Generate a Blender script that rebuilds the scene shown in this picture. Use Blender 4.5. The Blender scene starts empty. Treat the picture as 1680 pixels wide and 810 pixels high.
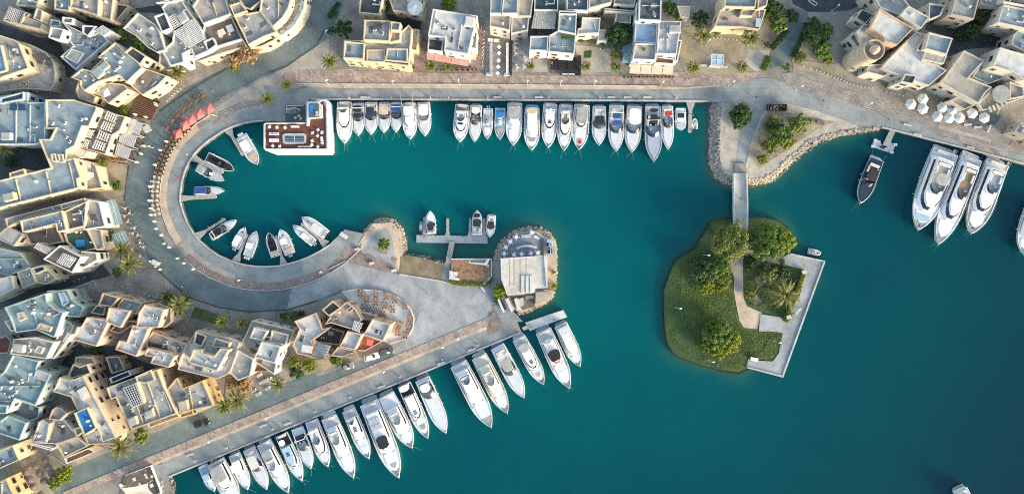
import bpy, bmesh, math, random
from mathutils import Vector, Matrix, noise
import numpy as np
random.seed(11); R = random.Random(5)
SC = bpy.context.scene; COL = SC.collection

# ---------------------------------------------------------------- camera, sky, sun, exposure
S, H = 0.185, 210.0            # metres per photo pixel at ground level, camera height
cam_d = bpy.data.cameras.new('camera'); cam = bpy.data.objects.new('camera', cam_d); COL.objects.link(cam)
cam.location = (0, 0, H); cam.rotation_euler = (0, 0, 0)
cam_d.sensor_width = 36; cam_d.lens = 36*H/(1680*S); cam_d.clip_start = 1; cam_d.clip_end = 20000
SC.camera = cam
SUN_EL = math.radians(14); SUN_V = Vector((0.80, -0.60, 0)).normalized()
w = bpy.data.worlds.new('World'); SC.world = w; w.use_nodes = True
nt = w.node_tree; bg = nt.nodes['Background']; sky = nt.nodes.new('ShaderNodeTexSky')
sky.sky_type = 'NISHITA'; sky.sun_disc = False; sky.sun_elevation = SUN_EL
sky.sun_rotation = math.atan2(SUN_V.x, SUN_V.y); sky.air_density = 1.0; sky.dust_density = 1.0; sky.ozone_density = 0.0
nt.links.new(sky.outputs[0], bg.inputs[0]); bg.inputs[1].default_value = 0.15
sl = bpy.data.lights.new('sun', 'SUN'); sun = bpy.data.objects.new('sun', sl); COL.objects.link(sun)
sl.energy = 2.6; sl.angle = math.radians(19); sl.color = (1.0, 0.85, 0.62)
sv = Vector((SUN_V.x*math.cos(SUN_EL), SUN_V.y*math.cos(SUN_EL), math.sin(SUN_EL)))
sun.rotation_euler = (-sv).to_track_quat('-Z', 'Y').to_euler(); sun.location = (60, -60, 120)
SC.view_settings.view_transform = 'Standard'; SC.view_settings.look = 'None'
SC.view_settings.exposure = 1.58; SC.view_settings.gamma = 1.0; SC.view_settings.use_curve_mapping = False
SC.cycles.filter_width = 1.05; SC.cycles.use_denoising = False
SC.cycles.max_bounces = 5; SC.cycles.diffuse_bounces = 3; SC.cycles.glossy_bounces = 2; SC.cycles.transmission_bounces = 3

# ---------------------------------------------------------------- helpers
TILES = {'P': (0, 0, 1), 'A1': (0, 0, 4.05), 'A2': (260, 0, 4.05), 'A3': (520, 0, 4.05), 'A4': (780, 0, 4.05), 'A5': (1020, 0, 4.05),
  'A6': (1220, 0, 4.05), 'A7': (1400, 0, 4.05), 'B1': (0, 180, 4.05), 'B2': (240, 140, 4.05), 'C1': (0, 340, 4.05), 'C2': (260, 320, 4.05),
  'D1': (0, 520, 4.05), 'D2': (240, 460, 4.05), 'E1': (0, 640, 4.764), 'E2': (240, 620, 4.264), 'F1': (400, 140, 4.05), 'F2': (680, 140, 4.05),
  'F3': (940, 140, 4.05), 'G1': (540, 330, 4.05), 'G2': (720, 330, 4.05), 'G3': (480, 460, 4.05), 'G4': (700, 500, 4.05), 'G5': (480, 600, 4.05),
  'I1': (1080, 340, 4.05), 'I2': (1080, 440, 4.05), 'I3': (1140, 150, 4.05), 'I4': (1400, 180, 3.375), 'I6': (280, 640, 4.764),
  'H1': (0, 0, 6.75), 'H2': (0, 470, 6.75), 'H3': (0, 570, 6.75), 'H4': (1540, 0, 7.364), 'H5': (1540, 100, 4.5), 'H6': (160, 720, 9.0)}
def PX(t, p):
    ox, oy, k = TILES[t]; return (ox+p[0]/k, oy+p[1]/k)
def W(px, py, z=0.0):
    f = S*(H-z)/H; return Vector(((px-840)*f, -(py-405)*f, z))
def TW(t, p, z=0.0):
    a = PX(t, p); return W(a[0], a[1], z)
def TP(t, pts, z=0.0): return [TW(t, p, z) for p in pts]
def ccw(pts):
    a = sum(pts[i-1][0]*pts[i][1]-pts[i][0]*pts[i-1][1] for i in range(len(pts)))
    return list(pts) if a > 0 else list(pts)[::-1]
def inside(p, poly):
    x, y = p[0], p[1]; c = False; n = len(poly); j = n-1
    for i in range(n):
        xi, yi, xj, yj = poly[i][0], poly[i][1], poly[j][0], poly[j][1]
        if (yi > y) != (yj > y) and x < (xj-xi)*(y-yi)/(yj-yi)+xi: c = not c
        j = i
    return c
def offset(poly, d):
    """inset (d>0) of a ccw polygon, mitred"""
    n = len(poly); out = []
    for i in range(n):
        p0, p1, p2 = Vector(poly[i-1][:2]), Vector(poly[i][:2]), Vector(poly[(i+1) % n][:2])
        a = (p1-p0); b = (p2-p1)
        if a.length < 1e-6 or b.length < 1e-6: out.append(p1.copy()); continue
        a.normalize(); b.normalize()
        na, nb = Vector((-a.y, a.x)), Vector((-b.y, b.x)); m = na+nb
        if m.length < 1e-3: m = na.copy()
        m.normalize(); c = max(0.45, m.dot(na)); out.append(p1+m*(d/c))
    return out
def offline(pts, d, closed=False):
    out = []; n = len(pts)
    for i in range(n):
        a = Vector(pts[max(0, i-1)][:2]); b = Vector(pts[min(n-1, i+1)][:2]); t = (b-a).normalized()
        out.append(Vector((pts[i][0]-t.y*d, pts[i][1]+t.x*d)))
    return out

class MB:
    def __init__(s): s.v = []; s.f = []; s.m = []
    def add(s, vs, fs, mi=0):
        o = len(s.v); s.v += [tuple(x) for x in vs]; s.f += [tuple(o+i for i in f) for f in fs]; s.m += [mi]*len(fs)
    def box(s, c, d, rz=0, mi=0, tilt=None):
        x, y, z = d[0]/2, d[1]/2, d[2]/2
        vs = [Vector(q) for q in ((-x,-y,-z),(x,-y,-z),(x,y,-z),(-x,y,-z),(-x,-y,z),(x,-y,z),(x,y,z),(-x,y,z))]
        M = Matrix.Rotation(rz, 3, 'Z')
        if tilt: M = M @ Matrix.Rotation(tilt[0], 3, tilt[1])
        s.add([M @ q+Vector(c) for q in vs], [(3,2,1,0),(4,5,6,7),(0,1,5,4),(1,2,6,5),(2,3,7,6),(3,0,4,7)], mi)
    def prism(s, poly, z0, z1, mi=0, bottom=True, top=True):
        p = ccw(poly); n = len(p)
        vs = [(q[0], q[1], z0) for q in p]+[(q[0], q[1], z1) for q in p]
        fs = [(i, (i+1) % n, n+(i+1) % n, n+i) for i in range(n)]
        if top: fs.append(tuple(range(n, 2*n)))
        if bottom: fs.append(tuple(range(n-1, -1, -1)))
        s.add(vs, fs, mi)
    def sheet(s, poly, z, mi=0):
        p = ccw(poly); s.add([(q[0], q[1], z) for q in p], [tuple(range(len(p)))], mi)
    def loft(s, rings, mi=0, cap0=True, cap1=True, closed=True, pick=None):
        n = len(rings[0]); vs = [v for r in rings for v in r]; fs = []
        for k in range(len(rings)-1):
            for i in range(n if closed else n-1):
                if pick is None or pick(k, i): fs.append((k*n+i, k*n+(i+1) % n, (k+1)*n+(i+1) % n, (k+1)*n+i))
        if cap0: fs.append(tuple(range(n-1, -1, -1)))
        if cap1: fs.append(tuple(range((len(rings)-1)*n, len(rings)*n)))
        s.add(vs, fs, mi)
    def tube(s, pts, r, n=6, mi=0, r1=None):
        rings = []
        for i, p in enumerate(pts):
            p = Vector(p); a = Vector(pts[max(0, i-1)]); b = Vector(pts[min(len(pts)-1, i+1)]); t = (b-a).normalized()
            u = t.cross(Vector((0, 0, 1)));
            if u.length < 1e-3: u = Vector((1, 0, 0))
            u.normalize(); v = t.cross(u); rr = r if r1 is None else r+(r1-r)*i/max(1, len(pts)-1)
            rings.append([p+(u*math.cos(2*math.pi*k/n)+v*math.sin(2*math.pi*k/n))*rr for k in range(n)])
        s.loft(rings, mi)
    def cyl(s, c, r, h, n=12, mi=0, r1=None):
        r1 = r if r1 is None else r1
        s.loft([[Vector((c[0]+rr*math.cos(2*math.pi*k/n), c[1]+rr*math.sin(2*math.pi*k/n), z)) for k in range(n)] for rr, z in ((r, c[2]), (max(r1, 1e-3), c[2]+h))], mi)
    def build(s, name, mats, parent=None, loc=None, smooth=False, org=None):
        us = sorted({i for f in s.f for i in f}); mp = {i: k for k, i in enumerate(us)}
        if len(us) < len(s.v): s.v = [s.v[i] for i in us]; s.f = [tuple(mp[i] for i in f) for f in s.f]
        me = bpy.data.meshes.new(name)
        vs = s.v if org is None else [(v[0]-org[0], v[1]-org[1], v[2]-org[2]) for v in s.v]
        me.from_pydata(vs, [], s.f)
        for m in (mats if isinstance(mats, (list, tuple)) else [mats]): me.materials.append(m)
        if len(me.materials) > 1: me.polygons.foreach_set('material_index', s.m)
        if smooth: me.polygons.foreach_set('use_smooth', [True]*len(me.polygons))
        me.update()
        return link(name, me, parent, loc)
def link(name, me, parent=None, loc=None, rz=0):
    o = bpy.data.objects.new(name, me); COL.objects.link(o)
    if parent is not None: o.parent = parent
    if loc is not None: o.location = loc
    if rz: o.rotation_euler = (0, 0, rz)
    return o
def tag(o, label, cat, group=None, kind=None):
    o['label'] = label; o['category'] = cat
    if group: o['group'] = group
    if kind: o['kind'] = kind
    return o
def thing(name, label, cat, loc, rz=0, group=None):
    o = bpy.data.objects.new(name, None); COL.objects.link(o); o.location = loc; o.rotation_euler = (0, 0, rz); o.empty_display_size = .3
    return tag(o, label, cat, group)
def struct(o): o['kind'] = 'structure'; return o
CHILD = {}
def dup(root, loc, rz=0, label=None, group=None, scale=None):
    if root.name not in CHILD: CHILD[root.name] = [(c, [g for g in c.children]) for c in root.children]
    r = root.copy(); COL.objects.link(r); r.location = loc; r.rotation_euler = (0, 0, rz)
    if scale: r.scale = (scale,)*3
    if label: r['label'] = label
    if group: r['group'] = group
    for c, gs in CHILD[root.name]:
        k = c.copy(); COL.objects.link(k); k.parent = r
        for g in gs:
            q = g.copy(); COL.objects.link(q); q.parent = k
    return r
ORD = ['first','second','third','fourth','fifth','sixth','seventh','eighth','ninth','tenth','eleventh','twelfth','thirteenth','fourteenth','fifteenth',
       'sixteenth','seventeenth','eighteenth','nineteenth','twentieth','twenty-first','twenty-second','twenty-third','twenty-fourth','twenty-fifth','twenty-sixth','twenty-seventh','twenty-eighth','twenty-ninth','thirtieth']
# one prototype per kind; the first placement moves it, the others copy it
class Kind:
    def __init__(s, make): s.make = make; s.p = None
    def put(s, loc, rz, label, group, scale=None):
        if s.p is None:
            s.p = s.make(); o = s.p; o.location = loc; o.rotation_euler = (0, 0, rz); o['label'] = label; o['group'] = group
            CHILD[o.name] = [(c, [g for g in c.children]) for c in o.children]
            if scale: o.scale = (scale,)*3
            return o
        return dup(s.p, loc, rz, label, group, scale or 1.0)

# ---------------------------------------------------------------- materials
MATS = {}
def mat(name, col, rough=.85, var=.18, sc=.6, col2=None, fine=.10, bump=0.0, metal=0.0, spec=.4, stain=0.0, joint=None):
    """procedural surface: broad patches (col -> col2) plus fine grain"""
    if name in MATS: return MATS[name]
    m = bpy.data.materials.new(name); m.use_nodes = True; MATS[name] = m
    t = m.node_tree; N = t.nodes; L = t.links; b = N['Principled BSDF']
    b.inputs['Roughness'].default_value = rough; b.inputs['Metallic'].default_value = metal; b.inputs['Specular IOR Level'].default_value = spec
    g = N.new('ShaderNodeNewGeometry')
    n1 = N.new('ShaderNodeTexNoise'); n1.inputs['Scale'].default_value = sc; n1.inputs['Detail'].default_value = 5; n1.inputs['Roughness'].default_value = .62
    n2 = N.new('ShaderNodeTexNoise'); n2.inputs['Scale'].default_value = 2.6; n2.inputs['Detail'].default_value = 6; n2.inputs['Roughness'].default_value = .75
    L.new(g.outputs['Position'], n1.inputs['Vector']); L.new(g.outputs['Position'], n2.inputs['Vector'])
    c2 = col2 or tuple(max(0, c*(1-var*2)) for c in col)
    r = N.new('ShaderNodeValToRGB'); L.new(n1.outputs['Fac'], r.inputs['Fac'])
    r.color_ramp.elements[0].position = .34; r.color_ramp.elements[1].position = .66
    r.color_ramp.elements[0].color = (*c2, 1); r.color_ramp.elements[1].color = (*[min(1, c*(1+var*.35)) for c in col], 1)
    mr = N.new('ShaderNodeMapRange'); L.new(n2.outputs['Fac'], mr.inputs['Value'])
    mr.inputs[1].default_value = .3; mr.inputs[2].default_value = .7; mr.inputs[3].default_value = 1-fine; mr.inputs[4].default_value = 1+fine
    mx = N.new('ShaderNodeMix'); mx.data_type = 'RGBA'; mx.blend_type = 'MULTIPLY'; mx.inputs[0].default_value = 1.0
    L.new(r.outputs[0], mx.inputs[6]); L.new(mr.outputs[0], mx.inputs[7]); out = mx.outputs[2]
    if stain:
        n3 = N.new('ShaderNodeTexNoise'); n3.inputs['Scale'].default_value = .22; n3.inputs['Detail'].default_value = 8; n3.inputs['Roughness'].default_value = .7; n3.inputs['Distortion'].default_value = .8
        L.new(g.outputs['Position'], n3.inputs['Vector'])
        r3 = N.new('ShaderNodeMapRange'); L.new(n3.outputs['Fac'], r3.inputs['Value']); r3.inputs[1].default_value = .42; r3.inputs[2].default_value = .68; r3.inputs[3].default_value = 1; r3.inputs[4].default_value = 1-stain
        m3 = N.new('ShaderNodeMix'); m3.data_type = 'RGBA'; m3.blend_type = 'MULTIPLY'; m3.inputs[0].default_value = 1.0
        L.new(out, m3.inputs[6]); L.new(r3.outputs[0], m3.inputs[7]); out = m3.outputs[2]
    if joint:
        mp = N.new('ShaderNodeMapping'); mp.inputs['Rotation'].default_value = (0, 0, joint[2]); L.new(g.outputs['Position'], mp.inputs['Vector'])
        br = N.new('ShaderNodeTexBrick'); L.new(mp.outputs[0], br.inputs['Vector']); br.inputs['Scale'].default_value = 1; br.inputs['Brick Width'].default_value = joint[0]; br.inputs['Row Height'].default_value = joint[1]; br.inputs['Mortar Size'].default_value = .05
        q = 1-joint[3]; br.inputs['Color1'].default_value = (1, 1, 1, 1); br.inputs['Color2'].default_value = (.93, .93, .92, 1); br.inputs['Mortar'].default_value = (q, q, q, 1)
        m4 = N.new('ShaderNodeMix'); m4.data_type = 'RGBA'; m4.blend_type = 'MULTIPLY'; m4.inputs[0].default_value = 1.0
        L.new(out, m4.inputs[6]); L.new(br.outputs[0], m4.inputs[7]); out = m4.outputs[2]
    L.new(out, b.inputs['Base Color'])
    if bump:
        bp = N.new('ShaderNodeBump'); bp.inputs['Strength'].default_value = bump; bp.inputs['Distance'].default_value = .15
        L.new(n2.outputs['Fac'], bp.inputs['Height']); L.new(bp.outputs[0], b.inputs['Normal'])
    return m
def brick_mat(name, c1, c2, mortar, scale, rot=.785, bw=.5, rh=.25, msize=.02):
    m = bpy.data.materials.new(name); m.use_nodes = True; t = m.node_tree; N = t.nodes; L = t.links; b = N['Principled BSDF']; b.inputs['Roughness'].default_value = .9
    g = N.new('ShaderNodeNewGeometry'); mp = N.new('ShaderNodeMapping'); mp.inputs['Rotation'].default_value = (0, 0, rot); mp.inputs['Scale'].default_value = (scale,)*3
    L.new(g.outputs['Position'], mp.inputs['Vector'])
    br = N.new('ShaderNodeTexBrick'); L.new(mp.outputs[0], br.inputs['Vector'])
    br.inputs['Color1'].default_value = (*c1, 1); br.inputs['Color2'].default_value = (*c2, 1); br.inputs['Mortar'].default_value = (*mortar, 1)
    br.inputs['Scale'].default_value = 1; br.inputs['Brick Width'].default_value = bw; br.inputs['Row Height'].default_value = rh; br.inputs['Mortar Size'].default_value = msize
    n = N.new('ShaderNodeTexNoise'); n.inputs['Scale'].default_value = .35; n.inputs['Detail'].default_value = 6; L.new(g.outputs['Position'], n.inputs['Vector'])
    mr = N.new('ShaderNodeMapRange'); L.new(n.outputs['Fac'], mr.inputs['Value']); mr.inputs[1].default_value = .3; mr.inputs[2].default_value = .7; mr.inputs[3].default_value = .72; mr.inputs[4].default_value = 1.2
    mx = N.new('ShaderNodeMix'); mx.data_type = 'RGBA'; mx.blend_type = 'MULTIPLY'; mx.inputs[0].default_value = 1
    L.new(br.outputs[0], mx.inputs[6]); L.new(mr.outputs[0], mx.inputs[7]); L.new(mx.outputs[2], b.inputs['Base Color'])
    return m
def leaf_mat(name, cols, trans=.25):
    m = bpy.data.materials.new(name); m.use_nodes = True; t = m.node_tree; N = t.nodes; L = t.links; b = N['Principled BSDF']
    b.inputs['Roughness'].default_value = .6; b.inputs['Specular IOR Level'].default_value = .25
    g = N.new('ShaderNodeNewGeometry'); r = N.new('ShaderNodeValToRGB'); L.new(g.outputs['Random Per Island'], r.inputs['Fac'])
    e = r.color_ramp.elements
    while len(e) < len(cols): e.new(.5)
    for i, c in enumerate(cols): e[i].position = i/(len(cols)-1); e[i].color = (*c, 1)
    L.new(r.outputs[0], b.inputs['Base Color'])
    tr = N.new('ShaderNodeBsdfTranslucent'); L.new(r.outputs[0], tr.inputs['Color'])
    ms = N.new('ShaderNodeMixShader'); ms.inputs[0].default_value = trans; L.new(b.outputs[0], ms.inputs[1]); L.new(tr.outputs[0], ms.inputs[2])
    L.new(ms.outputs[0], N['Material Output'].inputs['Surface'])
    return m

M = {}
M['stone'] = mat('stone_paving', (.345,.31,.265), var=.2, sc=.15, col2=(.235,.22,.195), fine=.2, stain=.35, joint=(1.6, 1.2, .3, .25))
M['asphalt'] = mat('street_surface', (.170,.215,.210), var=.15, sc=.12, col2=(.125,.165,.165), fine=.10, stain=.3, joint=(5, 3, .2, .14))
M['alley'] = mat('alley_asphalt_shade', (.062,.074,.076), var=.2, sc=.2, fine=.12, stain=.3)  # asphalt darkened by alley shade painted in; gutters and top road share it
M['plaza'] = mat('plaza_concrete', (.42,.425,.425), var=.12, sc=.10, col2=(.28,.295,.305), fine=.08, stain=.32, joint=(3, 3, .39, .2))
M['quay'] = mat('quay_concrete', (.325,.34,.325), var=.14, sc=.14, col2=(.25,.27,.265), fine=.1, stain=.3, joint=(4, 2.4, 0, .22))
M['kerb'] = mat('kerb_stone', (.52,.50,.46), var=.15, sc=.4)
M['tan'] = mat('tan_stone', (.60,.46,.33), var=.2, sc=.25, col2=(.46,.37,.28), fine=.12, stain=.25)
M['beige'] = mat('beige_gravel', (.40,.36,.29), var=.2, sc=.3, col2=(.29,.27,.23), fine=.2)
M['sand'] = mat('dry_soil', (.39,.33,.23), var=.25, sc=.16, col2=(.26,.23,.165), fine=.22, stain=.3)
M['beach'] = mat('wet_sand', (.27,.21,.13), var=.2, sc=.3, fine=.15, stain=.25)
M['gravel'] = mat('pale_gravel', (.49,.44,.36), var=.2, sc=.3, col2=(.36,.32,.255), fine=.25, stain=.2)
M['brick'] = brick_mat('brick_paving_red', (.34,.22,.18), (.46,.40,.33), (.22,.185,.16), .95, .785, 1.0, .5, .05)
M['brick2'] = brick_mat('brick_paving_grey', (.31,.26,.23), (.40,.36,.31), (.17,.16,.15), 1.0, .3, 1.0, .5, .08)
M['brick3'] = brick_mat('brick_paving_brown', (.30,.19,.155), (.40,.33,.27), (.15,.13,.12), 1.0, 1.1, .8, .4, .08)
M['rock'] = mat('shore_rock', (.33,.30,.25), var=.35, sc=1.3, col2=(.14,.13,.115), fine=.3)
M['rocktan'] = mat('shore_rock_tan', (.40,.345,.265), var=.3, sc=1.3, col2=(.21,.18,.14), fine=.3)
M['rockwet'] = mat('wet_rock', (.10,.095,.08), var=.35, sc=1.0, rough=.5, fine=.3)
M['grass'] = mat('lawn_grass', (.052,.096,.032), var=.25, sc=.13, col2=(.028,.064,.022), fine=.3, bump=.5, stain=.25)
M['grassdk'] = mat('dense_grass', (.078,.110,.032), var=.3, sc=.22, col2=(.026,.056,.016), fine=.4, bump=.8)
M['seabed'] = mat('seabed', (.02,.07,.07))
M['quaywall'] = mat('quay_wall', (.16,.155,.14), var=.3, sc=.4, stain=.4)
M['white'] = mat('white_gelcoat', (.79,.79,.79), rough=.3, var=.03, sc=.5, fine=.015, spec=.5)
M['cream_gel'] = mat('cream_gelcoat', (.70,.66,.55), rough=.35, var=.04, fine=.02)
M['silver_gel'] = mat('silver_gelcoat', (.42,.46,.50), rough=.3, var=.06, fine=.02)
M['grey_gel'] = mat('grey_gelcoat', (.36,.38,.39), rough=.4, var=.08, fine=.03)
M['navy_gel'] = mat('navy_gelcoat', (.035,.05,.075), rough=.25, var=.1, fine=.02)
M['blue_gel'] = mat('blue_paint', (.03,.19,.46), rough=.4, var=.1, fine=.04)
M['paleblue'] = mat('pale_blue_paint', (.38,.52,.62), rough=.5, var=.1, fine=.05)
M['paras_red'] = mat('coral_canvas', (.72,.17,.15), rough=.85, var=.08)
M['deckwhite'] = mat('white_nonskid', (.70,.70,.69), rough=.6, var=.05, fine=.05)
M['railgrey'] = mat('rub_rail_shade', (.25,.26,.27), rough=.5)  # rub rail grey with the hull shadow line painted in; cleats share it
M['deckgrey'] = mat('deck_nonskid', (.55,.56,.56), rough=.7, var=.06, fine=.06)
M['teak'] = mat('teak_deck', (.34,.24,.15), rough=.7, var=.2, sc=2, fine=.15)
M['teakgrey'] = mat('grey_teak', (.36,.35,.33), rough=.7, var=.2, sc=2, fine=.12)
M['darkglass'] = mat('tinted_glass', (.012,.016,.022), rough=.06, var=.1, fine=.02, spec=.7)
M['canvas_navy'] = mat('navy_canvas', (.025,.035,.085), rough=.8, var=.15)
M['canvas_blue'] = mat('blue_canvas', (.025,.085,.27), rough=.8, var=.15)
M['canvas_black'] = mat('black_canvas', (.022,.024,.028), rough=.75, var=.2)
M['canvas_tan'] = mat('tan_canvas', (.60,.47,.33), rough=.85, var=.12)
M['canvas_grey'] = mat('grey_canvas', (.40,.39,.36), rough=.8, var=.14)
M['canvas_red'] = mat('red_canvas', (.50,.04,.05), rough=.8, var=.15)
M['canvas_white'] = mat('white_canvas', (.62,.62,.59), rough=.8, var=.08)
M['cushion'] = mat('pale_cushion', (.66,.63,.57), rough=.85, var=.08)
M['steel'] = mat('stainless_steel', (.6,.6,.6), rough=.3, metal=.8, var=.05)
M['rubber'] = mat('grey_rubber', (.20,.21,.22), rough=.7, var=.1)
M['black'] = mat('black_plastic', (.02,.02,.022), rough=.5, var=.2)
M['rope'] = mat('mooring_rope', (.30,.32,.30), rough=.9)
M['woodlt'] = mat('pale_timber', (.43,.40,.35), rough=.85, var=.2, sc=1.5, fine=.12)
M['wood'] = mat('brown_timber', (.25,.125,.06), rough=.75, var=.25, sc=1.5, fine=.2)
M['wooddk'] = mat('dark_timber', (.075,.045,.03), rough=.7, var=.2, sc=2)
M['reddeck'] = mat('red_brown_decking', (.165,.058,.038), rough=.6, var=.15, sc=1.5, fine=.15)
M['terracotta'] = mat('terracotta_tile', (.34,.15,.085), rough=.8, var=.2, sc=1.2)
M['orange'] = mat('varnished_timber', (.36,.21,.12), rough=.6, var=.25, sc=1.5, fine=.2)
# ---------------------------------------------------------------- the setting: land, quays, water
WL = -1.3
def WP(pts, z=0.0): return [W(p[0], p[1], z) for p in pts]
def Zs(t, pts): return [PX(t, p) for p in pts]
basin = [(432,199.5),(413,200.5),(398,204),(382,209),(366,216.5),(344,231),(330,243),(320,253.6),(311,267),(304,283),(299.5,300),(297.5,316),(297,330),(301,345),(308,364),
         (319,382),(329,394),(344,407),(360,418),(378.5,426),(393,431),(407,434),(420.5,435.5),(438,436),(457.5,435),(470,432),(489,427),(507,420),(524,411),(540,401),(566,376.5)]
left_in = [(595,386),(603,379),(614,372),(626,367),(637,367),(647,373),(653,383),(656,396),(657,420)]      # top edge of the planted mound
spit_w_in = [(1182,168),(1181,262),(1184,276),(1190,286),(1206,292),(1226,293),(1250,292),(1268,283),(1294,257),(1322,232),(1348,221),(1385,212.5),(1408,211),(1444,209.6)]
spit_w_out = [(1163,168),(1160,262),(1162,280),(1170,295),(1190,304),(1208,307),(1232,306.5),(1254,304),(1274,296),(1299,273.5),(1328,249),(1351,235),(1388,223),(1412,219),(1445,211.5)]
ring_out = [(805,426),(811,411.5),(819,394),(841,374.5),(868,368),(887,370),(903,377),(911,388),(915.5,402),(916.5,441),(912.6,483),(905,494),(893,503),(872,513),(851,520)]
ring_in = [(814,427),(819,414),(826,401),(846,385),(868,379.5),(884,381),(896,387),(903,396),(906,408),(906.5,441),(903,478),(897,488),(886,496),(868,504),(848,511)]
left_out = [(597,377),(605,367),(614,359),(624,354.5),(637,353.5),(650,359.5),(661,371),(667,389),(669,406),(671,417)]
main = [(284,5000),(284,812),(276,783),(724,599.5),(855.5,545),(833,502)] + [(848,511)] + ring_in[::-1][1:] + \
       [(806,426),(741,425.5),(735,434),(700,424),(668,418),(657,420)] + left_in[::-1][1:] + basin[::-1] + [(470,200),(505,200),(505,164),(800,165.5),(1166,167.5)] + spit_w_in + \
       [(1459,212.6),(1649,261.5),(1680,270),(6000,1400),(6000,-6000),(-6000,-6000),(-6000,5000)]
land = MB()
pl = ccw(WP(main)); n = len(pl)
land.sheet(pl, 0.0, 0)
land.add([(q[0], q[1], 0) for q in pl]+[(q[0], q[1], -5) for q in pl], [(n+i, n+(i+1) % n, (i+1) % n, i) for i in range(n)], 1)
struct(land.build('ground', [M['stone'], M['quaywall']]))
LAY = [0]
def ground(name, px, mt, z=None):
    LAY[0] += 1
    m = MB(); m.sheet(WP(px), .0025*LAY[0] if z is None else z); return struct(m.build(name, mt))
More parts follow.
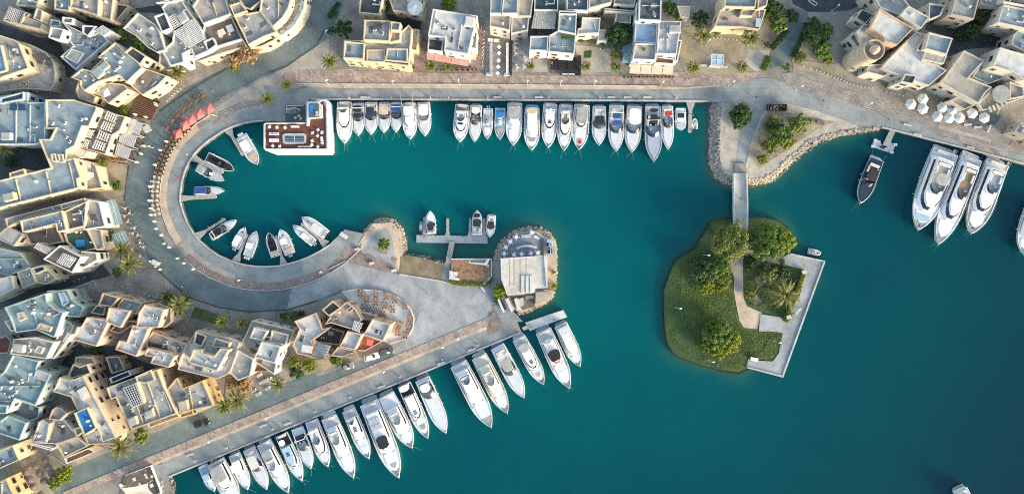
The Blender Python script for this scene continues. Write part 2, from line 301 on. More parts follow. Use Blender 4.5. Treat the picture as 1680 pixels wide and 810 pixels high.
# seabed and water
m = MB(); m.sheet([(-9000,-9000),(9000,-9000),(9000,9000),(-9000,9000)], -7); struct(m.build('seabed', M['seabed']))
island_px = [(1204.7,357),(1190,357.5),(1166,362),(1151.6,387),(1139,406.7),(1125,415),(1109.6,424),(1102,440),(1095,458.5),(1088.6,478),(1089,510),(1091,539),(1093,556),(1097,568),(1104,579),
             (1112,587),(1149,600.5),(1170,606),(1191,611.6),(1213,614),(1228,607),(1240,590),(1330,460),(1295,415),(1303.5,401.7),(1302,388),(1297,377),(1288,368),(1277.5,361),(1253,356),(1227,356)]
def water():
    xs = np.concatenate([[-40000, -8000, -1000], np.arange(-60, 1745, 6), [2700, 9700, 42000]]); ys = np.concatenate([[-40000, -8000, -1000], np.arange(-60, 875, 6), [1800, 9000, 41000]])
    X, Y = np.meshgrid(xs, ys); P = np.stack([X.ravel(), Y.ravel()], 1)
    def dist(poly):
        d = np.full(len(P), 1e9)
        for a, b in zip(poly[:-1], poly[1:]):
            a = np.array(a, float); b = np.array(b, float); ab = b-a
            t = np.clip(((P-a) @ ab)/max(1e-6, ab @ ab), 0, 1); d = np.minimum(d, np.linalg.norm(P-(a+t[:, None]*ab), axis=1))
        return d
    d1 = np.minimum.reduce([dist(ring_out), dist(left_out), dist(spit_w_out), dist(island_px+island_px[:1])])
    wob = np.array([noise.noise((p[0]*.03, p[1]*.03, 0)) for p in P.clip(-500, 2500)])
    sh = np.exp(-np.maximum(0, d1)/(8+5*wob))
    cove = [(671,414),(690,396),(800,396),(806,424),(735,426)]
    dc = np.array([1.0 if inside(p, [(668,390),(812,384),(806,428),(735,430),(668,418)]) else 0.0 for p in P])
    dd = np.minimum(1, np.maximum(0, (P[:, 1]-372)/40))*((P[:, 0] > 664) & (P[:, 0] < 815) & (P[:, 1] < 440))
    sh = np.maximum(sh, dd*.85)
    # darker outwards: deeper open water, plus vignette fall-off painted into the colour
    deep_vignette = np.clip((np.hypot((P[:, 0]-760)/1.15, P[:, 1]-330)-180)/760, 0, 1)
    f = S*(H-WL)/H; nx = len(xs); ny = len(ys)
    me = bpy.data.meshes.new('water'); vs = np.stack([(P[:, 0]-840)*f, -(P[:, 1]-405)*f, np.full(len(P), WL)], 1)
    fs = [(j*nx+i, (j+1)*nx+i, (j+1)*nx+i+1, j*nx+i+1) for j in range(ny-1) for i in range(nx-1)]
    me.from_pydata(vs.tolist(), [], fs)
    for nm, arr in (('shallow', sh), ('deep_vignette', deep_vignette)):
        at = me.attributes.new(nm, 'FLOAT', 'POINT'); at.data.foreach_set('value', arr.astype(np.float32))
    mt = bpy.data.materials.new('sea_water'); mt.use_nodes = True; t = mt.node_tree; N = t.nodes; L = t.links; b = N['Principled BSDF']
    b.inputs['Roughness'].default_value = .12; b.inputs['IOR'].default_value = 1.33; b.inputs['Specular IOR Level'].default_value = .3
    def attr(a):
        q = N.new('ShaderNodeAttribute'); q.attribute_name = a; return q.outputs['Fac']
    def mix(f_, a, c, blend='MIX'):
        q = N.new('ShaderNodeMix'); q.data_type = 'RGBA'; q.blend_type = blend
        L.new(f_, q.inputs[0]) if not isinstance(f_, float) else setattr(q.inputs[0], 'default_value', f_)
        for k, s_ in ((6, a), (7, c)):
            if isinstance(s_, tuple): q.inputs[k].default_value = (*s_, 1)
            else: L.new(s_, q.inputs[k])
        return q.outputs[2]
    g = N.new('ShaderNodeNewGeometry'); nz = N.new('ShaderNodeTexNoise'); nz.inputs['Scale'].default_value = .022; nz.inputs['Detail'].default_value = 4; L.new(g.outputs['Position'], nz.inputs['Vector'])
    mr = N.new('ShaderNodeMapRange'); L.new(nz.outputs['Fac'], mr.inputs[0]); mr.inputs[1].default_value = .35; mr.inputs[2].default_value = .65
    base = mix(mr.outputs[0], (.000,.083,.098), (.000,.106,.110))
    base = mix(attr('deep_vignette'), base, (.000,.026,.040))
    sp = N.new('ShaderNodeMath'); sp.operation = 'MULTIPLY'; L.new(attr('shallow'), sp.inputs[0]); sp.inputs[1].default_value = .95
    base = mix(sp.outputs[0], base, (.026,.112,.086))
    L.new(base, b.inputs['Base Color'])
    n2 = N.new('ShaderNodeTexNoise'); n2.inputs['Scale'].default_value = .9; n2.inputs['Detail'].default_value = 4; L.new(g.outputs['Position'], n2.inputs['Vector'])
    bp = N.new('ShaderNodeBump'); bp.inputs['Strength'].default_value = .25; bp.inputs['Distance'].default_value = .12; L.new(n2.outputs['Fac'], bp.inputs['Height']); L.new(bp.outputs[0], b.inputs['Normal'])
    me.materials.append(mt); return struct(link('water', me))
water()

# ---- circular quay: bands parallel to the basin edge
def band(name, line, d0, d1, mt, z=None):
    a = offline(line, d0); b = offline(line, d1); return ground(name, [tuple(p) for p in a]+[tuple(p) for p in b[::-1]], mt, z)
E = [tuple(p) for p in basin]                 # runs down the west side, water on its left (px, y down)
sgn = 1
# roads first
band('road', E[3:-1], sgn*36, sgn*93 if False else sgn*62, M['asphalt'])
ground('road', [(210,300),(204,330),(206,345),(218,372),(230,398),(246,424),(262,446),(282,464),(309,487),(359,504),(408,512),(470,509),(500,500),(540,488),(575,475),(590,440),(540,441),(505,459),(470,469),(420,476),(359,463),(317,443),(285,419),(266,392),(254,365),(249,328),(252,300)], M['asphalt'])
ground('road', Zs('A2', [(0,740),(170,590),(300,520),(460,450),(560,420),(690,360),(760,300),(850,262),(930,215),(985,140),(1010,60),(1015,-60),(1250,-60),(1200,100),(1134,240),(1050,310),(950,380),(850,445),(680,520),(560,585),(380,665),(250,760),(150,860)]) + Zs('B1', [(1180,130),(1120,195),(1060,320),(1020,430),(1010,600),(1012,640),(830,640),(832,560),(850,470),(862,370),(890,300),(932,240),(950,170),(1000,80)]), M['asphalt'])
ground('road', Zs('E2', [(-1100,880),(-700,700),(-300,530),(0,402),(120,360),(330,262),(480,195),(760,118),(900,60),(1060,0),(1194,-60),(1194,112),(640,332),(0,582),(-500,800),(-900,1000),(-1300,1100)]), M['asphalt'])
ground('road', [(520,641),(470,640),(500,622),(545,610),(590,592),(640,577),(690,556),(714,545),(800,505),(806,514),(800,534),(760,547),(600,608),(520,646)], M['asphalt'])
ground('plaza', [(540,441),(567,428),(600,438),(640,447),(655,450),(700,456),(740,465),(775,468),(800,472),(808,480),(812,500),(800,512),(799,530),(760,546),(700,571),(660,590),(640,577),(672,552),(690,510),(560,475),(500,500),(470,508),(480,470),(505,459)], M['plaza'])
ground('quay', [tuple(p) for p in offline(E, -0.2)]+[tuple(p) for p in offline(E, 27)[::-1]], M['quay'])
ground('quay', [(398,143),(432,150),(470,172),(470,200),(432,199.5),(395,205),(366,217),(350,190),(370,165)], M['quay'])
ground('tan_walk', [tuple(p) for p in offline(E[5:16], 24)]+[tuple(p) for p in offline(E[5:16], 34)[::-1]], M['tan'])
ground('tan_walk', [tuple(p) for p in offline(E[15:21], 20)]+[tuple(p) for p in offline(E[15:21], 31)[::-1]], M['beige'])
ground('brick_walk', [tuple(p) for p in offline(E[16:], 28)]+[tuple(p) for p in offline(E[16:], 40)[::-1]], M['brick3'])
ground('brick_walk', [tuple(p) for p in offline(E[3:16], 34)]+[tuple(p) for p in offline(E[3:16], 49)[::-1]], M['brick2'])
ground('paving', Zs('A2', [(240,800),(420,690),(560,600),(690,530),(770,490),(860,440),(960,370),(1060,300),(1134,260),(1134,600),(960,570),(900,600),(800,640),(690,720),(560,740),(420,800)]), M['beige'])
ground('brick_walk', Zs('A2', [(800,520),(850,480),(1000,460),(1300,460),(1300,560),(1000,545),(880,548)]), M['brick'])
ground('brick_walk', Zs('A2', [(400,740),(560,670),(700,655),(720,690),(560,720),(430,800),(360,830)]), M['brick2'])
ground('brick_walk', [(540,439),(567,402),(598,414),(630,428),(655,443),(655,449),(640,446),(600,437),(567,427)], M['brick3'])
ground('quay', [(540,401),(566,376.5),(597,383),(585,405),(568,402),(540,438),(528,442),(515,420)], M['quay'])
# ---- north promenade
ground('quay', [(430,139),(470,146),(520,143),(560,144.5),(800,146),(1000,147),(1100,147),(1180,140),(1230,130),(1260,128),(1300,139),(1314,148),(1393,170),(1400,173),(1500,199),(1700,262),(1900,320),(1900,333),(1680,269.5),(1459,212.2),(1444,209.2),(1405,205),(1380,196),(1340,182),(1285,168),(1268,167),(1250,187),(1231,236),(1222,278),(1222,288),(1205,288),(1205,283),(1209,240),(1214,209),(1205,190),(1196,170),(1166,167.2),(800,165.2),(505.3,163.7),(505.3,199.7),(470,199.7),(448,170)], M['quay'])
ground('tan_walk', [(520,138),(545,138),(800,139),(1000,140.5),(1085,142),(1130,143),(1175,140),(1185,141),(1120,147),(1000,147),(800,146),(560,144.5),(520,143)], M['tan'])
ground('brick_walk', [(484,115),(560,116),(690,119),(800,121),(900,124),(1010,125),(1110,118),(1170,122),(1250,118),(1225,137),(1160,141),(1085,141),(1000,140),(800,138.6),(545,137.6),(484,136)], M['brick'])
ground('brick_walk', [(688,60),(702,60),(700,119),(678,119)], M['brick3'])
ground('brick_walk', [(786,30),(797,30),(796,121),(778,121)], M['brick3'])
ground('brick_walk', Zs('A6', [(250,490),(330,480),(450,540),(560,560),(700,620),(850,670),(1000,740),(1134,800),(1134,790),(1000,770),(860,730),(690,690),(560,640),(430,600),(380,598),(285,560)]), M['brick'])
ground('brick_walk', Zs('A6', [(250,490),(330,478),(450,535),(700,600),(900,660),(1134,760),(1700,1000),(1700,1080),(1134,800),(700,690),(380,598),(285,560)]), M['brick2'])
ground('brick_walk', Zs('H5', [(0,395),(210,440),(330,440),(420,480),(385,605),(250,560),(0,480)]), M['brick2'])
ground('tan_walk', Zs('H5', [(0,470),(250,540),(385,580),(385,605),(250,565),(0,500)]), M['beige'])
ground('brick_walk', Zs('H5', [(540,590),(570,560),(640,570),(640,660),(520,625)]), M['brick3'])
ground('soil', Zs('A5', [(400,180),(640,190),(800,240),(960,250),(1000,330),(880,470),(700,500),(540,495),(420,480),(380,380)]), M['sand'])
ground('soil', Zs('A6', [(320,390),(560,430),(640,420),(700,500),(560,520),(450,480),(330,470)]), M['sand'])
ground('gravel', Zs('A5', [(840,330),(985,340),(960,440),(900,480),(840,440),(820,400)]), M['gravel'])
ground('path', Zs('A6', [(180,350),(230,260),(300,140),(310,60),(330,50),(430,80),(420,130),(370,250),(310,380),(290,420),(180,460)]), M['asphalt'])
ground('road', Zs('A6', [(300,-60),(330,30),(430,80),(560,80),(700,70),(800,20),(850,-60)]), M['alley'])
ground('paving', Zs('A4', [(400,330),(480,360),(480,480),(360,480)]), M['beige'])
ground('paving', Zs('A4', [(240,240),(370,240),(370,480),(240,480)]), M['plaza'])
ground('paving', Zs('A4', [(660,300),(900,320),(900,480),(690,490)]), M['beige'])
ground('soil', Zs('A4', [(720,340),(772,335),(770,385),(718,388)]), M['grass'])
# ---- spit
ground('gravel', [(1182,168.5),(1196,170),(1207,192),(1214,209),(1209,240),(1205,283),(1205,291.5),(1190,285.5),(1184,275.5),(1181.3,262)], M['gravel'])
ground('soil', [(1268,167.5),(1285,168),(1340,182),(1380,196),(1405,205),(1408,210.5),(1385,212),(1348,220.5),(1322,231.5),(1294,256.5),(1268,282.5),(1250,291.5),(1226,292.5),(1222,288),(1222,278),(1231,236),(1250,187)], M['gravel'])
ground('soil', Zs('I3', [(480,130),(620,140),(800,180),(930,200),(820,250),(700,330),(560,420),(430,510),(390,470),(350,420),(380,330),(440,200)]), M['sand'])
# ---- lower quay
def lane(a, b, d0, d1):          # strip parallel to the lower quay edge
    u = Vector((b[0]-a[0], b[1]-a[1])).normalized(); nn = Vector((u.y, -u.x))
    A = Vector(a); B = Vector(b); return [tuple(A+nn*d0), tuple(B+nn*d0), tuple(B+nn*d1), tuple(A+nn*d1)]
QA, QB = (276,783), (856,545.4)
ground('quay', lane(QA, QB, .2, 27), M['quay'])
ground('tan_walk', lane((262,789), (845,550), 27, 32), M['tan'])
ground('brick_walk', lane((120,847), (830,556), 32, 44), M['brick'])
ground('brick_walk', [(799,537),(806,514),(811,510),(829,534),(815,545),(800,549)], M['brick3'])
ground('quay', [(806,500),(832,502),(855,545),(846,549),(828,534),(812,510)], M['stone'])
ground('quay', Zs('E1', [(1180,590),(1334,560),(1334,640),(1310,690),(1255,760),(1260,810),(1255,830),(1230,800)]), M['quay'])
# mound, beach, inlet
ground('gravel', [(596,387),(604,380),(615,373),(626,368),(637,368),(646,374),(652,384),(655,397),(656,420),(655,443),(640,436),(590,410)], M['gravel'])
ground('soil', Zs('G1', [(290,150),(420,140),(480,210),(490,360),(460,470),(440,400),(420,230),(380,170),(300,200),(230,260),(180,310),(240,210)]), M['tan'])
ground('tile_terrace', Zs('G1', [(330,185),(400,190),(420,260),(425,330),(450,420),(400,415),(300,370),(215,340),(240,290),(290,230)]), M['plaza'])
for q in [[(300,300),(390,340),(380,355),(290,318)],[(250,340),(420,420),(405,445),(235,370)],[(415,365),(450,375),(445,400),(410,390)],[(395,415),(440,425),(430,450),(395,440)]]:
    ground('brick_walk', Zs('G1', q), M['brick3'])
ground('planting_bed', Zs('G1', [(345,230),(380,235),(405,290),(395,330),(360,335),(315,290)]), M['sand'])
ground('beach', [(657,420.5),(668,418.5),(700,424.5),(734,434.5),(725,458),(700,455),(655,449)], M['beach'])
ground('path', Zs('G1', [(765,410),(805,415),(800,540),(752,518)]), M['quay'])
ground('quay', Zs('G2', [(350,400),(410,400),(415,560),(440,640),(470,700),(560,800),(420,800),(330,620),(350,560),(355,480)]), M['quay'])
# pale kerbs: real little steps
def kerb(pts, w_=1.6, h=.30):
    m = MB(); a = offline(pts, -w_/2); b = offline(pts, w_/2); n_ = len(pts)
    for i in range(n_-1):
        m.prism(WP([a[i], a[i+1], b[i+1], b[i]]), .02, h)
    return struct(m.build('kerb', M['kerb']))
kerb([tuple(p) for p in offline(E[:-1], 1.2)], 2.0)
kerb([(655,449.5),(700,457),(724,461),(741,466)], 2.4, .3)
kerb([(540,441),(567,428)], 1.3); kerb([(511,163),(800,164),(1160,166)], 2.6)
kerb([tuple(p) for p in offline([(278,782.5),(724,600),(854,546.5)], -1.4)], 2.4)
kerb([(1447,209.5),(1459,212),(1649,260.5),(1700,274.5)][::1], 2.2)
kerb([tuple(p) for p in offline(E[4:16], 35)], .9, .26); kerb([tuple(p) for p in offline(E[16:], 40.6)], 1.1, .26)
kerb([(484,137.8),(800,138.8),(1085,141.4)], .9, .26)
# lighter joint lines / darker drain strips across the roads
for a, b in [((388,118),(396,139)),((428,128),(398,143)),((354,163),(443,118)),((1085,147),(1085,165))]:
    ground('drain', lane(a, b, 0, .7), M['rubber'])
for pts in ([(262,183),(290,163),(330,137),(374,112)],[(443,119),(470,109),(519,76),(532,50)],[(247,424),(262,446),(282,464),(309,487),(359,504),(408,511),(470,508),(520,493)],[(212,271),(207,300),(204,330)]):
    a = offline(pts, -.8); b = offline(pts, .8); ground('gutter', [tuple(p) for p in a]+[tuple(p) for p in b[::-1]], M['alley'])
# alleys between the houses, their shade painted into dark asphalt, west and north
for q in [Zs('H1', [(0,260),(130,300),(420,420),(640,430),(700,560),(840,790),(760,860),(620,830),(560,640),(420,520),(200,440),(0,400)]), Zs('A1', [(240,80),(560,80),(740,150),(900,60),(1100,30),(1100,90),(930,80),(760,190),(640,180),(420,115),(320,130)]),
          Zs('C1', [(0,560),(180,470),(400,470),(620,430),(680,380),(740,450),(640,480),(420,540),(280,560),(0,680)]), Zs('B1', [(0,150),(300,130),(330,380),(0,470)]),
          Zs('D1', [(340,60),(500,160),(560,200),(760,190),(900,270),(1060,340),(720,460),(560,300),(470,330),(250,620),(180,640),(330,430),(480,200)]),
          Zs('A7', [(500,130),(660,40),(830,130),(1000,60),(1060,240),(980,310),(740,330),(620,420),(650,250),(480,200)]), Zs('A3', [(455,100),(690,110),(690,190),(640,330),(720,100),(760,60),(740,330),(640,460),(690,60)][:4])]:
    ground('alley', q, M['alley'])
ground('forecourt', Zs('B1', [(640,335),(700,340),(850,365),(828,560),(760,590),(690,540),(660,440)]), M['sand'])
ground('soil', Zs('G3', [(0,480),(130,530),(330,500),(420,500),(200,610),(0,640)]), M['sand'])
ground('soil', Zs('D2', [(540,640),(700,620),(720,700),(690,770),(520,790)]), M['sand'])
ground('lawn', Zs('D2', [(325,175),(480,225),(465,285),(300,240)]), M['grassdk'])

# ---- rock armour (uncountable rubble) along the shores, on sloping banks
def bank(outer, inner, mt, size, count, mrock=None, zin=-.05):
    k = 0; m = MB(); a = WP(outer); b = WP(inner)
    # resample both lines to the same number of points
    def res(l, n_):
        L_ = [0]
        for p, q in zip(l[:-1], l[1:]): L_.append(L_[-1]+(Vector(q[:2])-Vector(p[:2])).length)
        out = []
        for i in range(n_):
            s_ = L_[-1]*i/(n_-1); j = max(x for x in range(len(L_)) if L_[x] <= s_+1e-9); j = min(j, len(l)-2)
            t = (s_-L_[j])/max(1e-6, L_[j+1]-L_[j]); out.append(Vector(l[j][:2]).lerp(Vector(l[j+1][:2]), t))
        return out
    n_ = 40; ra, rb = res(a, n_), res(b, n_)
    for i in range(n_-1):
        m.add([(ra[i].x, ra[i].y, WL-1.2), (ra[i+1].x, ra[i+1].y, WL-1.2), (rb[i+1].x, rb[i+1].y, zin), (rb[i].x, rb[i].y, zin)], [(0,1,2,3)])
    struct(m.build('shore_bank', M['rockwet']))
    wk = MB(); rk = MB(); ico = bmesh.new(); bmesh.ops.create_icosphere(ico, subdivisions=1, radius=1); iv = [v.co.copy() for v in ico.verts]; fi = [tuple(v.index for v in f.verts) for f in ico.faces]; ico.free()
    for _ in range(count):
        t = R.random()*(n_-1.001); i = int(t); u = R.random(); fr = t-i
        p = ra[i].lerp(ra[i+1], fr).lerp(rb[i].lerp(rb[i+1], fr), u); z = (WL-.35)*(1-u)+zin*u
        s_ = size*(.45+1.5*R.random()**2.5); sc = Vector((s_, s_*(.6+.5*R.random()), s_*(.45+.3*R.random()))); rot = Matrix.Rotation(R.random()*6.3, 3, 'Z') @ Matrix.Rotation(R.uniform(-.6, .6), 3, 'X')
        (wk if u < .24 else rk).add([rot @ Vector((v.x*sc.x*(1+R.uniform(-.2, .2)), v.y*sc.y*(1+R.uniform(-.2, .2)), v.z*sc.z*(1+R.uniform(-.15, .15))))+Vector((p.x, p.y, z)) for v in iv], fi)
    tag(wk.build('wet_rocks', M['rockwet']), 'dark wet stones at the waterline below the '+mt, 'rocks', kind='stuff')
    o = rk.build('shore_rocks', mrock or M['rock']); tag(o, mt, 'rocks', kind='stuff')
bank(spit_w_out[:6]+[(1208,307)], spit_w_in[:5], 'grey boulder rubble sloping along the gravel spit beside the footbridge', .40, 2600)
bank(spit_w_out[6:10], spit_w_in[5:9], 'tan boulder rubble on the spit just east of the footbridge', .38, 1000, M['rocktan'])
bank(spit_w_out[9:], spit_w_in[8:], 'low grey rubble along the curved shore of the spit', .36, 1100)
bank(ring_out, ring_in, 'rubble ring around the round cafe platform', .32, 1700, M['rocktan'])
bank(left_out, left_in, 'rubble edge around the planted mound with white paths', .32, 1100, M['rocktan'])
bank(Zs('I6', [(-40,655),(0,670),(25,720),(25,840)])[1:], Zs('I6', [(-60,665),(-70,700),(-80,760),(-80,840)])[1:], 'grey rubble bank below the shaded sail terrace', .4, 300)
bank([(806,425),(741,424),(733,428),(700,419),(671,414)], [(806,427.5),(741,428),(734,435),(700,425),(668,419)], 'small wet stones along the inlet waterline', .3, 260)
# ---- island
M['rdk'] = mat('dark_edge_stone', (.035,.036,.032), var=.3, sc=1)
isl = MB(); p = ccw(WP(island_px)); isl.prism(p, -5, -.25, 0); struct(isl.build('island', [M['grass']]))
m = MB(); a = ccw(WP(island_px)); b = offset(a, .28); n = len(a)
for i in range(n):
    j = (i+1) % n; m.prism([a[i], a[j], b[j], b[i]], WL-1, -.12)
struct(m.build('island_edge', M['rdk']))
def isle(name, px, mt, z): m = MB(); m.sheet(WP(px), z); return struct(m.build(name, mt))
plat = MB(); plat.prism(WP([(1295,415),(1354,427.6),(1349.5,441),(1285,619),(1224.5,603),(1228,587.5),(1243,588.5),(1242.5,591),(1268,592.5),(1278,579),(1284,546),(1267,543.5),(1245,543),(1248,515),(1280,520),(1290,526.5),(1312.5,483),(1322,448),(1314,441),(1285,433),(1282,425)]), -2.2, .0)
struct(plat.build('jetty_platform', M['plaza']))
kerb([(1295.6,416.2),(1352.6,428.6)], 2.2); kerb([(1352,430),(1347.6,441.5),(1283.6,617)], 2.6); kerb([(1283,616.5),(1226,602)], 2.0)
isle('path', Zs('I1', [(520,345),(580,280),(680,290),(700,330),(600,330),(565,345),(565,480),(568,600),(590,655),(690,700),(660,810),(570,800),(540,750),(520,650),(505,560),(508,400)]), M['tan'], -.2)
isle('path', Zs('I1', [(514,345),(560,340),(566,470),(566,560),(512,560)]), M['beige'], -.19)
isle('lawn', Zs('I1', [(572,320),(700,330),(830,350),(960,410),(975,440),(870,710),(850,765),(800,750),(790,725),(690,690),(600,655),(570,600)]), M['grassdk'], -.195)
isle('soil', Zs('I1', [(380,345),(510,345),(508,480),(490,420),(420,390)]), M['sand'], -.195)
isle('soil', Zs('I1', [(650,330),(840,325),(850,370),(720,390),(660,380)]), M['sand'], -.192)
isle('lawn', Zs('I1', [(160,380),(300,360),(480,420),(505,560),(520,700),(560,800)])+Zs('I2', [(830,420),(810,560),(760,615),(620,600),(580,660),(540,690),(430,670),(380,560),(280,500),(200,380),(150,200)]), M['grassdk'], -.2)
for q in ([(640,470),(700,440),(720,500),(660,540)], [(600,600),(660,580),(690,630),(640,650)]):
    isle('soil', Zs('I1', q), M['sand'], -.188)
# ---------------------------------------------------------------- buildings
def wall_mat(n, c): M[n] = mat('render_'+n, tuple(v*.9 for v in c), rough=.9, var=.10, sc=.35, fine=.06, stain=.12)
for n_, c in (('cream', (.66,.55,.38)), ('sandw', (.60,.50,.37)), ('peach', (.64,.47,.34)), ('bone', (.64,.60,.52)), ('chalk', (.70,.69,.66)), ('tealw', (.40,.50,.48)), ('ochre', (.66,.47,.24)),
              ('taupe', (.44,.39,.33)), ('bluew', (.46,.55,.60)), ('sage', (.48,.49,.38))): wall_mat(n_, c)
def roof_mat(n, c, c2): M[n] = mat('rooftop_'+n, c, rough=.9, var=.12, sc=.22, col2=c2, fine=.10, stain=.42)
for n_, c, c2 in (('rgrey', (.44,.43,.39), (.31,.305,.285)), ('rblue', (.335,.40,.415), (.22,.285,.305)), ('rwhite', (.67,.655,.61), (.50,.495,.47)), ('rtan', (.47,.415,.335), (.37,.33,.275)), ('rteal', (.28,.37,.37), (.20,.29,.30)),
                  ('rdark', (.10,.105,.105), (.06,.065,.07)), ('rsky', (.30,.45,.62), (.22,.36,.52)), ('rgreen', (.05,.11,.10), (.035,.08,.075)), ('rbrown', (.21,.17,.145), (.15,.125,.11)), ('rslate', (.13,.16,.18), (.08,.105,.12))): roof_mat(n_, c, c2)
M['patio'] = mat('patio_tile', (.38,.33,.28), var=.15, sc=.8, fine=.15)
M['frame'] = mat('window_frame', (.50,.44,.36), rough=.7)
M['pane'] = mat('window_glass', (.02,.028,.035), rough=.12, var=.2, spec=.6)
M['door'] = mat('door_timber', (.12,.065,.035), rough=.7)
M['pool'] = mat('pool_water', (.03,.22,.48), rough=.1, var=.1)
M['poolT'] = mat('pool_glass', (.03,.13,.19), rough=.1, var=.2)
M['solar'] = mat('solar_panel', (.02,.06,.14), rough=.15, var=.1, spec=.6)
M['metalac'] = mat('grey_metal', (.45,.46,.46), rough=.55, var=.1, fine=.06)
M['pink'] = mat('pink_awning', (.66,.33,.28), rough=.9, var=.12)
M['awn'] = mat('beige_awning', (.68,.56,.42), rough=.9, var=.08)
M['awnteal'] = mat('grey_green_awning', (.26,.36,.37), rough=.7, var=.1)
M['sail'] = mat('cream_sail', (.72,.62,.47), rough=.9, var=.06)
# window meshes (shared)
def win_mesh(w_, h_, name='window', door=False):
    m = MB(); t = .1
    m.box((0, -.03, h_/2), (w_, .06, h_), mi=0)
    for s_ in (-1, 1): m.box((s_*(w_/2+t/2), -.06, h_/2), (t, .12, h_+2*t), mi=1)
    m.box((0, -.06, h_+t/2), (w_, .12, t), mi=1); m.box((0, -.09, -t/2), (w_+.1, .18, t), mi=1)
    me = bpy.data.meshes.new(name); me.from_pydata(m.v, [], m.f); me.materials.append(M['door'] if door else M['pane']); me.materials.append(M['frame']); me.polygons.foreach_set('material_index', m.m); return me
WIN = [win_mesh(1.0, 1.3), win_mesh(.7, 1.0), win_mesh(1.7, 1.4), win_mesh(.9, 1.8)]; DOOR = win_mesh(1.1, 2.2, 'door', True)
def ac_mesh(k):
    m = MB(); m.box((0, 0, .45), (1.0, .5, .7), mi=0); m.cyl((0, 0, .8), .2, .06, 10, 1)
    for s_ in (-1, 1): m.box((s_*.35, 0, .05), (.08, .5, .1), mi=1)
    me = bpy.data.meshes.new('air_conditioner'); me.from_pydata(m.v, [], m.f); me.materials.append(M['metalac']); me.materials.append(M['black']); me.polygons.foreach_set('material_index', m.m); return me
def tank_mesh():
    m = MB(); m.cyl((0, 0, 0), .42, .9, 14); m.cyl((0, 0, .9), .42, .15, 14, 0, .15); m.cyl((0, 0, 1.05), .2, .08, 10)
    me = bpy.data.meshes.new('water_tank'); me.from_pydata(m.v, [], m.f); me.materials.append(M['chalk']); return me
def dish_mesh():
    m = MB(); rings = []
    for r_, z in ((.02, .0), (.2, .04), (.36, .13), (.4, .18), (.36, .15), (.2, .06), (.02, .03)): rings.append([Vector((r_*math.cos(a*.5236), r_*math.sin(a*.5236), z)) for a in range(12)])
    m.loft(rings); Mx = Matrix.Rotation(.7, 3, 'X'); m.v = [tuple(Mx @ Vector(v)+Vector((0, 0, .9))) for v in m.v]; m.tube([(0, 0, 0), (0, 0, .95)], .05); m.tube([(0, 0, .95), (0, -.5, 1.35)], .03)
    me = bpy.data.meshes.new('satellite_dish'); me.from_pydata(m.v, [], m.f); me.materials.append(M['chalk']); return me
AC, TANK, DISH = ac_mesh(0), tank_mesh(), dish_mesh()
def bits(name, mt, parts):
    m = MB()
    for c_, d_, r_ in parts: m.box(c_, d_, r_)
    me = bpy.data.meshes.new(name); me.from_pydata(m.v, [], m.f); me.materials.append(M[mt]); return me
BITS = [bits('roof_duct', 'metalac', [((0,0,.3),(2.2,.35,.3),0),((1.0,.5,.3),(.35,1.0,.3),0)]), bits('roof_box', 'rdark', [((0,0,.3),(.8,.6,.6),.2)]), bits('roof_pipe', 'bone', [((0,0,.12),(2.6,.14,.14),0),((-1.2,.4,.12),(.14,.9,.14),0)]), bits('roof_seat', 'rbrown', [((0,0,.2),(1.5,.6,.4),0),((0,-.3,.45),(1.5,.12,.5),0)]),
        bits('roof_planter', 'terracotta', [((0,0,.25),(.5,.5,.5),.3)]), bits('roof_slab', 'rtan', [((0,0,.06),(1.6,1.2,.12),.0)]), bits('roof_crate', 'chalk', [((0,0,.3),(.6,.45,.5),.5)]), bits('roof_mat', 'rslate', [((0,0,.03),(1.9,1.1,.05),.0)])]
BLOCKS = []       # every block footprint, so windows are not put where another block stands
BUILD = []
EPS = [0]
def building(label, wall, blocks, name='house', deco=True, cat='house', win=True, nac=3, seed=0):
    """blocks: (tile, roof height, roof material, roof outline as seen at that height, options)"""
    B = dict(label=label, wall=wall, name=name, win=win, nac=nac, blk=[], cat=cat, deco=deco)
    for b in blocks:
        t, z, rm, pts = b[:4]; o = b[4] if len(b) > 4 else {}
        EPS[0] += 1; z = z+.0037*(EPS[0] % 29)
        par = o.get('par', .7); poly = ccw(TP(t, pts, z+par)); B['blk'].append(dict(poly=poly, z=z, rm=rm, par=par, o=o)); BLOCKS.append((poly, z))
    c = sum((Vector((p[0], p[1], 0)) for b in B['blk'] for p in b['poly']), Vector())/sum(len(b['poly']) for b in B['blk'])
    B['org'] = c; B['th'] = thing(name, label, cat, c); BUILD.append(B); return B
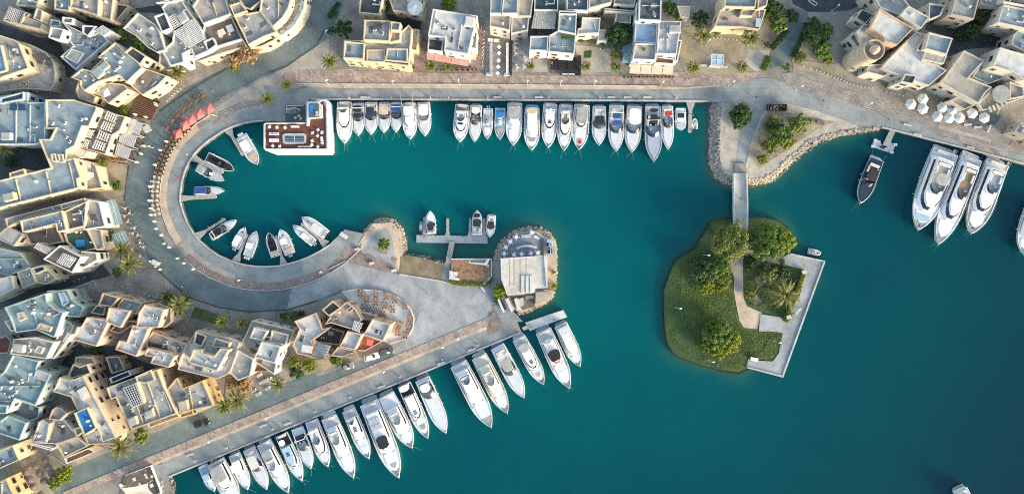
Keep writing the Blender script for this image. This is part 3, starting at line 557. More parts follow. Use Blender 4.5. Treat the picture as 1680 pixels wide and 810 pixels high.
def finish_buildings():
    for B in BUILD:
        org = B['org']; th = B['th']
        for b in B['blk']:
            poly, z, par, o = b['poly'], b['z'], b['par'], b['o']; zt = z+par; wt = o.get('rim', .30)
            inn = offset(poly, wt); n = len(poly); m = MB()
            z0 = o.get('z0', -.3)
            m.add([(p[0], p[1], z0) for p in poly]+[(p[0], p[1], zt) for p in poly]+[(p[0], p[1], zt) for p in inn]+[(p[0], p[1], z-.05) for p in inn],
                  [(k*n+i, k*n+(i+1) % n, (k+1)*n+(i+1) % n, (k+1)*n+i) for k in range(3) for i in range(n)])
            m.build('wall', M[o.get('wall', B['wall'])], th, org=org)
            m = MB(); m.sheet(inn, z); m.build('roof', M[b['rm']], th, org=org)
            if B['win'] and o.get('win', True) and z > 3.5:
                cnt = 0
                for i in range(n):
                    a, e = Vector(poly[i][:2]), Vector(poly[(i+1) % n][:2]); d = e-a; L_ = d.length
                    if L_ < 2.2: continue
                    u = d/L_; nn = Vector((u.y, -u.x)); mid = (a+e)/2
                    if nn.dot((-mid).normalized()) < .12: continue
                    for fl in range(max(1, int(z/3.1))):
                        zz = z-2.3-3.1*fl
                        if zz < .5: continue
                        k = max(1, int(L_/2.9))
                        for q in range(k):
                            if R.random() < .22: continue
                            p = a+u*(L_*(q+.5)/k); t_ = p+nn*.5
                            if any(zb > zz-.3 and inside(t_, pb) for pb, zb in BLOCKS): continue
                            cnt += 1
                            if cnt > 26: continue
                            me = R.choice(WIN); w_ = link('window', me, th, (p.x+nn.x*.012-org.x, p.y+nn.y*.012-org.y, zz), math.atan2(u.y, u.x))
                    if L_ > 4 and R.random() < .7:
                        p = a+u*(L_*R.uniform(.3, .7)); t_ = p+nn*.6
                        if not any(inside(t_, pb) for pb, zb in BLOCKS): link('door', DOOR, th, (p.x+nn.x*.014-org.x, p.y+nn.y*.014-org.y, .05), math.atan2(u.y, u.x))
            # stair heads and low dividing walls on the larger roofs
            ar = abs(sum(inn[k-1][0]*inn[k][1]-inn[k][0]*inn[k-1][1] for k in range(n)))/2
            if B['deco'] and ar > 45 and b['rm'] not in ('chalk', 'reddeck') and par > .2:
                cx, cy = sum(q[0] for q in inn)/n, sum(q[1] for q in inn)/n; k0 = max(range(n), key=lambda k: (Vector(poly[k][:2])-Vector(poly[k-1][:2])).length)
                a, e = Vector(poly[k0-1][:2]), Vector(poly[k0][:2]); u = (e-a).normalized(); nn = Vector((-u.y, u.x)); rz = math.atan2(u.y, u.x)
                for f in ([.16, .5, .8] if ar > 140 else [.22, .7] if ar > 80 else [.24]):
                    f += R.uniform(-.08, .08); p_ = a+u*((e-a).length*f)+nn*R.uniform(1.9, 2.6)
                    if not inside(p_, inn) or any(zb > z+.3 and inside(p_, offset(pb, -2)) for pb, zb in BLOCKS): continue
                    if R.random() < .62:
                        hx, hy, hz = R.uniform(2.2, 3.4), R.uniform(2.0, 2.8), R.uniform(1.0, 2.0); m = MB(); m.box((p_.x, p_.y, z+hz/2), (hx, hy, hz), rz); m.build('stair_head', M[o.get('wall', B['wall'])], th, org=org)
                        m = MB(); m.box((p_.x, p_.y, z+hz+.03), (hx-.35, hy-.35, .06), rz); m.build('stair_roof', M[R.choice(['rgrey', 'rtan', 'rwhite', b['rm']])], th, org=org)
                    q_ = a+u*((e-a).length*f+2.2); r_ = q_.copy(); st = 0
                    while inside(r_+nn*.6, inn) and st < 30 or st < 1: r_ = r_+nn*.5; st += 1
                    if st > 4:
                        m = MB(); mm = (q_+nn*.3+r_)/2; m.box((mm.x, mm.y, z+.22), ((r_-q_).length-.4, .2, .44), rz+math.pi/2); m.build('dividing_wall', M[o.get('wall', B['wall'])], th, org=org)
            # roof services
            if b['rm'] not in ('chalk', 'reddeck') and o.get('par', .7) > .2:
                xs = [p[0] for p in inn]; ys = [p[1] for p in inn]; area = abs(sum(inn[k-1][0]*inn[k][1]-inn[k][0]*inn[k-1][1] for k in range(n)))/2
                want = min(o.get('ac', B['nac']), int(area/14)); nb = 0 if (z < 5 and want == 0) or not B['deco'] else min(8, int(area/18)); want += nb; tries = 0
                ang = math.atan2(poly[1][1]-poly[0][1], poly[1][0]-poly[0][0])
                while want > 0 and tries < 70:
                    tries += 1; p = Vector((R.uniform(min(xs), max(xs)), R.uniform(min(ys), max(ys))))
                    sm = offset(inn, .9)
                    if not inside(p, sm) or not inside(p, inn): continue
                    if any(zb > z+.3 and inside(p, offset(pb, -1.0)) for pb, zb in BLOCKS): continue
                    me = R.choice([AC, AC, AC, AC, TANK, DISH]) if want > nb else R.choice(BITS); link(me.name.split('.')[0], me, th, (p.x-org.x, p.y-org.y, z+.004), ang+R.choice([0, 1.57])); want -= 1
def on(B, name, mesh, mats): return mesh.build(name, mats, B['th'], org=B['org'])
def P4(t, pts, z): return TP(t, pts, z)
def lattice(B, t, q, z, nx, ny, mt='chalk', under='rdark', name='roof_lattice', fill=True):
    """open grid roof (pergola lattice) over a quad"""
    a, b, c, d = P4(t, q, z); m = MB()
    def pt(u, v): return (a.lerp(b, u)).lerp(d.lerp(c, u), v)
    def bar(p, r, w_):
        t_ = (r-p).normalized(); s_ = Vector((-t_.y, t_.x, 0))*w_/2
        m.prism([p-s_, r-s_, r+s_, p+s_], z-.12, z, 0)
    for i in range(nx+1): bar(pt(i/nx, 0), pt(i/nx, 1), .16)
    m2 = m; z_ = z
    for j in range(ny+1):
        p, r = pt(0, j/ny), pt(1, j/ny); t_ = (r-p).normalized(); s_ = Vector((-t_.y, t_.x, 0))*.08; m.prism([p-s_, r-s_, r+s_, p+s_], z-.10, z+.015, 0)
    on(B, name, m, M[mt])
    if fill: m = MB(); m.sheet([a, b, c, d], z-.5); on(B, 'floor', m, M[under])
def slats(B, t, q, z, n, mt='woodlt', gap=.45, name='pergola', under=None, posts=True):
    a, b, c, d = P4(t, q, z); m = MB()
    for i in range(n):
        u0, u1 = i/n, (i+1-gap)/n; m.prism([a.lerp(b, u0), a.lerp(b, u1), d.lerp(c, u1), d.lerp(c, u0)], z-.1, z)
    for v in (.04, .5, .96):
        p, r = a.lerp(d, v), b.lerp(c, v); t_ = (r-p).normalized(); s_ = Vector((-t_.y, t_.x, 0))*.09; m.prism([p-s_, r-s_, r+s_, p+s_], z-.28, z-.105)
    if posts:
        for p in (a, b, c, d): m.box((p.x+(a+c).x*0, p.y, (z-.3)/2), (.16, .16, z-.3))
    return on(B, name, m, M[mt]) if B else m
def panel(B, t, q, z, mt, name, th=.12, nd=0):
    m = MB(); pts = P4(t, q, z); m.prism(pts, z-th, z, 0)
    if nd:
        for i in range(1, nd):
            p, r = pts[0].lerp(pts[1], i/nd), pts[3].lerp(pts[2], i/nd); t_ = (r-p).normalized(); s_ = Vector((-t_.y, t_.x, 0))*.06; m.prism([p-s_, r-s_, r+s_, p+s_], z+.003, z+.06, 1)
        return on(B, name, m, [M[mt], M['chalk']])
    return on(B, name, m, M[mt])

# ---- west quarter
b = building('small sand house with a square black roof lattice, in the northwest corner', 'sandw', [('H1', 8, 'rtan', [(100,75),(275,135),(215,275),(35,230)], dict(ac=0)), ('H1', 8.6, 'rtan', [(275,135),(330,150),(300,190),(470,260),(450,330),(215,275)]), ('H1', 9.5, 'rtan', [(405,85),(470,120),(455,245),(365,205)]), ('H1', 6, 'rdark', [(180,70),(405,80),(370,190),(310,160)])])
lattice(b, 'H1', [(110,95),(255,145),(210,265),(65,205)], 8.75, 8, 6, 'bone', 'rslate')
building('pale stair-roofed house at the top edge beside the lattice house', 'sage', [('H1', 8, 'rgrey', [(200,-60),(460,-60),(400,80),(180,60)]), ('H1', 9, 'rtan', [(330,-60),(450,-60),(420,40),(340,10)])])
b = building('grey flat-roofed house with white raised stair box, north of the dark street bend', 'chalk', [
  ('A1', 7.5, 'rblue', [(415,150),(545,215),(600,240),(660,210),(720,275),(500,465),(400,378),(485,305),(455,270),(455,200)], dict(ac=5)), ('A1', 10.5, 'rgrey', [(335,178),(425,195),(400,268),(320,250)], dict(ac=0)), ('A1', 8.6, 'rgrey', [(415,112),(488,122),(478,160),(412,150)]),
  ('A1', 8.8, 'rdark', [(545,168),(640,175),(582,243),(545,215)]), ('A1', 8.6, 'rdark', [(680,168),(735,205),(690,245),(622,205)]), ('A1', 8.2, 'rgrey', [(475,322),(555,352),(510,425),(430,380)], dict(par=.15)), ('A1', 6.6, 'rteal', [(335,128),(400,140),(400,178),(325,175)])])
lattice(b, 'A1', [(680,175),(730,205),(690,238),(630,205)], 9.5, 6, 5)
building('long grey-green house with pale parapets along the top edge', 'sandw', [('A1', 8, 'rteal', [(362,-60),(465,-60),(458,75),(360,62)]), ('A1', 8.5, 'rtan', [(470,-60),(660,-60),(650,105),(560,75),(465,50)]), ('A1', 7, 'rtan', [(662,-60),(760,-60),(735,138),(652,112)]), ('A1', 5, 'rdark', [(755,20),(860,40),(770,145),(737,130)])])
b = building('sunlit cream corner building with a curved lower storey at the western edge', 'cream', [('A1', 9, 'rgrey', [(-200,170),(95,265),(125,290),(190,455),(0,520),(-200,560)]), ('A1', 9.4, 'rsky', [(-200,250),(5,300),(45,470),(-200,540)]),
  ('A1', 4.6, 'rgrey', [(110,270),(210,300),(300,345),(355,410),(368,480),(362,560),(330,600),(160,590),(0,610),(-200,650),(-200,520)], dict(wall='sage'))])
for q in ([(245,355),(290,370),(285,395),(245,380)],[(245,392),(285,405),(280,430),(245,420)],[(300,372),(340,390),(335,412),(300,395)],[(300,410),(338,425),(335,448),(298,432)],[(160,345),(225,365),(220,400),(170,390)]): panel(b, 'A1', q, 5.5, 'rdark', 'skylight', .15)
building('weathered grey house with a round white terrace seat, behind the two green trees', 'bone', [('A1', 7.5, 'rgrey', [(915,85),(1030,165),(1060,210),(1100,335),(1040,350),(985,320),(900,240),(815,190)], dict(ac=4))])
b = building('blue-roofed corner house with sunlit yellow front beside the ring road', 'cream', [('A1', 9, 'rblue', [(765,280),(825,340),(880,370),(945,450),(880,510),(840,550),(790,500),(730,520),(650,545),(560,605),(530,570),(530,540),(470,515),(545,455),(600,470),(690,385),(650,385),(680,350)], dict(ac=7)),
  ('A1', 10.2, 'rdark', [(872,310),(970,375),(930,430),(825,350)], dict(ac=0)), ('A1', 6.6, 'rtan', [(955,455),(1010,470),(1110,505),(1050,570),(945,635),(850,555),(890,510)], dict(ac=1)), ('A1', 6, 'rgrey', [(650,565),(700,545),(820,560),(850,592),(720,690),(640,612)], dict(ac=0)), ('A1', 5.2, 'rtan', [(520,540),(560,600),(640,640),(620,690),(520,650),(500,600)])])
panel(b, 'A1', [(965,470),(1040,490),(960,585),(905,560)], 7.45, 'rbrown', 'roof_well', .1)
b = building('dark blue roof with two blue solar panels, at the western edge', 'bluew', [('A1', 8, 'rblue', [(-100,680),(-100,655),(180,612),(185,680),(300,680),(300,940),(230,960),(-100,960)], dict(ac=4)), ('A1', 8.8, 'rslate', [(0,650),(155,610),(155,660),(0,690)])])
for q in ([(65,690),(112,690),(112,735),(62,735)],[(120,690),(165,690),(172,735),(122,735)]): panel(b, 'A1', q, 9.2, 'solar', 'solar_panel', .08)
b = building('long stepped blue-roofed block with sunlit yellow terraces facing the ring road', 'cream', [('B1', 9, 'rblue', [(640,-20),(640,0),(590,110),(545,110),(495,240),(440,270),(440,330),(490,320),(535,450),(510,460),(520,520),(0,650),(-150,690),(-150,500),(0,468),(335,385),(255,195),(330,195),(365,125),(305,125),(300,-68),(490,-68),(520,-55)], dict(ac=16)),
  ('B1', 5.5, 'rtan', [(640,0),(835,45),(795,140),(745,170),(700,300),(500,245),(550,112),(590,112)], dict(ac=0)), ('B1', 6.5, 'chalk', [(445,245),(480,232),(580,275),(560,312),(450,332)], dict(ac=0, par=.05)), ('B1', 4.8, 'rtan', [(490,322),(600,345),(635,370),(680,520),(520,540),(515,465),(535,450)], dict(ac=0)),
  ('B1', 9.6, 'rgrey', [(60,420),(155,392),(170,430),(65,455)], dict(ac=0)), ('B1', 9.8, 'rgrey', [(335,295),(365,290),(378,345),(345,345)], dict(ac=0, par=.2)), ('B1', 9.8, 'rgrey', [(380,295),(415,295),(425,350),(395,350)], dict(ac=0, par=.2))])
for q in ([(715,10),(785,35),(765,90),(690,60)],[(690,75),(760,100),(740,150),(665,125)],[(660,135),(735,165),(715,215),(640,190)],[(635,200),(705,225),(690,275),(610,255)],[(580,130),(630,140),(605,190),(555,175)],[(550,190),(600,205),(580,255),(525,240)]):
    panel(b, 'B1', q, 6.27, 'rbrown', 'terrace_well', .1); slats(b, 'B1', q, 6.7, 5, 'chalk', .5, 'pergola', posts=False)
for q in ([(540,345),(600,345),(600,385),(545,385)],[(560,410),(620,415),(625,450),(565,455)]): panel(b, 'B1', q, 5.2, 'chalk', 'facade_panel', .2)
b = building('tan-slatted front pavilion beside the yellow terraces', 'wood', [('B1', 2.6, 'rbrown', [(760,180),(800,190),(770,300),(720,310)], dict(win=False, ac=0, par=.2))], name='pavilion', cat='pavilion', nac=0)
for k in range(3):
    q = [(840-k*30,50+k*85),(952-k*38,92+k*85),(925-k*38,172+k*80),(810-k*25,130+k*85)]; slats(b, 'B1', q, 3.4, 9, 'metalac', .25, 'pergola')
b = building('long cream house with grey roof sections and a curved court, beside the glass-roofed terraces', 'sandw', [('C1', 8.5, 'rblue', [(130,90),(410,22),(440,150),(380,165),(365,112),(150,167)], dict(ac=3)), ('C1', 7.2, 'rgrey', [(30,75),(560,-62),(575,-30),(410,18),(130,88),(50,135)], dict(ac=4)), ('C1', 7.4, 'rbrown', [(415,30),(575,-40),(560,125),(455,150)], dict(ac=2)),
  ('C1', 6.8, 'rtan', [(582,-52),(658,-38),(700,128),(555,150),(540,40)], dict(ac=0, wall='chalk')), ('C1', 5, 'rbrown', [(160,170),(370,115),(420,230),(310,250),(200,245)], dict(ac=0)), ('C1', 4.6, 'rgreen', [(420,170),(570,140),(650,270),(520,305),(440,230)], dict(ac=0)), ('C1', 5, 'rtan', [(565,130),(670,150),(690,270),(640,285)], dict(ac=0))])
panel(b, 'C1', [(500,215),(555,213),(562,258),(505,266)], 4.9, 'pool', 'plunge_pool', .25); panel(b, 'C1', [(592,45),(638,48),(650,95),(600,80)], 7.52, 'rdark', 'roof_well', .1)
for z_, q in ((3.2, [(662,-38),(765,-52),(818,108),(700,132)]), (3.0, [(740,180),(830,155),(865,245),(770,262)])):
    panel(b, 'C1', q, z_, 'awnteal', 'glass_roof', .08, 4); a_ = P4('C1', q, z_)
building('plain grey slab roof turned cornerwise at the western edge', 'taupe', [('C1', 7, 'rgrey', [(50,128),(152,175),(90,258),(-40,200)], dict(par=.2))], deco=False)
b = building('house with white-walled end and a grey roof terrace under a white lattice', 'chalk', [('C1', 8.3, 'rbrown', [(395,252),(542,328),(478,435),(285,345)], dict(ac=2)), ('C1', 8, 'rdark', [(250,232),(345,280),(310,312),(222,268)], dict(ac=0, wall='sandw')), ('C1', 5.5, 'rtan', [(540,290),(640,300),(648,350),(560,400),(500,420)], dict(ac=0))])
lattice(b, 'C1', [(420,305),(505,340),(460,400),(375,365)], 9.6, 7, 6, fill=False); lattice(b, 'C1', [(250,240),(335,280),(310,303),(232,265)], 8.85, 7, 3)
building('low house with a dark open court and pale stepped roofs, at the western edge', 'sage', [('C1', 6, 'rblue', [(-120,260),(0,270),(130,300),(205,390),(110,430),(60,460),(0,440),(-120,440)], dict(ac=4)), ('C1', 6.5, 'rgrey', [(110,432),(200,397),(240,500),(150,540)]), ('C1', 8, 'rwhite', [(-120,490),(0,470),(75,455),(95,540),(0,590),(-120,640)], dict(ac=1)), ('C1', 5.8, 'rtan', [(205,395),(290,378),(375,475),(305,512),(240,500)], dict(ac=1)), ('C1', 6.6, 'rdark', [(205,405),(285,385),(305,415),(235,445)], dict(ac=0))])
b = building('large pale teal-roofed block with a plant-filled roof and an angled wing', 'tealw', [('H2', 10, 'rteal', [(45,230),(500,75),(520,170),(590,235),(700,285),(605,555),(590,560),(400,480),(170,510),(100,330)], dict(ac=6)), ('H2', 7.6, 'rteal', [(520,45),(640,50),(740,30),(800,140),(925,230),(880,340),(760,330),(700,300),(600,235),(535,150)], dict(ac=3)),
  ('H2', 11, 'rtan', [(180,295),(235,280),(285,350),(210,385)], dict(ac=0, par=.1, wall='sandw')), ('H2', 10.8, 'rtan', [(440,400),(570,445),(550,500),(400,460)], dict(ac=0, par=.15, wall='sandw')), ('H2', 9, 'rslate', [(120,205),(225,175),(260,235),(150,280)], dict(ac=0)), ('H2', 8.3, 'rsky', [(640,70),(700,60),(760,180),(690,215)], dict(ac=0, par=.2)), ('H2', 8.8, 'rblue', [(45,385),(130,360),(200,470),(120,500)], dict(ac=1))])
building('weathered beige-roofed house with a concrete roof hatch, below the teal block', 'bone', [('H2', 9.5, 'rtan', [(150,580),(400,560),(470,580),(600,615),(510,800),(110,745)], dict(ac=4)), ('H2', 10.4, 'rgrey', [(415,655),(485,675),(450,745),(380,720)], dict(ac=0, par=.15)), ('H2', 7, 'rgrey', [(660,390),(760,380),(820,440),(740,600),(590,800),(530,790),(610,615)], dict(ac=3)), ('H2', 7.6, 'chalk', [(690,610),(750,500),(790,520),(740,600)], dict(ac=0, par=.1))])
building('red-brown roof deck at the western edge', 'taupe', [('H2', 6.5, 'reddeck', [(-60,580),(70,540),(130,600),(90,740),(-60,740)], dict(ac=1))])
building('big green-grey flat roof crowded with machines, below the beige roof', 'tealw', [('H3', 9, 'rteal', [(-140,260),(0,300),(40,270),(140,80),(280,110),(430,150),(400,235),(560,295),(390,640),(165,565),(80,720),(-140,700)], dict(ac=18)), ('H3', 9.5, 'rgrey', [(400,240),(545,300),(500,370),(370,330)], dict(ac=0, par=.1)), ('H3', 9.5, 'rblue', [(-140,620),(80,640),(70,730),(-140,730)], dict(ac=1))])
building('lower teal house with sunken square roof, beside the machine-filled roof', 'tealw', [('E1', 7, 'rteal', [(60,195),(205,255),(150,390),(-120,300),(-120,260),(0,240)], dict(ac=1)), ('E1', 5, 'rslate', [(130,70),(310,130),(300,215),(215,250),(80,190)], dict(ac=0))])
building('cream cottage with two dark window slots at the bottom-west corner', 'cream', [('E1', 7, 'rblue', [(-120,500),(0,465),(100,430),(150,545),(0,610),(-120,640)], dict(ac=2))])
building('amber sunlit house beside the dotted palm terrace', 'ochre', [('E1', 7.5, 'rblue', [(-120,760),(0,715),(45,690),(115,830),(130,1000),(-120,1000)], dict(ac=2))])
b = building('long tan house with pale lit spine wall and a blue-tiled roof terrace', 'sandw', [('D1', 9.5, 'rwhite', [(352,495),(395,398),(470,420),(548,390),(770,800),(680,830),(600,612),(515,618),(470,530)], dict(ac=3)), ('D1', 7.5, 'rdark', [(485,310),(530,330),(578,312),(605,375),(545,388),(465,410),(450,385)], dict(ac=5)),
  ('D1', 10.4, 'blue_gel', [(490,637),(580,600),(640,735),(560,785),(520,710)], dict(ac=2, wall='cream')), ('D1', 7, 'rtan', [(580,600),(680,730),(640,740)], dict(ac=0)), ('E1', 6.5, 'rgrey', [(570,300),(640,280),(660,320),(600,360)], dict(ac=0)), ('E1', 5.8, 'rtan', [(430,420),(600,362),(690,435),(500,525)], dict(ac=1, wall='cream')), ('E1', 5.2, 'rwhite', [(640,345),(750,310),(900,330),(905,415),(690,425)], dict(ac=2)), ('E1', 3.2, 'terracotta', [(500,530),(690,450),(750,480),(520,575)], dict(ac=0, wall='chalk')), ('D1', 5, 'taupe', [(500,265),(610,265),(640,310),(580,320),(495,305)], dict(ac=0)), ('D1', 3.5, 'rslate', [(700,265),(790,262),(830,350),(740,375)], dict(ac=1))])
for k in range(3):
    q = [(640+k*48,345-k*14),(680+k*48,333-k*14),(700+k*45,368-k*14),(660+k*45,382-k*14)]; slats(b, 'E1', q, 6.6, 4, 'rgrey', .3, 'pergola', posts=False)
building('rounded tan house with curved white terrace walls in the southwest quarter', 'taupe', [('E1', 6.5, 'rwhite', [(300,245),(335,225),(385,260),(360,395),(250,405)], dict(ac=1)), ('E1', 7, 'rtan', [(405,150),(440,125),(480,140),(525,175),(465,235),(380,225)], dict(ac=1)), ('E1', 4.5, 'rtan', [(385,235),(500,225),(560,300),(600,360),(430,420),(240,410),(360,400)], dict(ac=2, wall='chalk')), ('E1', 4, 'rgrey', [(240,410),(420,450),(400,470),(235,425)], dict(ac=0, wall='chalk'))])
b = building('grey-roofed house with a framed solar lattice and a sunlit inner wall, beside the street', 'cream', [('P', 8, 'rgrey', [(174,636),(222,618),(258,606),(268,632),(290,678),(216,705),(189,652),(182,655)], dict(ac=2)), ('D1', 9.6, 'rdark', [(812,470),(908,432),(957,572),(882,605)], dict(ac=0, par=.2)), ('D1', 8.6, 'rgrey', [(895,395),(1000,350),(1030,420),(960,440),(910,430)], dict(ac=4)), ('D1', 7, 'canvas_navy', [(725,405),(855,352),(870,388),(740,440)], dict(ac=0, wall='chalk')), ('E2', 4.5, 'patio', [(0,300),(215,245),(235,270),(20,350)], dict(ac=0))])
lattice(b, 'D1', [(822,475),(898,445),(945,570),(885,592)], 10.0, 5, 9, 'metalac', 'solar')
b = building('pale flat-roofed house with an amber sunlit end, beside two tall palms', 'ochre', [('P', 7, 'rgrey', [(272,640),(289,620),(300,637),(332,624),(350,665),(290,678)], dict(ac=2)), ('E2', 5, 'rbrown', [(290,165),(410,165),(440,205),(330,255)], dict(ac=0, wall='cream')), ('E2', 4, 'rtan', [(230,250),(330,215),(335,255),(240,280)], dict(ac=0, wall='cream'))])
slats(b, 'E2', [(330,190),(400,165),(420,205),(350,235)], 6.0, 7, 'chalk', .5, 'pergola', posts=False)
# ---- terraces of stepped white houses
b = building('stepped white-roofed house with brown roof terrace, nearest the trellis yard', 'peach', [('D1', 9, 'rwhite', [(575,0),(725,20),(640,195),(480,150),(510,65),(540,60)], dict(ac=3)), ('C1', 8, 'rbrown', [(680,568),(790,600),(740,662),(652,648)], dict(ac=0)), ('C1', 9.2, 'rwhite', [(722,665),(862,690),(800,800),(700,762)], dict(ac=0)), ('C1', 6.5, 'rslate', [(640,650),(700,660),(690,720),(600,700)], dict(ac=1))])
b = building('stepped white-roofed house with two square seats on the roof, by the street palms', 'peach', [('C1', 9, 'rwhite', [(960,645),(1088,680),(1050,800),(905,800),(920,700)], dict(ac=2)), ('C1', 7, 'rblue', [(812,602),(942,635),(905,712),(775,665)], dict(ac=1)), ('C1', 6, 'rtan', [(1060,640),(1134,668),(1140,760),(1090,800),(1060,790),(1088,690)], dict(ac=0)), ('D1', 7, 'rbrown', [(800,10),(960,40),(985,70),(880,55),(790,110),(730,90)], dict(ac=1))])
b = building('stepped white roof house with slatted terrace, between the trellis yard and the lawn', 'peach', [('D1', 9, 'rwhite', [(880,55),(985,75),(950,170),(905,262),(765,215),(790,155),(840,165)], dict(ac=3)), ('D1', 9.2, 'rwhite', [(980,205),(1134,240),(1160,260),(1120,335),(1000,305),(1015,265),(960,255)], dict(ac=1)), ('D1', 6.5, 'rgrey', [(960,150),(1120,200),(1130,235),(975,200)], dict(ac=0)), ('D2', 7, 'rtan', [(40,338),(270,425),(212,560),(185,490),(0,445),(0,400)], dict(ac=3)), ('D1', 6.2, 'rtan', [(985,80),(1080,100),(1130,195),(965,150)], dict(ac=0))])
slats(b, 'D1', [(965,160),(1110,195),(1105,215),(965,185)], 7.6, 14, 'rdark', .5, 'pergola', posts=False)
b = building('white-topped house above a blue terrace and dark machine court, south of the lawn', 'sandw', [('D2', 6.5, 'rwhite', [(270,430),(330,332),(470,368),(560,380),(622,410),(545,620),(470,655),(208,590),(238,480)], dict(ac=2)), ('D2', 9.5, 'rwhite', [(312,455),(368,460),(375,482),(450,502),(490,450),(548,460),(468,602),(278,545)], dict(ac=4)), ('D2', 7.4, 'rdark', [(325,340),(400,368),(365,440),(312,420)], dict(ac=5)), ('D2', 7.8, 'rblue', [(455,382),(555,412),(545,450),(440,442)], dict(ac=0)), ('D2', 7.3, 'rblue', [(395,420),(480,440),(460,490),(375,470)], dict(ac=0, par=.3))])
b = building('cream house of cube roofs with a gravel-topped square, beside the villa with round terrace', 'bone', [('D2', 5.5, 'rtan', [(702,265),(985,330),(945,420),(890,440),(850,625),(720,540),(605,600),(550,610),(605,460),(650,380)], dict(ac=0)), ('D2', 8, 'rwhite', [(715,310),(805,335),(770,402),(688,380)], dict(ac=0)), ('D2', 8.6, 'rwhite', [(765,405),(892,440),(855,552),(718,510)], dict(ac=3)), ('D2', 6.5, 'rgrey', [(832,330),(945,360),(925,432),(820,410)], dict(ac=5)), ('D2', 7, 'rgrey', [(605,460),(712,520),(690,632),(610,665),(550,610)], dict(ac=1)), ('D2', 6.4, 'rteal', [(775,365),(830,375),(815,410),(765,400)], dict(ac=0)), ('D2', 4, 'terracotta', [(730,540),(845,575),(850,600),(710,610)], dict(ac=0, wall='peach'))])
b = building('peach villa with white roofs and a dark inner court, inside the round cafe terrace', 'peach', [('G3', 7.5, 'rwhite', [(10,270),(155,215),(200,322),(250,312),(125,402),(140,440),(225,522),(30,488),(0,430),(45,320)], dict(ac=1)), ('G3', 8.5, 'rdark', [(195,195),(265,135),(322,180),(240,237)], dict(ac=3)), ('G3', 8, 'rtan', [(265,215),(362,140),(415,187),(462,262),(385,322),(255,282),(215,292)], dict(ac=2)), ('G3', 8.6, 'rwhite', [(530,255),(652,292),(602,402),(470,360)], dict(ac=2)), ('G3', 8.2, 'rwhite', [(365,335),(462,357),(412,462),(310,440)], dict(ac=0)), ('G3', 4, 'rdark', [(130,380),(250,312),(345,340),(310,430),(160,410)], dict(ac=2)), ('G3', 4.5, 'rtan', [(420,200),(560,235),(530,262),(450,260)], dict(ac=0)), ('G3', 7.9, 'rdark', [(355,195),(395,165),(412,185),(375,215)], dict(ac=1)), ('G3', 4.2, 'terracotta', [(412,462),(470,362),(602,402),(480,470)], dict(ac=0)), ('G3', 7, 'rtan', [(300,440),(430,470),(330,510),(255,500)], dict(ac=0))], name='villa', cat='villa')
lattice(b, 'G3', [(155,410),(255,432),(222,520),(125,500)], 8.5, 6, 5, 'rslate', 'rwhite'); panel(b, 'G3', [(497,386),(540,398),(526,434),(490,428)], 5.4, 'paras_red', 'bougainvillea_canopy', .3)
slats(b, 'G3', [(410,265),(470,285),(445,345),(395,325)], 9.0, 6, 'chalk', .45, 'pergola', posts=False)
# ---- north row
building('yellow-walled narrow house with dark machine roof, behind the north row', 'cream', [('A3', 7, 'rdark', [(290,-60),(445,-60),(415,100),(278,85)], dict(ac=8))])
b = building('cream house under a large pale parasol, behind the arcaded house', 'cream', [('A3', 5.5, 'rgrey', [(480,0),(500,-60),(720,-60),(698,102),(505,72)], dict(ac=2)), ('A3', 6.5, 'rtan', [(590,-60),(700,-60),(690,20),(600,10)], dict(ac=1))])
b = building('white arcaded house with blue roof terraces facing the north promenade', 'cream', [('A3', 7, 'rgrey', [(178,266),(312,270),(480,288),(610,165),(632,192),(610,440),(440,418),(175,392)], dict(ac=0)), ('A3', 9.3, 'rgrey', [(314,132),(487,139),(482,276),(308,266)], dict(ac=2)), ('A3', 10, 'rblue', [(490,142),(556,152),(546,206),(490,200)], dict(ac=0)), ('A3', 7.9, 'rblue', [(182,272),(316,288),(310,394),(176,386)], dict(ac=0)), ('A3', 7.6, 'rblue', [(465,320),(602,325),(600,415),(452,402)], dict(ac=0)), ('A3', 8.6, 'rtan', [(492,205),(555,215),(552,270),(480,285)], dict(ac=0)), ('A3', 4.5, 'rtan', [(632,192),(680,198),(665,340),(622,330)], dict(ac=1)), ('A3', 7.5, 'rtan', [(330,330),(452,330),(450,416),(330,410)], dict(ac=0, par=.25))])
panel(b, 'A3', [(380,150),(435,155),(430,195),(375,190)], 10.1, 'rdark', 'skylight', .3)
b = building('square white-roofed house with a pink awning, on the north promenade', 'chalk', [('A3', 9.3, 'rwhite', [(770,60),(1066,106),(1004,362),(845,335),(852,250),(738,236)], dict(ac=3)), ('A3', 6, 'rdark', [(740,246),(842,262),(830,346),(735,332)], dict(ac=4)), ('A3', 5, 'rtan', [(1030,205),(1068,215),(1060,330),(1020,320)], dict(ac=0))])
panel(b, 'A3', [(730,338),(1018,385),(1005,442),(730,395)], 3.6, 'pink', 'awning', .1, 5); panel(b, 'A3', [(1030,310),(1068,318),(1055,402),(1020,390)], 3.4, 'awn', 'awning', .1)
b = building('grey double-roofed house behind the white sofa terrace', 'bone', [('A4', 9.6, 'rblue', [(102,-60),(182,-60),(172,92),(98,92)], dict(ac=0)), ('A4', 9.8, 'rblue', [(186,-60),(285,-60),(280,92),(176,92)], dict(ac=0)), ('A4', 8.4, 'rtan', [(98,96),(235,102),(230,205),(95,175)], dict(ac=1)), ('A4', 7, 'rgrey', [(240,110),(356,112),(350,205),(238,225)], dict(ac=1)), ('A4', 7.4, 'rtan', [(288,-60),(390,-60),(370,110),(284,108)], dict(ac=1))])
panel(b, 'A4', [(395,70),(536,82),(528,195),(370,190)], 7.2, 'woodlt', 'timber_canopy', .15, 9)
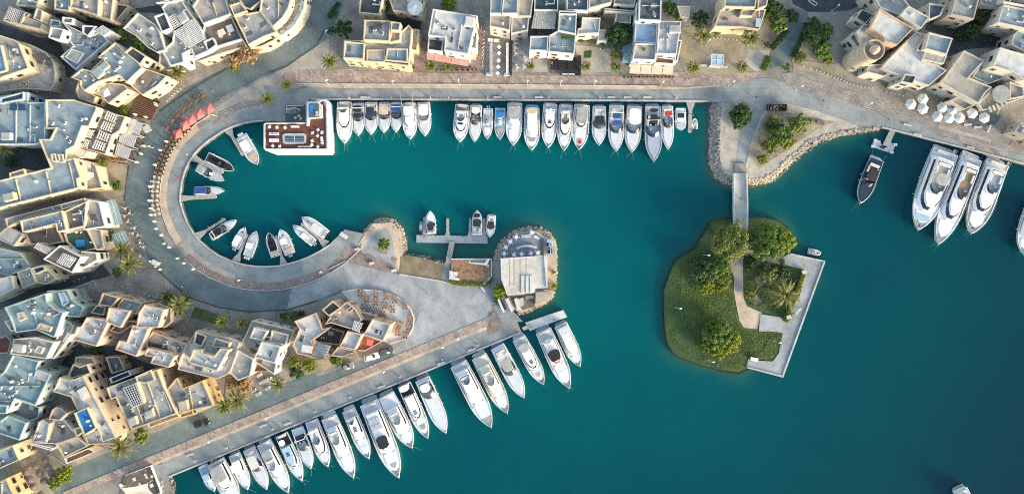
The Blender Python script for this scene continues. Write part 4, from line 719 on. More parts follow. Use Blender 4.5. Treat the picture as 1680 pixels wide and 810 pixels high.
b = building('white house with blue-grey roof terraces and a planted strip, beside the black lounge', 'chalk', [('A4', 8, 'rblue', [(556,92),(674,96),(668,230),(550,205)], dict(ac=1)), ('A4', 7.2, 'rblue', [(548,205),(670,215),(658,362),(485,345),(492,235)], dict(ac=1)), ('A4', 7.5, 'rblue', [(366,240),(486,240),(480,340),(360,335)], dict(ac=0)), ('A4', 8.5, 'rdark', [(556,72),(676,76),(672,98),(556,95)], dict(ac=2))])
panel(b, 'A4', [(570,235),(652,240),(650,260),(568,258)], 7.9, 'grassdk', 'roof_planting', .3)
building('dark-roofed house at the top edge, north of the planted-roof house', 'chalk', [('A4', 7.5, 'rgreen', [(395,-60),(550,-60),(550,72),(390,68)], dict(ac=1)), ('A4', 8, 'rslate', [(606,-60),(752,-60),(750,75),(606,68)], dict(ac=2))])
building('cream house block at the top edge above the dark court', 'bone', [('A4', 8, 'rtan', [(756,-60),(912,-60),(905,18),(755,58)], dict(ac=1)), ('A4', 5.5, 'rtan', [(860,55),(1062,72),(1055,90),(858,75)], dict(ac=0)), ('A4', 7, 'rgrey', [(930,-60),(1070,-60),(1060,40),(920,30)], dict(ac=1))])
building('small white-roofed annexe with a grey square roof panel', 'bone', [('A4', 6.5, 'rwhite', [(710,115),(832,120),(822,222),(676,228),(682,190),(705,185)], dict(ac=0)), ('A4', 4.5, 'rgrey', [(936,75),(1035,80),(1032,155),(928,150)], dict(ac=0)), ('A4', 3.6, 'chalk', [(820,195),(890,200),(880,270),(812,275)], dict(ac=0))])
b = building('tall white house with a bright blue terrace and four beige awnings on the promenade', 'chalk', [('A5', 9.5, 'rslate', [(120,-60),(266,-60),(262,140),(114,132)], dict(ac=7)), ('A5', 6.6, 'rsky', [(92,150),(240,156),(235,290),(84,282)], dict(ac=0)), ('A5', 7, 'rtan', [(90,288),(232,292),(226,402),(74,396)], dict(ac=0)), ('A5', 7.4, 'rwhite', [(246,140),(396,142),(386,215),(366,362),(232,358),(243,215)], dict(ac=2)), ('A5', 4.4, 'terracotta', [(228,372),(350,392),(345,428),(220,420)], dict(ac=0)), ('A5', 8, 'rwhite', [(100,20),(118,20),(112,140),(90,145)], dict(ac=0)), ('A5', 3.8, 'rtan', [(370,265),(402,268),(372,410),(350,408)], dict(ac=0))])
for k in range(4):
    q = [(62+k*73,428+k*3),(125+k*73,430+k*3),(122+k*72,492+k*2),(50+k*73,488+k*2)]; panel(b, 'A5', q, 3.3, 'awn', 'awning', .08)
for k in range(2): panel(b, 'A4', [(985,285+k*70),(1050,255+k*70),(1040,330+k*85),(972,352+k*72)], 3.2, 'awnteal', 'awning', .08)
building('small square cream shed among the bushes, east of the awning house', 'bone', [('A5', 3.2, 'rtan', [(366,40),(456,42),(446,122),(392,112)], dict(ac=0, par=.1))], name='shed', cat='shed')
b = building('cream house with a pale teal roof and furnished terrace, in the soil garden', 'cream', [('A5', 9, 'rteal', [(690,-60),(905,-60),(890,50),(684,46)], dict(ac=0)), ('A5', 6.2, 'rtan', [(655,65),(890,52),(960,64),(915,200),(800,182),(620,178)], dict(ac=0)), ('A5', 7.6, 'rtan', [(800,60),(900,62),(870,110),(790,105)], dict(ac=0)), ('A5', 8, 'rgrey', [(910,-60),(985,-60),(965,40),(905,60)], dict(ac=2))])
panel(b, 'A5', [(895,122),(925,124),(918,178),(890,176)], 7.3, 'paleblue', 'roof_hatch', .3)
# ---- northeast block with the round tower
b = building('broad beige-roofed block with a blue-topped roof box, beside the round tower', 'bone', [('A7', 9.4, 'rwhite', [(178,56),(402,190),(292,302),(212,275),(205,250),(145,205),(112,190)], dict(ac=0, wall='peach')), ('A7', 8, 'rgrey', [(110,-60),(300,-60),(375,42),(310,102),(180,52)], dict(ac=2)), ('A7', 9.8, 'rwhite', [(370,40),(506,116),(452,192),(312,105)], dict(ac=2)), ('A7', 6.8, 'rslate', [(505,20),(612,38),(582,105),(500,135)], dict(ac=1)),
  ('A7', 7, 'rwhite', [(230,400),(420,210),(482,232),(432,330),(470,342),(462,400),(560,432),(622,470),(502,572),(250,480),(190,450)], dict(ac=0)), ('A7', 9.4, 'rblue', [(505,215),(662,256),(622,365),(480,325)], dict(ac=0)), ('A7', 8, 'rgrey', [(482,332),(622,372),(600,426),(460,397)], dict(ac=0, par=.1)), ('A7', 5.4, 'rtan', [(100,430),(240,425),(250,480),(205,510),(90,480)], dict(ac=0)), ('A7', 6.2, 'rdark', [(60,62),(132,100),(82,160),(20,120)], dict(ac=0)), ('A7', 6.4, 'rwhite', [(20,215),(75,160),(125,165),(210,260),(110,280),(60,300)], dict(ac=0)), ('A7', 5.2, 'rblue', [(-30,245),(20,215),(60,290),(30,320)], dict(ac=1)), ('A7', 7.8, 'rdark', [(345,490),(425,505),(395,560),(320,545)], dict(ac=0, par=.3))], name='hotel_block', cat='building', deco=False)
slats(b, 'A7', [(62,68),(128,102),(82,154),(25,120)], 7.0, 8, 'rdark', .4, 'pergola', posts=False)
# round tower: tapered drum, ring terrace with window band, small dome lantern
zT = 13.2; cT = TW('A6', (872,330), zT); tw = thing('round_tower', 'round cream tower with a ring parapet and a small offset dome', 'tower', (cT.x, cT.y, 0))
def ringp(r_, z, n=32): return [Vector((r_*math.cos(2*math.pi*k/n), r_*math.sin(2*math.pi*k/n), z)) for k in range(n)]
m = MB(); m.loft([ringp(3.1, -.3), ringp(3.1, 4), ringp(3.0, 9), ringp(2.95, 11.2), ringp(3.05, 12.9), ringp(2.75, 12.9), ringp(2.75, 11.6)], cap1=False); m.build('wall', M['sandw'], tw, smooth=False)
m = MB(); m.sheet(ringp(2.8, 0), 11.7); m.build('roof', M['rtan'], tw)
m = MB(); m.loft([ringp(1.3, 11.7), ringp(1.3, 13.4), ringp(1.15, 14.0), ringp(.75, 14.6), ringp(.2, 14.9)]); m.build('dome', M['peach'], tw, smooth=True)
for z_ in (4.4, 7.2, 10.0):
    m = MB(); m.loft([ringp(3.16, z_), ringp(3.2, z_+.25), ringp(3.1, z_+.3)], cap0=False, cap1=False); m.build('string_course', M['cream'], tw)
    for k in range(6):
        a = math.radians(205+k*30+z_*9); link('window', WIN[1], tw, (3.06*math.cos(a), 3.06*math.sin(a), z_-1.7), a+math.pi/2)
b = building('sharp-cornered beige-roofed house with teal parapets, above the white umbrellas', 'bone', [('A7', 6.8, 'rtan', [(738,335),(872,405),(772,515),(922,580),(885,612),(832,690),(580,552)], dict(ac=0)), ('A7', 4.4, 'rtan', [(640,670),(700,640),(815,695),(740,730)], dict(ac=0))], deco=False)
b = building('beige-roofed house with blue-shaded wall and a round roof disc at the eastern edge', 'bone', [('A7', 9, 'rwhite', [(975,315),(1134,360),(1400,430),(1400,600),(1134,530),(1062,480),(930,440)], dict(ac=0)), ('A7', 5.4, 'rtan', [(1040,540),(1134,580),(1140,640),(1040,660)], dict(ac=0)), ('A7', 4.2, 'rteal', [(850,430),(930,445),(1060,485),(1000,520),(900,560),(790,512)], dict(ac=1)), ('A7', 3.6, 'patio', [(830,690),(880,640),(920,590),(1040,600),(1134,650),(960,710),(860,735)], dict(ac=0, par=.4))], deco=False)
m = MB(); q_ = TW('A7', (985,625), 6.4); m.cyl((q_.x, q_.y, 6.0), 2.6, .3, 28); m.cyl((q_.x, q_.y, 3.6), .3, 2.4, 10); on(b, 'roof_disc', m, M['rgrey'])
for k in range(5):
    p = TW('A7', (905+k*25, 735-k*13-abs(k-2)*3), 4); m = MB(); m.box((p.x, p.y, 4.2), (.5, 1.8, .5), rz=.4); on(b, 'balcony_beam', m, M['bone'])
building('grey-roofed house with long shaded pale wall, near the top edge by the dark garden', 'taupe', [('A7', 8.5, 'rgrey', [(690,-60),(850,-60),(802,130),(650,96)], dict(ac=3))], deco=False)
building('low flat roof at the top edge between the dark garden houses', 'taupe', [('A7', 6.5, 'rgrey', [(855,-60),(1000,-60),(985,62),(845,25)], dict(ac=3))])
building('pale blue-roofed house at the northeast corner', 'bone', [('A7', 8.5, 'rblue', [(1000,30),(1134,60),(1400,120),(1400,240),(1134,190),(960,150)], dict(ac=4)), ('A7', 9.2, 'rbrown', [(1005,-60),(1400,-60),(1400,100),(1134,40),(1000,15)], dict(ac=0)), ('A7', 6.5, 'rblue', [(1065,235),(1100,200),(1400,260),(1400,400),(1134,340),(1050,300)], dict(ac=4))])
building('shaded house with arched balcony at the northeast edge of the umbrellas', 'taupe', [('H5', 4.5, 'rgrey', [(560,520),(610,450),(760,500),(760,620),(640,560)], dict(ac=1))])
# top-left terraces seen right of the trees
b = building('terraced house with a large white lattice roof beside the ring road', 'chalk', [('A2', 8.6, 'rdark', [(-30,110),(40,85),(85,190),(20,215)], dict(ac=5)), ('A2', 6.8, 'rgrey', [(20,50),(50,20),(150,0),(190,60),(290,200),(330,340),(240,380),(215,330),(160,360),(170,415),(80,440),(20,340),(90,280),(100,200)], dict(ac=3)), ('A2', 5.2, 'rtan', [(10,330),(80,440),(60,470),(0,420)], dict(ac=0)), ('A2', 7.4, 'rslate', [(-20,20),(60,0),(150,-50),(160,0),(50,20)], dict(ac=2))])
lattice(b, 'A2', [(100,215),(240,130),(310,255),(200,320)], 8.3, 14, 12, 'chalk', fill=False); lattice(b, 'A2', [(60,120),(110,95),(155,160),(100,195)], 8.2, 6, 6, 'chalk', fill=True)
building('large grey roof ridge house with a garden terrace, next to the round corner building', 'bone', [('A2', 8, 'rtan', [(225,45),(290,-60),(425,-60),(480,95),(295,160)], dict(ac=0)), ('A2', 5.8, 'rbrown', [(300,165),(480,100),(555,260),(330,330),(290,275)], dict(ac=1)), ('A2', 4.6, 'rtan', [(330,335),(560,262),(590,310),(440,350),(270,410),(240,385)], dict(ac=0, wall='cream')), ('A2', 7, 'rdark', [(295,275),(360,250),(385,300),(330,340)], dict(ac=0))])
panel(BUILD[-1], 'A2', [(390,205),(430,190),(450,225),(400,245)], 6.6, 'sail', 'sunshade', .1); panel(BUILD[-1], 'A2', [(445,175),(485,160),(505,205),(465,222)], 6.6, 'chalk', 'sunshade', .12)
b = building('curved corner building with a quarter-round roof and green glass balcony rail', 'cream', [('A2', 8, 'rgrey', [(500,105),(670,75),(765,190),(785,215),(700,245),(595,300)], dict(ac=2)), ('A2', 8.6, 'rgrey', [(670,75),(690,-60),(875,-60),(880,0),(862,60),(825,120),(760,180)], dict(ac=2)), ('A2', 8.3, 'rslate', [(490,-60),(690,-60),(680,10),(610,65),(570,50)], dict(ac=2)), ('A2', 5.2, 'rtan', [(765,185),(830,125),(868,60),(885,-60),(985,-60),(965,60),(930,130),(880,190),(810,240)], dict(ac=0, wall='bone')), ('A2', 5, 'rbrown', [(600,300),(705,248),(800,240),(760,275),(690,310),(610,325)], dict(ac=0)), ('A2', 8.8, 'rtan', [(470,35),(540,15),(590,75),(500,105)], dict(ac=0))], name='corner_building', cat='building')
for a, c in ((((805,205),(840,200),(835,228),(812,232))), 0), (((845,185),(900,140),(915,155),(865,205)), 0), (((895,130),(930,85),(945,95),(915,145)), 0), (((930,75),(950,0),(965,10),(945,85)), 0): panel(b, 'A2', a, 6.1, 'awnteal', 'glass_balcony', .1)
for k in range(7):
    a = math.radians(-8-k*11); p = TW('A2', (640+330*math.cos(-a), -70+330*math.sin(-a)), 3); m = MB(); m.box((p.x, p.y, 2.0), (1.6, .5, 4.0), rz=a); on(b, 'buttress', m, M['bone'])
finish_buildings()
# trellis yard
m = MB(); q = TP('C1', [(475,548),(620,485),(662,555),(560,640),(470,610)], 3.2)
th_ = thing('trellis', 'dark trellis yard with thin branching beams and a teal edge, below the white-walled house', 'trellis', (q[0].x, q[0].y, 0))
for k in range(26):
    a, b_ = R.random(), R.random(); p = q[0].lerp(q[1], a).lerp(q[4].lerp(q[3], a), R.random()); r_ = q[0].lerp(q[1], b_).lerp(q[4].lerp(q[3], b_), R.random())
    if (p-r_).length > 1: m.tube([p+Vector((0,0,k*.01)), r_+Vector((0,0,k*.01))], .06, 5)
for p in q: m.tube([(p.x, p.y, -.1), (p.x, p.y, 3.3)], .08)
m.build('beams', M['taupe'], th_, org=th_.location)
m = MB(); m.tube([q[0], q[1]], .14); m.tube([q[1], q[2]], .1); m.build('edge_beam', M['awnteal'], th_, org=th_.location)
# ---------------------------------------------------------------- boats
def fil(k): return M[k]
def out_mesh():
    m = MB(); m.loft([[Vector((x*s_*1.0-.25, y*s_, z)) for x, y in ((-.32,-.18),(.28,-.2),(.36,-.08),(.36,.08),(.28,.2),(-.32,.18))] for s_, z in ((.8,.35),(1,.5),(1,.95),(.75,1.12))])
    m.box((-.15, 0, .0), (.25, .12, .8)); me = bpy.data.meshes.new('outboard_motor'); me.from_pydata(m.v, [], m.f); return me
OUTB = out_mesh(); OUTB.materials.append(M['grey_gel']); OUTW = OUTB.copy(); OUTW.materials[0] = M['white']; OUTK = OUTB.copy(); OUTK.materials[0] = M['black']
def fender_mesh():
    m = MB(); m.loft([[Vector((r_*math.cos(k*1.0472), r_*math.sin(k*1.0472), z)) for k in range(6)] for r_, z in ((.03,-.35),(.13,-.25),(.13,.25),(.03,.35))])
    me = bpy.data.meshes.new('fender'); me.from_pydata(m.v, [], m.f); me.materials.append(M['canvas_white']); return me
FEND = fender_mesh()
class Boat:
    def __init__(s, label, t, stern, bow, wpx, hull='white', deck='deckwhite', cat='boat', name='motor_boat', p=2.7, sternw=.90, full=.52, zf=None, group=None, rail=True, lines=True, fend=3, rim='white'):
        k = TILES[t][2]; a, b = TW(t, stern, 0.2), TW(t, bow, 0.2); d = b-a; s.L = d.length; s.W = wpx/k*S*1.06; s.rz = math.atan2(d.y, d.x)
        s.p, s.sw, s.full = p, sternw, full
        s.fb = zf or min(2.3, .55+.068*s.L); s.th = thing(name, label, cat, (a.x, a.y, WL), s.rz, group); s.n = 0
        T = [i/18 for i in range(19)]
        left = []
        def station(f_in, z_of):
            r = []
            for t_ in T: r.append((t_, max(.012, s.hw(t_)-f_in*(1 if t_ < .9 else (1-t_)/.1*.8+.2)), z_of(t_)))
            return r
        def loop(f_in, zf_, squeeze=1.0, rake=0.0):
            st = station(f_in, zf_); x = lambda t_: s.L*t_*(1-rake*t_*t_)
            pts = [Vector((x(t_)+(f_in if t_ == 0 else 0)-(f_in if t_ == 1 else 0), -h_*(squeeze if t_ < .35 else squeeze-(t_-.35)*.32*(rake > 0)), z_)) for t_, h_, z_ in st]
            pts += [Vector((q.x, -q.y, q.z)) for q in pts[::-1]]; return pts
        g = s.sheer
        m = MB(); r0 = loop(0, lambda t_: -.5, .80, .10); r1 = loop(0, lambda t_: .25, .88, .06); r1b = loop(0, lambda t_: g(t_)*.75, .98, .015); r2 = loop(0, g); r3 = loop(.16, lambda t_: g(t_)+.03); r4 = loop(.18, lambda t_: g(t_)-.14)
        m.loft([r0, r1, r1b, r2], cap1=False); m.build('hull', M[hull], s.th)
        m = MB(); m.loft([[v+Vector((0,0,.002)) for v in r2], r3, r4], cap0=False, cap1=False); m.build('gunwale', M[rim], s.th)
        m = MB(); q0, q1, q2 = loop(-.05, lambda t_: g(t_)-.05), loop(-.07, lambda t_: g(t_)-.12), loop(-.05, lambda t_: g(t_)-.19); m.loft([q0, q1, q2], cap0=False, cap1=False); m.build('rub_rail_shade', M['railgrey'], s.th)  # rub rail whose dark line also paints the side shadow round the hull
        m = MB(); n = len(r4)//2
        top = loop(.15, lambda t_: g(t_)-.12); vs = top; fs = [(i, i+1, 2*n-2-i, 2*n-1-i) for i in range(n-1)]; m.add(vs, fs); m.build('deck', M[deck], s.th)
        if rail and s.L > 8:
            m = MB(); pts = []
            for sgn_ in (-1, 1):
                seq = [Vector((s.L*t_, sgn_*max(.05, s.hw(t_)-.1), g(t_)+.62)) for t_ in (.48,.56,.64,.72,.8,.87,.93,.985)]
                pts.append(seq)
                for q in seq[::1]: m.tube([q-Vector((0,0,.62)), q], .022, 4)
            m.tube(pts[0]+pts[1][::-1], .028, 4); m.build('bow_rail', M['steel'], s.th)
        for i in range(fend):
            for sgn_ in (-1, 1):
                if R.random() < .65:
                    t_ = .15+.55*(i+R.random()*.5)/max(1, fend); o = link('fender', FEND, s.th, (s.L*t_, sgn_*(s.hw(t_)+.1), s.fb*.6))
        if lines and R.random() < .65:
            m = MB()
            for sgn_ in (-1, 1):
                a0 = Vector((s.L*.97, sgn_*.12, g(.97))); e = Vector((s.L+1.0+R.random()*1.8, sgn_*(.5+R.random()*1.0), -.05)); m.tube([a0, a0.lerp(e, .5)-Vector((0,0,.25)), e], .022, 4)
                a0 = Vector((.1, sgn_*s.hw(0)*.8, g(0))); e = Vector((-2.0, sgn_*(s.hw(0)*.9+.3), 1.4)); m.tube([a0, e], .025, 4)
            m.build('mooring_line', M['rope'], s.th)
        # bow cleat / anchor roller
        m = MB(); m.box((s.L*.985, 0, g(1)+.02), (s.L*.05, .22, .14)); m.box((s.L*.93, 0, g(.93)-.06), (.35, .22, .2)); m.build('anchor_roller', M['steel'], s.th)
    def hw(s, t):
        if t < s.full: f = s.sw+(1-s.sw)*math.sin(min(1, t/s.full)*math.pi/2)
        else: f = max(0, 1-((t-s.full)/(1-s.full))**s.p)
        return f*s.W/2
    def sheer(s, t): return s.fb*(1+.32*t*t)
    def dk(s, t): return s.sheer(t)-.12
    def plan(s, t0, t1, wf, nose=0.0, tail=0.0, z=0.0, mar=.22, n=14, dz=None):
        T = [t0+(t1-t0)*i/n for i in range(n+1)]; half = []
        for t_ in T:
            h = min(wf*s.W/2, max(.05, s.hw(t_)-mar))
            if nose and t_ > t1-nose: u = (t_-(t1-nose))/nose; h *= max(.06, (1-u**2.2))**.5 if u < 1 else .30
            if tail and t_ < t0+tail: u = ((t0+tail)-t_)/tail; h *= max(.5, (1-.5*u**2))
            half.append((t_*s.L, h))
        zz = (lambda x: z) if dz is None else (lambda x: s.dk(x/s.L)+dz)
        return [Vector((x, -h, zz(x))) for x, h in half]+[Vector((x, h, zz(x))) for x, h in half[::-1]]
    def slab(s, name, t0, t1, wf, z0, z1, mt, nose=0, tail=0, deckrel=True, mar=.22, parent=None):
        m = MB(); m.loft([s.plan(t0, t1, wf, nose, tail, z0, mar, dz=z0 if deckrel else None), s.plan(t0, t1, wf, nose, tail, z1, mar, dz=z1 if deckrel else None)])
        return m.build(name, M[mt], parent or s.th)
    def bx(s, name, t, u, sx, sy, z0, z1, mt, rz=0):
        m = MB(); zd = s.dk(t); m.box((t*s.L, u*s.W/2, zd+(z0+z1)/2), (sx, sy, z1-z0), rz); return m.build(name, M[mt], s.th)
    def cabin(s, t0, t1, wf, h, nose=.16, rake=.08, tail=.0, mt='white', top='white', ws=True, wsback=.55, side=True, glass='darkglass', th=None):
        zb = s.dk((t0+t1)/2)
        rs = [s.plan(t0, t1, wf, nose, tail, z_, dz=None) for z_ in (0,)]
        def ring(k, z_): return s.plan(t0+.012*k, t1-rake*k, wf-.24*k, nose, tail, z_)
        R0 = s.plan(t0, t1, wf, nose, tail, 0, dz=-.02); Rs = [R0, ring(.40, zb+h*.42), ring(.78, zb+h*.80), ring(1, zb+h)]; n = len(R0)
        cut = t0+(t1-t0)*wsback
        def isglass(k, i): return k == 1 and ws and ((Rs[1][i].x/s.L > cut and Rs[1][(i+1) % n].x/s.L > cut) or i == n//2-1)
        def isside(k, i): return k == 1 and side and not isglass(k, i) and i not in (n-1,) and t0+.03 < Rs[1][i].x/s.L
        m = MB(); m.loft(Rs, cap0=False, cap1=False, pick=lambda k, i: not isglass(k, i) and not isside(k, i)); c = m.build('cabin', M[mt], s.th)
        if ws: m = MB(); m.loft(Rs, cap0=False, cap1=False, pick=isglass); m.build('windshield', M[glass], s.th)
        if side: m = MB(); m.loft(Rs, cap0=False, cap1=False, pick=isside); m.build('side_window', M['darkglass'], s.th)
        m = MB(); a = Rs[-1]; m.loft([a, [v+Vector((0,0,.07)) for v in a]], cap0=False); m.build('cabin_roof', M[top], s.th)
        return zb+h+.07
    def coaming(s, name, t0, t1, wf, z0, h, mt='white', floor='deckgrey', nose=.1, tail=.0, th_=.14, deckrel=False, mar=.22):
        a = s.plan(t0, t1, wf, nose, tail, z0, mar); b = s.plan(t0+.01, t1-th_*1.2/s.L, wf-2*th_/s.W*2*.5, nose, tail, z0+h, mar+th_*.3)
        c = s.plan(t0+.012+th_/s.L, t1-th_*2.6/s.L, wf-4*th_/s.W, nose, tail, z0+h, mar+th_*1.4); d = [Vector((v.x, v.y, z0+.05)) for v in c]
        m = MB(); m.loft([a, b, c, d], cap0=False, cap1=False); m.build(name, M[mt], s.th)
        m = MB(); m.sheet(d, z0+.06); m.build(name+'_floor', M[floor], s.th)
    def platform(s, ext=.06, mt='teakgrey', wf=.86):
        m = MB(); w_ = wf*s.W/2*s.sw; x0 = -ext*s.L
        m.prism([(x0+.25, -w_), (x0, -w_*.7), (x0, w_*.7), (x0+.25, w_), (.02, w_), (.02, -w_)], .28, .42); m.build('swim_platform', M[mt], s.th)
    def hatches(s, ts, mt='darkglass', sz=.55):
        for t_ in ts: s.bx('hatch', t_, 0, sz, sz, .02, .09, mt)
    def posts(s, t0, t1, wf, z0, z1):
        m = MB()
        for t_ in (t0, t1):
            for sg in (-1, 1): y = sg*min(wf*s.W/2, s.hw(t_)-.2)*.92; m.tube([(t_*s.L, y, z0), (t_*s.L, y, z1)], .04, 5)
        m.build('post', M['steel'], s.th)
    def top(s, name, t0, t1, wf, zt, mt, nose=.0, tail=.0, th_=.09, zpost=None):
        m = MB(); a = s.plan(t0, t1, wf, nose, tail, zt); b = [Vector((v.x, v.y, zt+th_)) for v in s.plan(t0+.006, t1-.006, wf-.05, nose, tail, 0)]
        m.loft([a, b]); m.build(name, M[mt], s.th); s.posts(t0+.02, t1-.03-nose*.6, wf, zpost if zpost is not None else s.dk(t0), zt)
    def seats(s, t, zb, mt='cushion', w_=.62, back=True):
        y = w_*s.W/2
        m = MB(); m.box((t*s.L, 0, zb+.22), (.65, 2*y, .42)); 
        if back: m.box((t*s.L-.36, 0, zb+.4), (.16, 2*y, .8))
        m.build('seat', M[mt], s.th)
    def side_seats(s, t0, t1, zb, mt='cushion', wf=.62):
        m = MB()
        for sg in (-1, 1): m.box(((t0+t1)/2*s.L, sg*(wf*s.W/2-.3), zb+.22), ((t1-t0)*s.L, .55, .42))
        m.build('seat', M[mt], s.th)
    def motors(s, n, me=None):
        me = me or OUTB
        for i in range(n): link('outboard_motor', me, s.th, (-.25, (i-(n-1)/2)*.62, s.fb*.45))
    def sunpad(s, t0, t1, wf, mt='cushion'): s.slab('sun_pad', t0, t1, wf, .05, .2, mt, nose=.06)
# ---- styles
def fly(label, t, st, bw, w, top=None, glass='darkglass', fl='deckgrey', pad=None, tender=None, cover=None, roofslots=0, ws2=False, hull='white', deck='deckwhite', plat='teakgrey', c0=.16, c1=.72, f0=.18, f1=.50, hard=None, arch=True, hat=(.88,), seat='cushion', group=None, lines=True, name='motor_yacht', cat='yacht', flyd=True, body='white', rim='white', back='deckgrey'):
    b = Boat(label, t, st, bw, w, hull=hull, deck=deck, name=name, cat=cat, group=group, lines=lines, rim=rim); b.platform(mt=plat)
    b.slab('cockpit_floor', .02, c0-.005, .84, .01, .05, back); b.seats(.035, b.dk(.03)+.03, seat, .6)
    z = b.cabin(c0, c1, .80, 1.35+.03*b.L*.5, nose=.2, rake=.10, mt=body, top=body, glass=glass, wsback=.66)
    b.slab('foredeck_trunk', c1-.01, .90, .56, -.02, .16, 'white', nose=.12, mar=.5); b.bx('deck_cleat', .93, .25, .3, .12, .0, .12, 'railgrey'); b.bx('deck_cleat', .93, -.25, .3, .12, .0, .12, 'railgrey')
    if flyd:
        b.coaming('flybridge', f0, f1, .60, z-.02, .55, floor=fl, nose=.12, mt=body)
        b.seats(f0+.05, z+.04, seat, .42); b.side_seats(f0+.08, f0+.17, z+.04, seat, .48)
        m = MB(); m.box(((f1-.11)*b.L, b.W*.08, z+.35), (.5, .8, .6), tilt=(-.3, 'Y')); m.build('helm_console', M['grey_gel'], b.th)
        m = MB(); P0 = b.plan(f1-.12, f1-.012, .54, .12, 0, z+.5); P1 = b.plan(f1-.12, f1-.035, .50, .12, 0, z+.95); n = len(P0); m.loft([P0, P1], cap0=False, cap1=False, pick=lambda k, i: P0[i].x > (f1-.115)*b.L and i != n-1 and i < n-1); m.build('windscreen', M[glass], b.th)
    if arch:
        m = MB(); y = .33*b.W; zz = z+1.5; xa = (f0+.05)*b.L; m.tube([(xa-.5, -y, z), (xa, -y*.92, zz), (xa, y*.92, zz), (xa-.5, y, z)], .13, 6); m.cyl((xa, 0, zz), .33, .22, 12); m.build('radar_arch', M['white'], b.th)
    if hard: b.top('hardtop', hard[0], hard[1], hard[2], z+1.9, hard[3], nose=.05, tail=.03, zpost=z)
    if cover: b.slab('canvas_cover', cover[0], cover[1], cover[2], z-b.dk(.4)+.5, z-b.dk(.4)+.66, cover[3], nose=.04, tail=.03)
    for k in range(roofslots):
        m = MB(); m.box(((f1+.03+k*.028)*b.L, 0, z+.02), (.22, b.W*.22, .08)); m.build('roof_vent', M['darkglass'], b.th)
    if b.L > 13:
        for sg in (-1, 1):
            m = MB(); T_ = [c0+.03+i*(.62-c0)/9 for i in range(10)]; o_ = [Vector((t_*b.L, sg*(b.hw(t_)-.2), b.dk(t_)+.03)) for t_ in T_]; i_ = [Vector((t_*b.L, sg*(b.hw(t_)-.62), b.dk(t_)+.03)) for t_ in T_]
            m.add(o_+i_, [(i, i+1, 11+i, 10+i) for i in range(9)]); m.build('side_deck', M['teakgrey'], b.th)
        b.slab('bow_deck', .885, .97, .9, .01, .035, 'teakgrey', mar=.3)
    if pad: b.sunpad(*pad)
    b.hatches(hat)
    if tender:
        m = MB(); y = b.W*.36; x = -.035*b.L
        m.tube([(x-.35, -y, .75), (x+.35, -y, .75), (x+.55, 0, .75), (x+.35, y*.9, .75), (x, y*1.08, .75), (x-.35, y*.9, .75), (x-.4, 0, .75), (x-.35, -y, .75)], .22, 8); m.box((x+.05, 0, .62), (.7, 2*y*.95, .12)); m.build('stern_dinghy', M[tender], b.th)
    return b
def express(label, t, st, bw, w, cov=None, cov2=None, floor='deckgrey', seat='cushion', hull='white', deck='deckwhite', glass='darkglass', w0=.05, w1=.50, hat=(.78,), pad=None, plat='teakgrey', hard=None, arch=True, name='motor_boat', cat='boat', group=None, lines=True, trunk=True, rim='white', wsn=.14):
    b = Boat(label, t, st, bw, w, hull=hull, deck=deck, name=name, cat=cat, group=group, lines=lines, rim=rim); b.platform(mt=plat)
    zb = b.dk(.3)
    if trunk: b.slab('foredeck_trunk', w1-.04, .93, .66, -.02, .30, deck, nose=.34, mar=.35)
    b.coaming('cockpit', w0, w1+.03, .88, zb-.04, .42, floor=floor, nose=.12, mar=.18, mt=deck)
    b.seats(w0+.06, zb, seat, .6); b.side_seats(w0+.1, w0+.22, zb, seat, .7)
    m = MB(); m.box(((w1-.09)*b.L, -b.W*.15, zb+.45), (.55, .9, .7), tilt=(-.3, 'Y')); m.box(((w1-.16)*b.L, -b.W*.15, zb+.3), (.5, .55, .6)); m.box(((w1-.16)*b.L, b.W*.17, zb+.3), (.5, .7, .55)); m.build('helm_console', M['grey_gel'], b.th)
    P0 = b.plan(w1-.16, w1+.06, .84, wsn, 0, zb+.36); P1 = b.plan(w1-.16, w1-.0, .72, wsn, 0, zb+1.05); n = len(P0)
    m = MB(); m.loft([P0, P1], cap0=False, cap1=False, pick=lambda k, i: P0[i].x > (w1-.15)*b.L and i != n-1); m.build('windshield', M[glass], b.th)
    if arch:
        y = b.W*.40; zz = zb+1.9; xa = (w0+.13)*b.L; m = MB(); m.tube([(xa-.7, -y, zb+.3), (xa, -y*.9, zz), (xa, y*.9, zz), (xa-.7, y, zb+.3)], .12, 6); m.build('radar_arch', M['white'], b.th)
    for c in (cov, cov2):
        if c: b.top('canvas_cover', c[0], c[1], c[2], zb+1.75+(.15 if c is cov2 else 0), c[3], nose=.03, tail=.03)
    if hard: b.top('hardtop', hard[0], hard[1], hard[2], zb+2.0, hard[3], nose=.06, tail=.02, th_=.14)
    if pad: b.sunpad(*pad)
    b.hatches(hat, sz=.5); return b
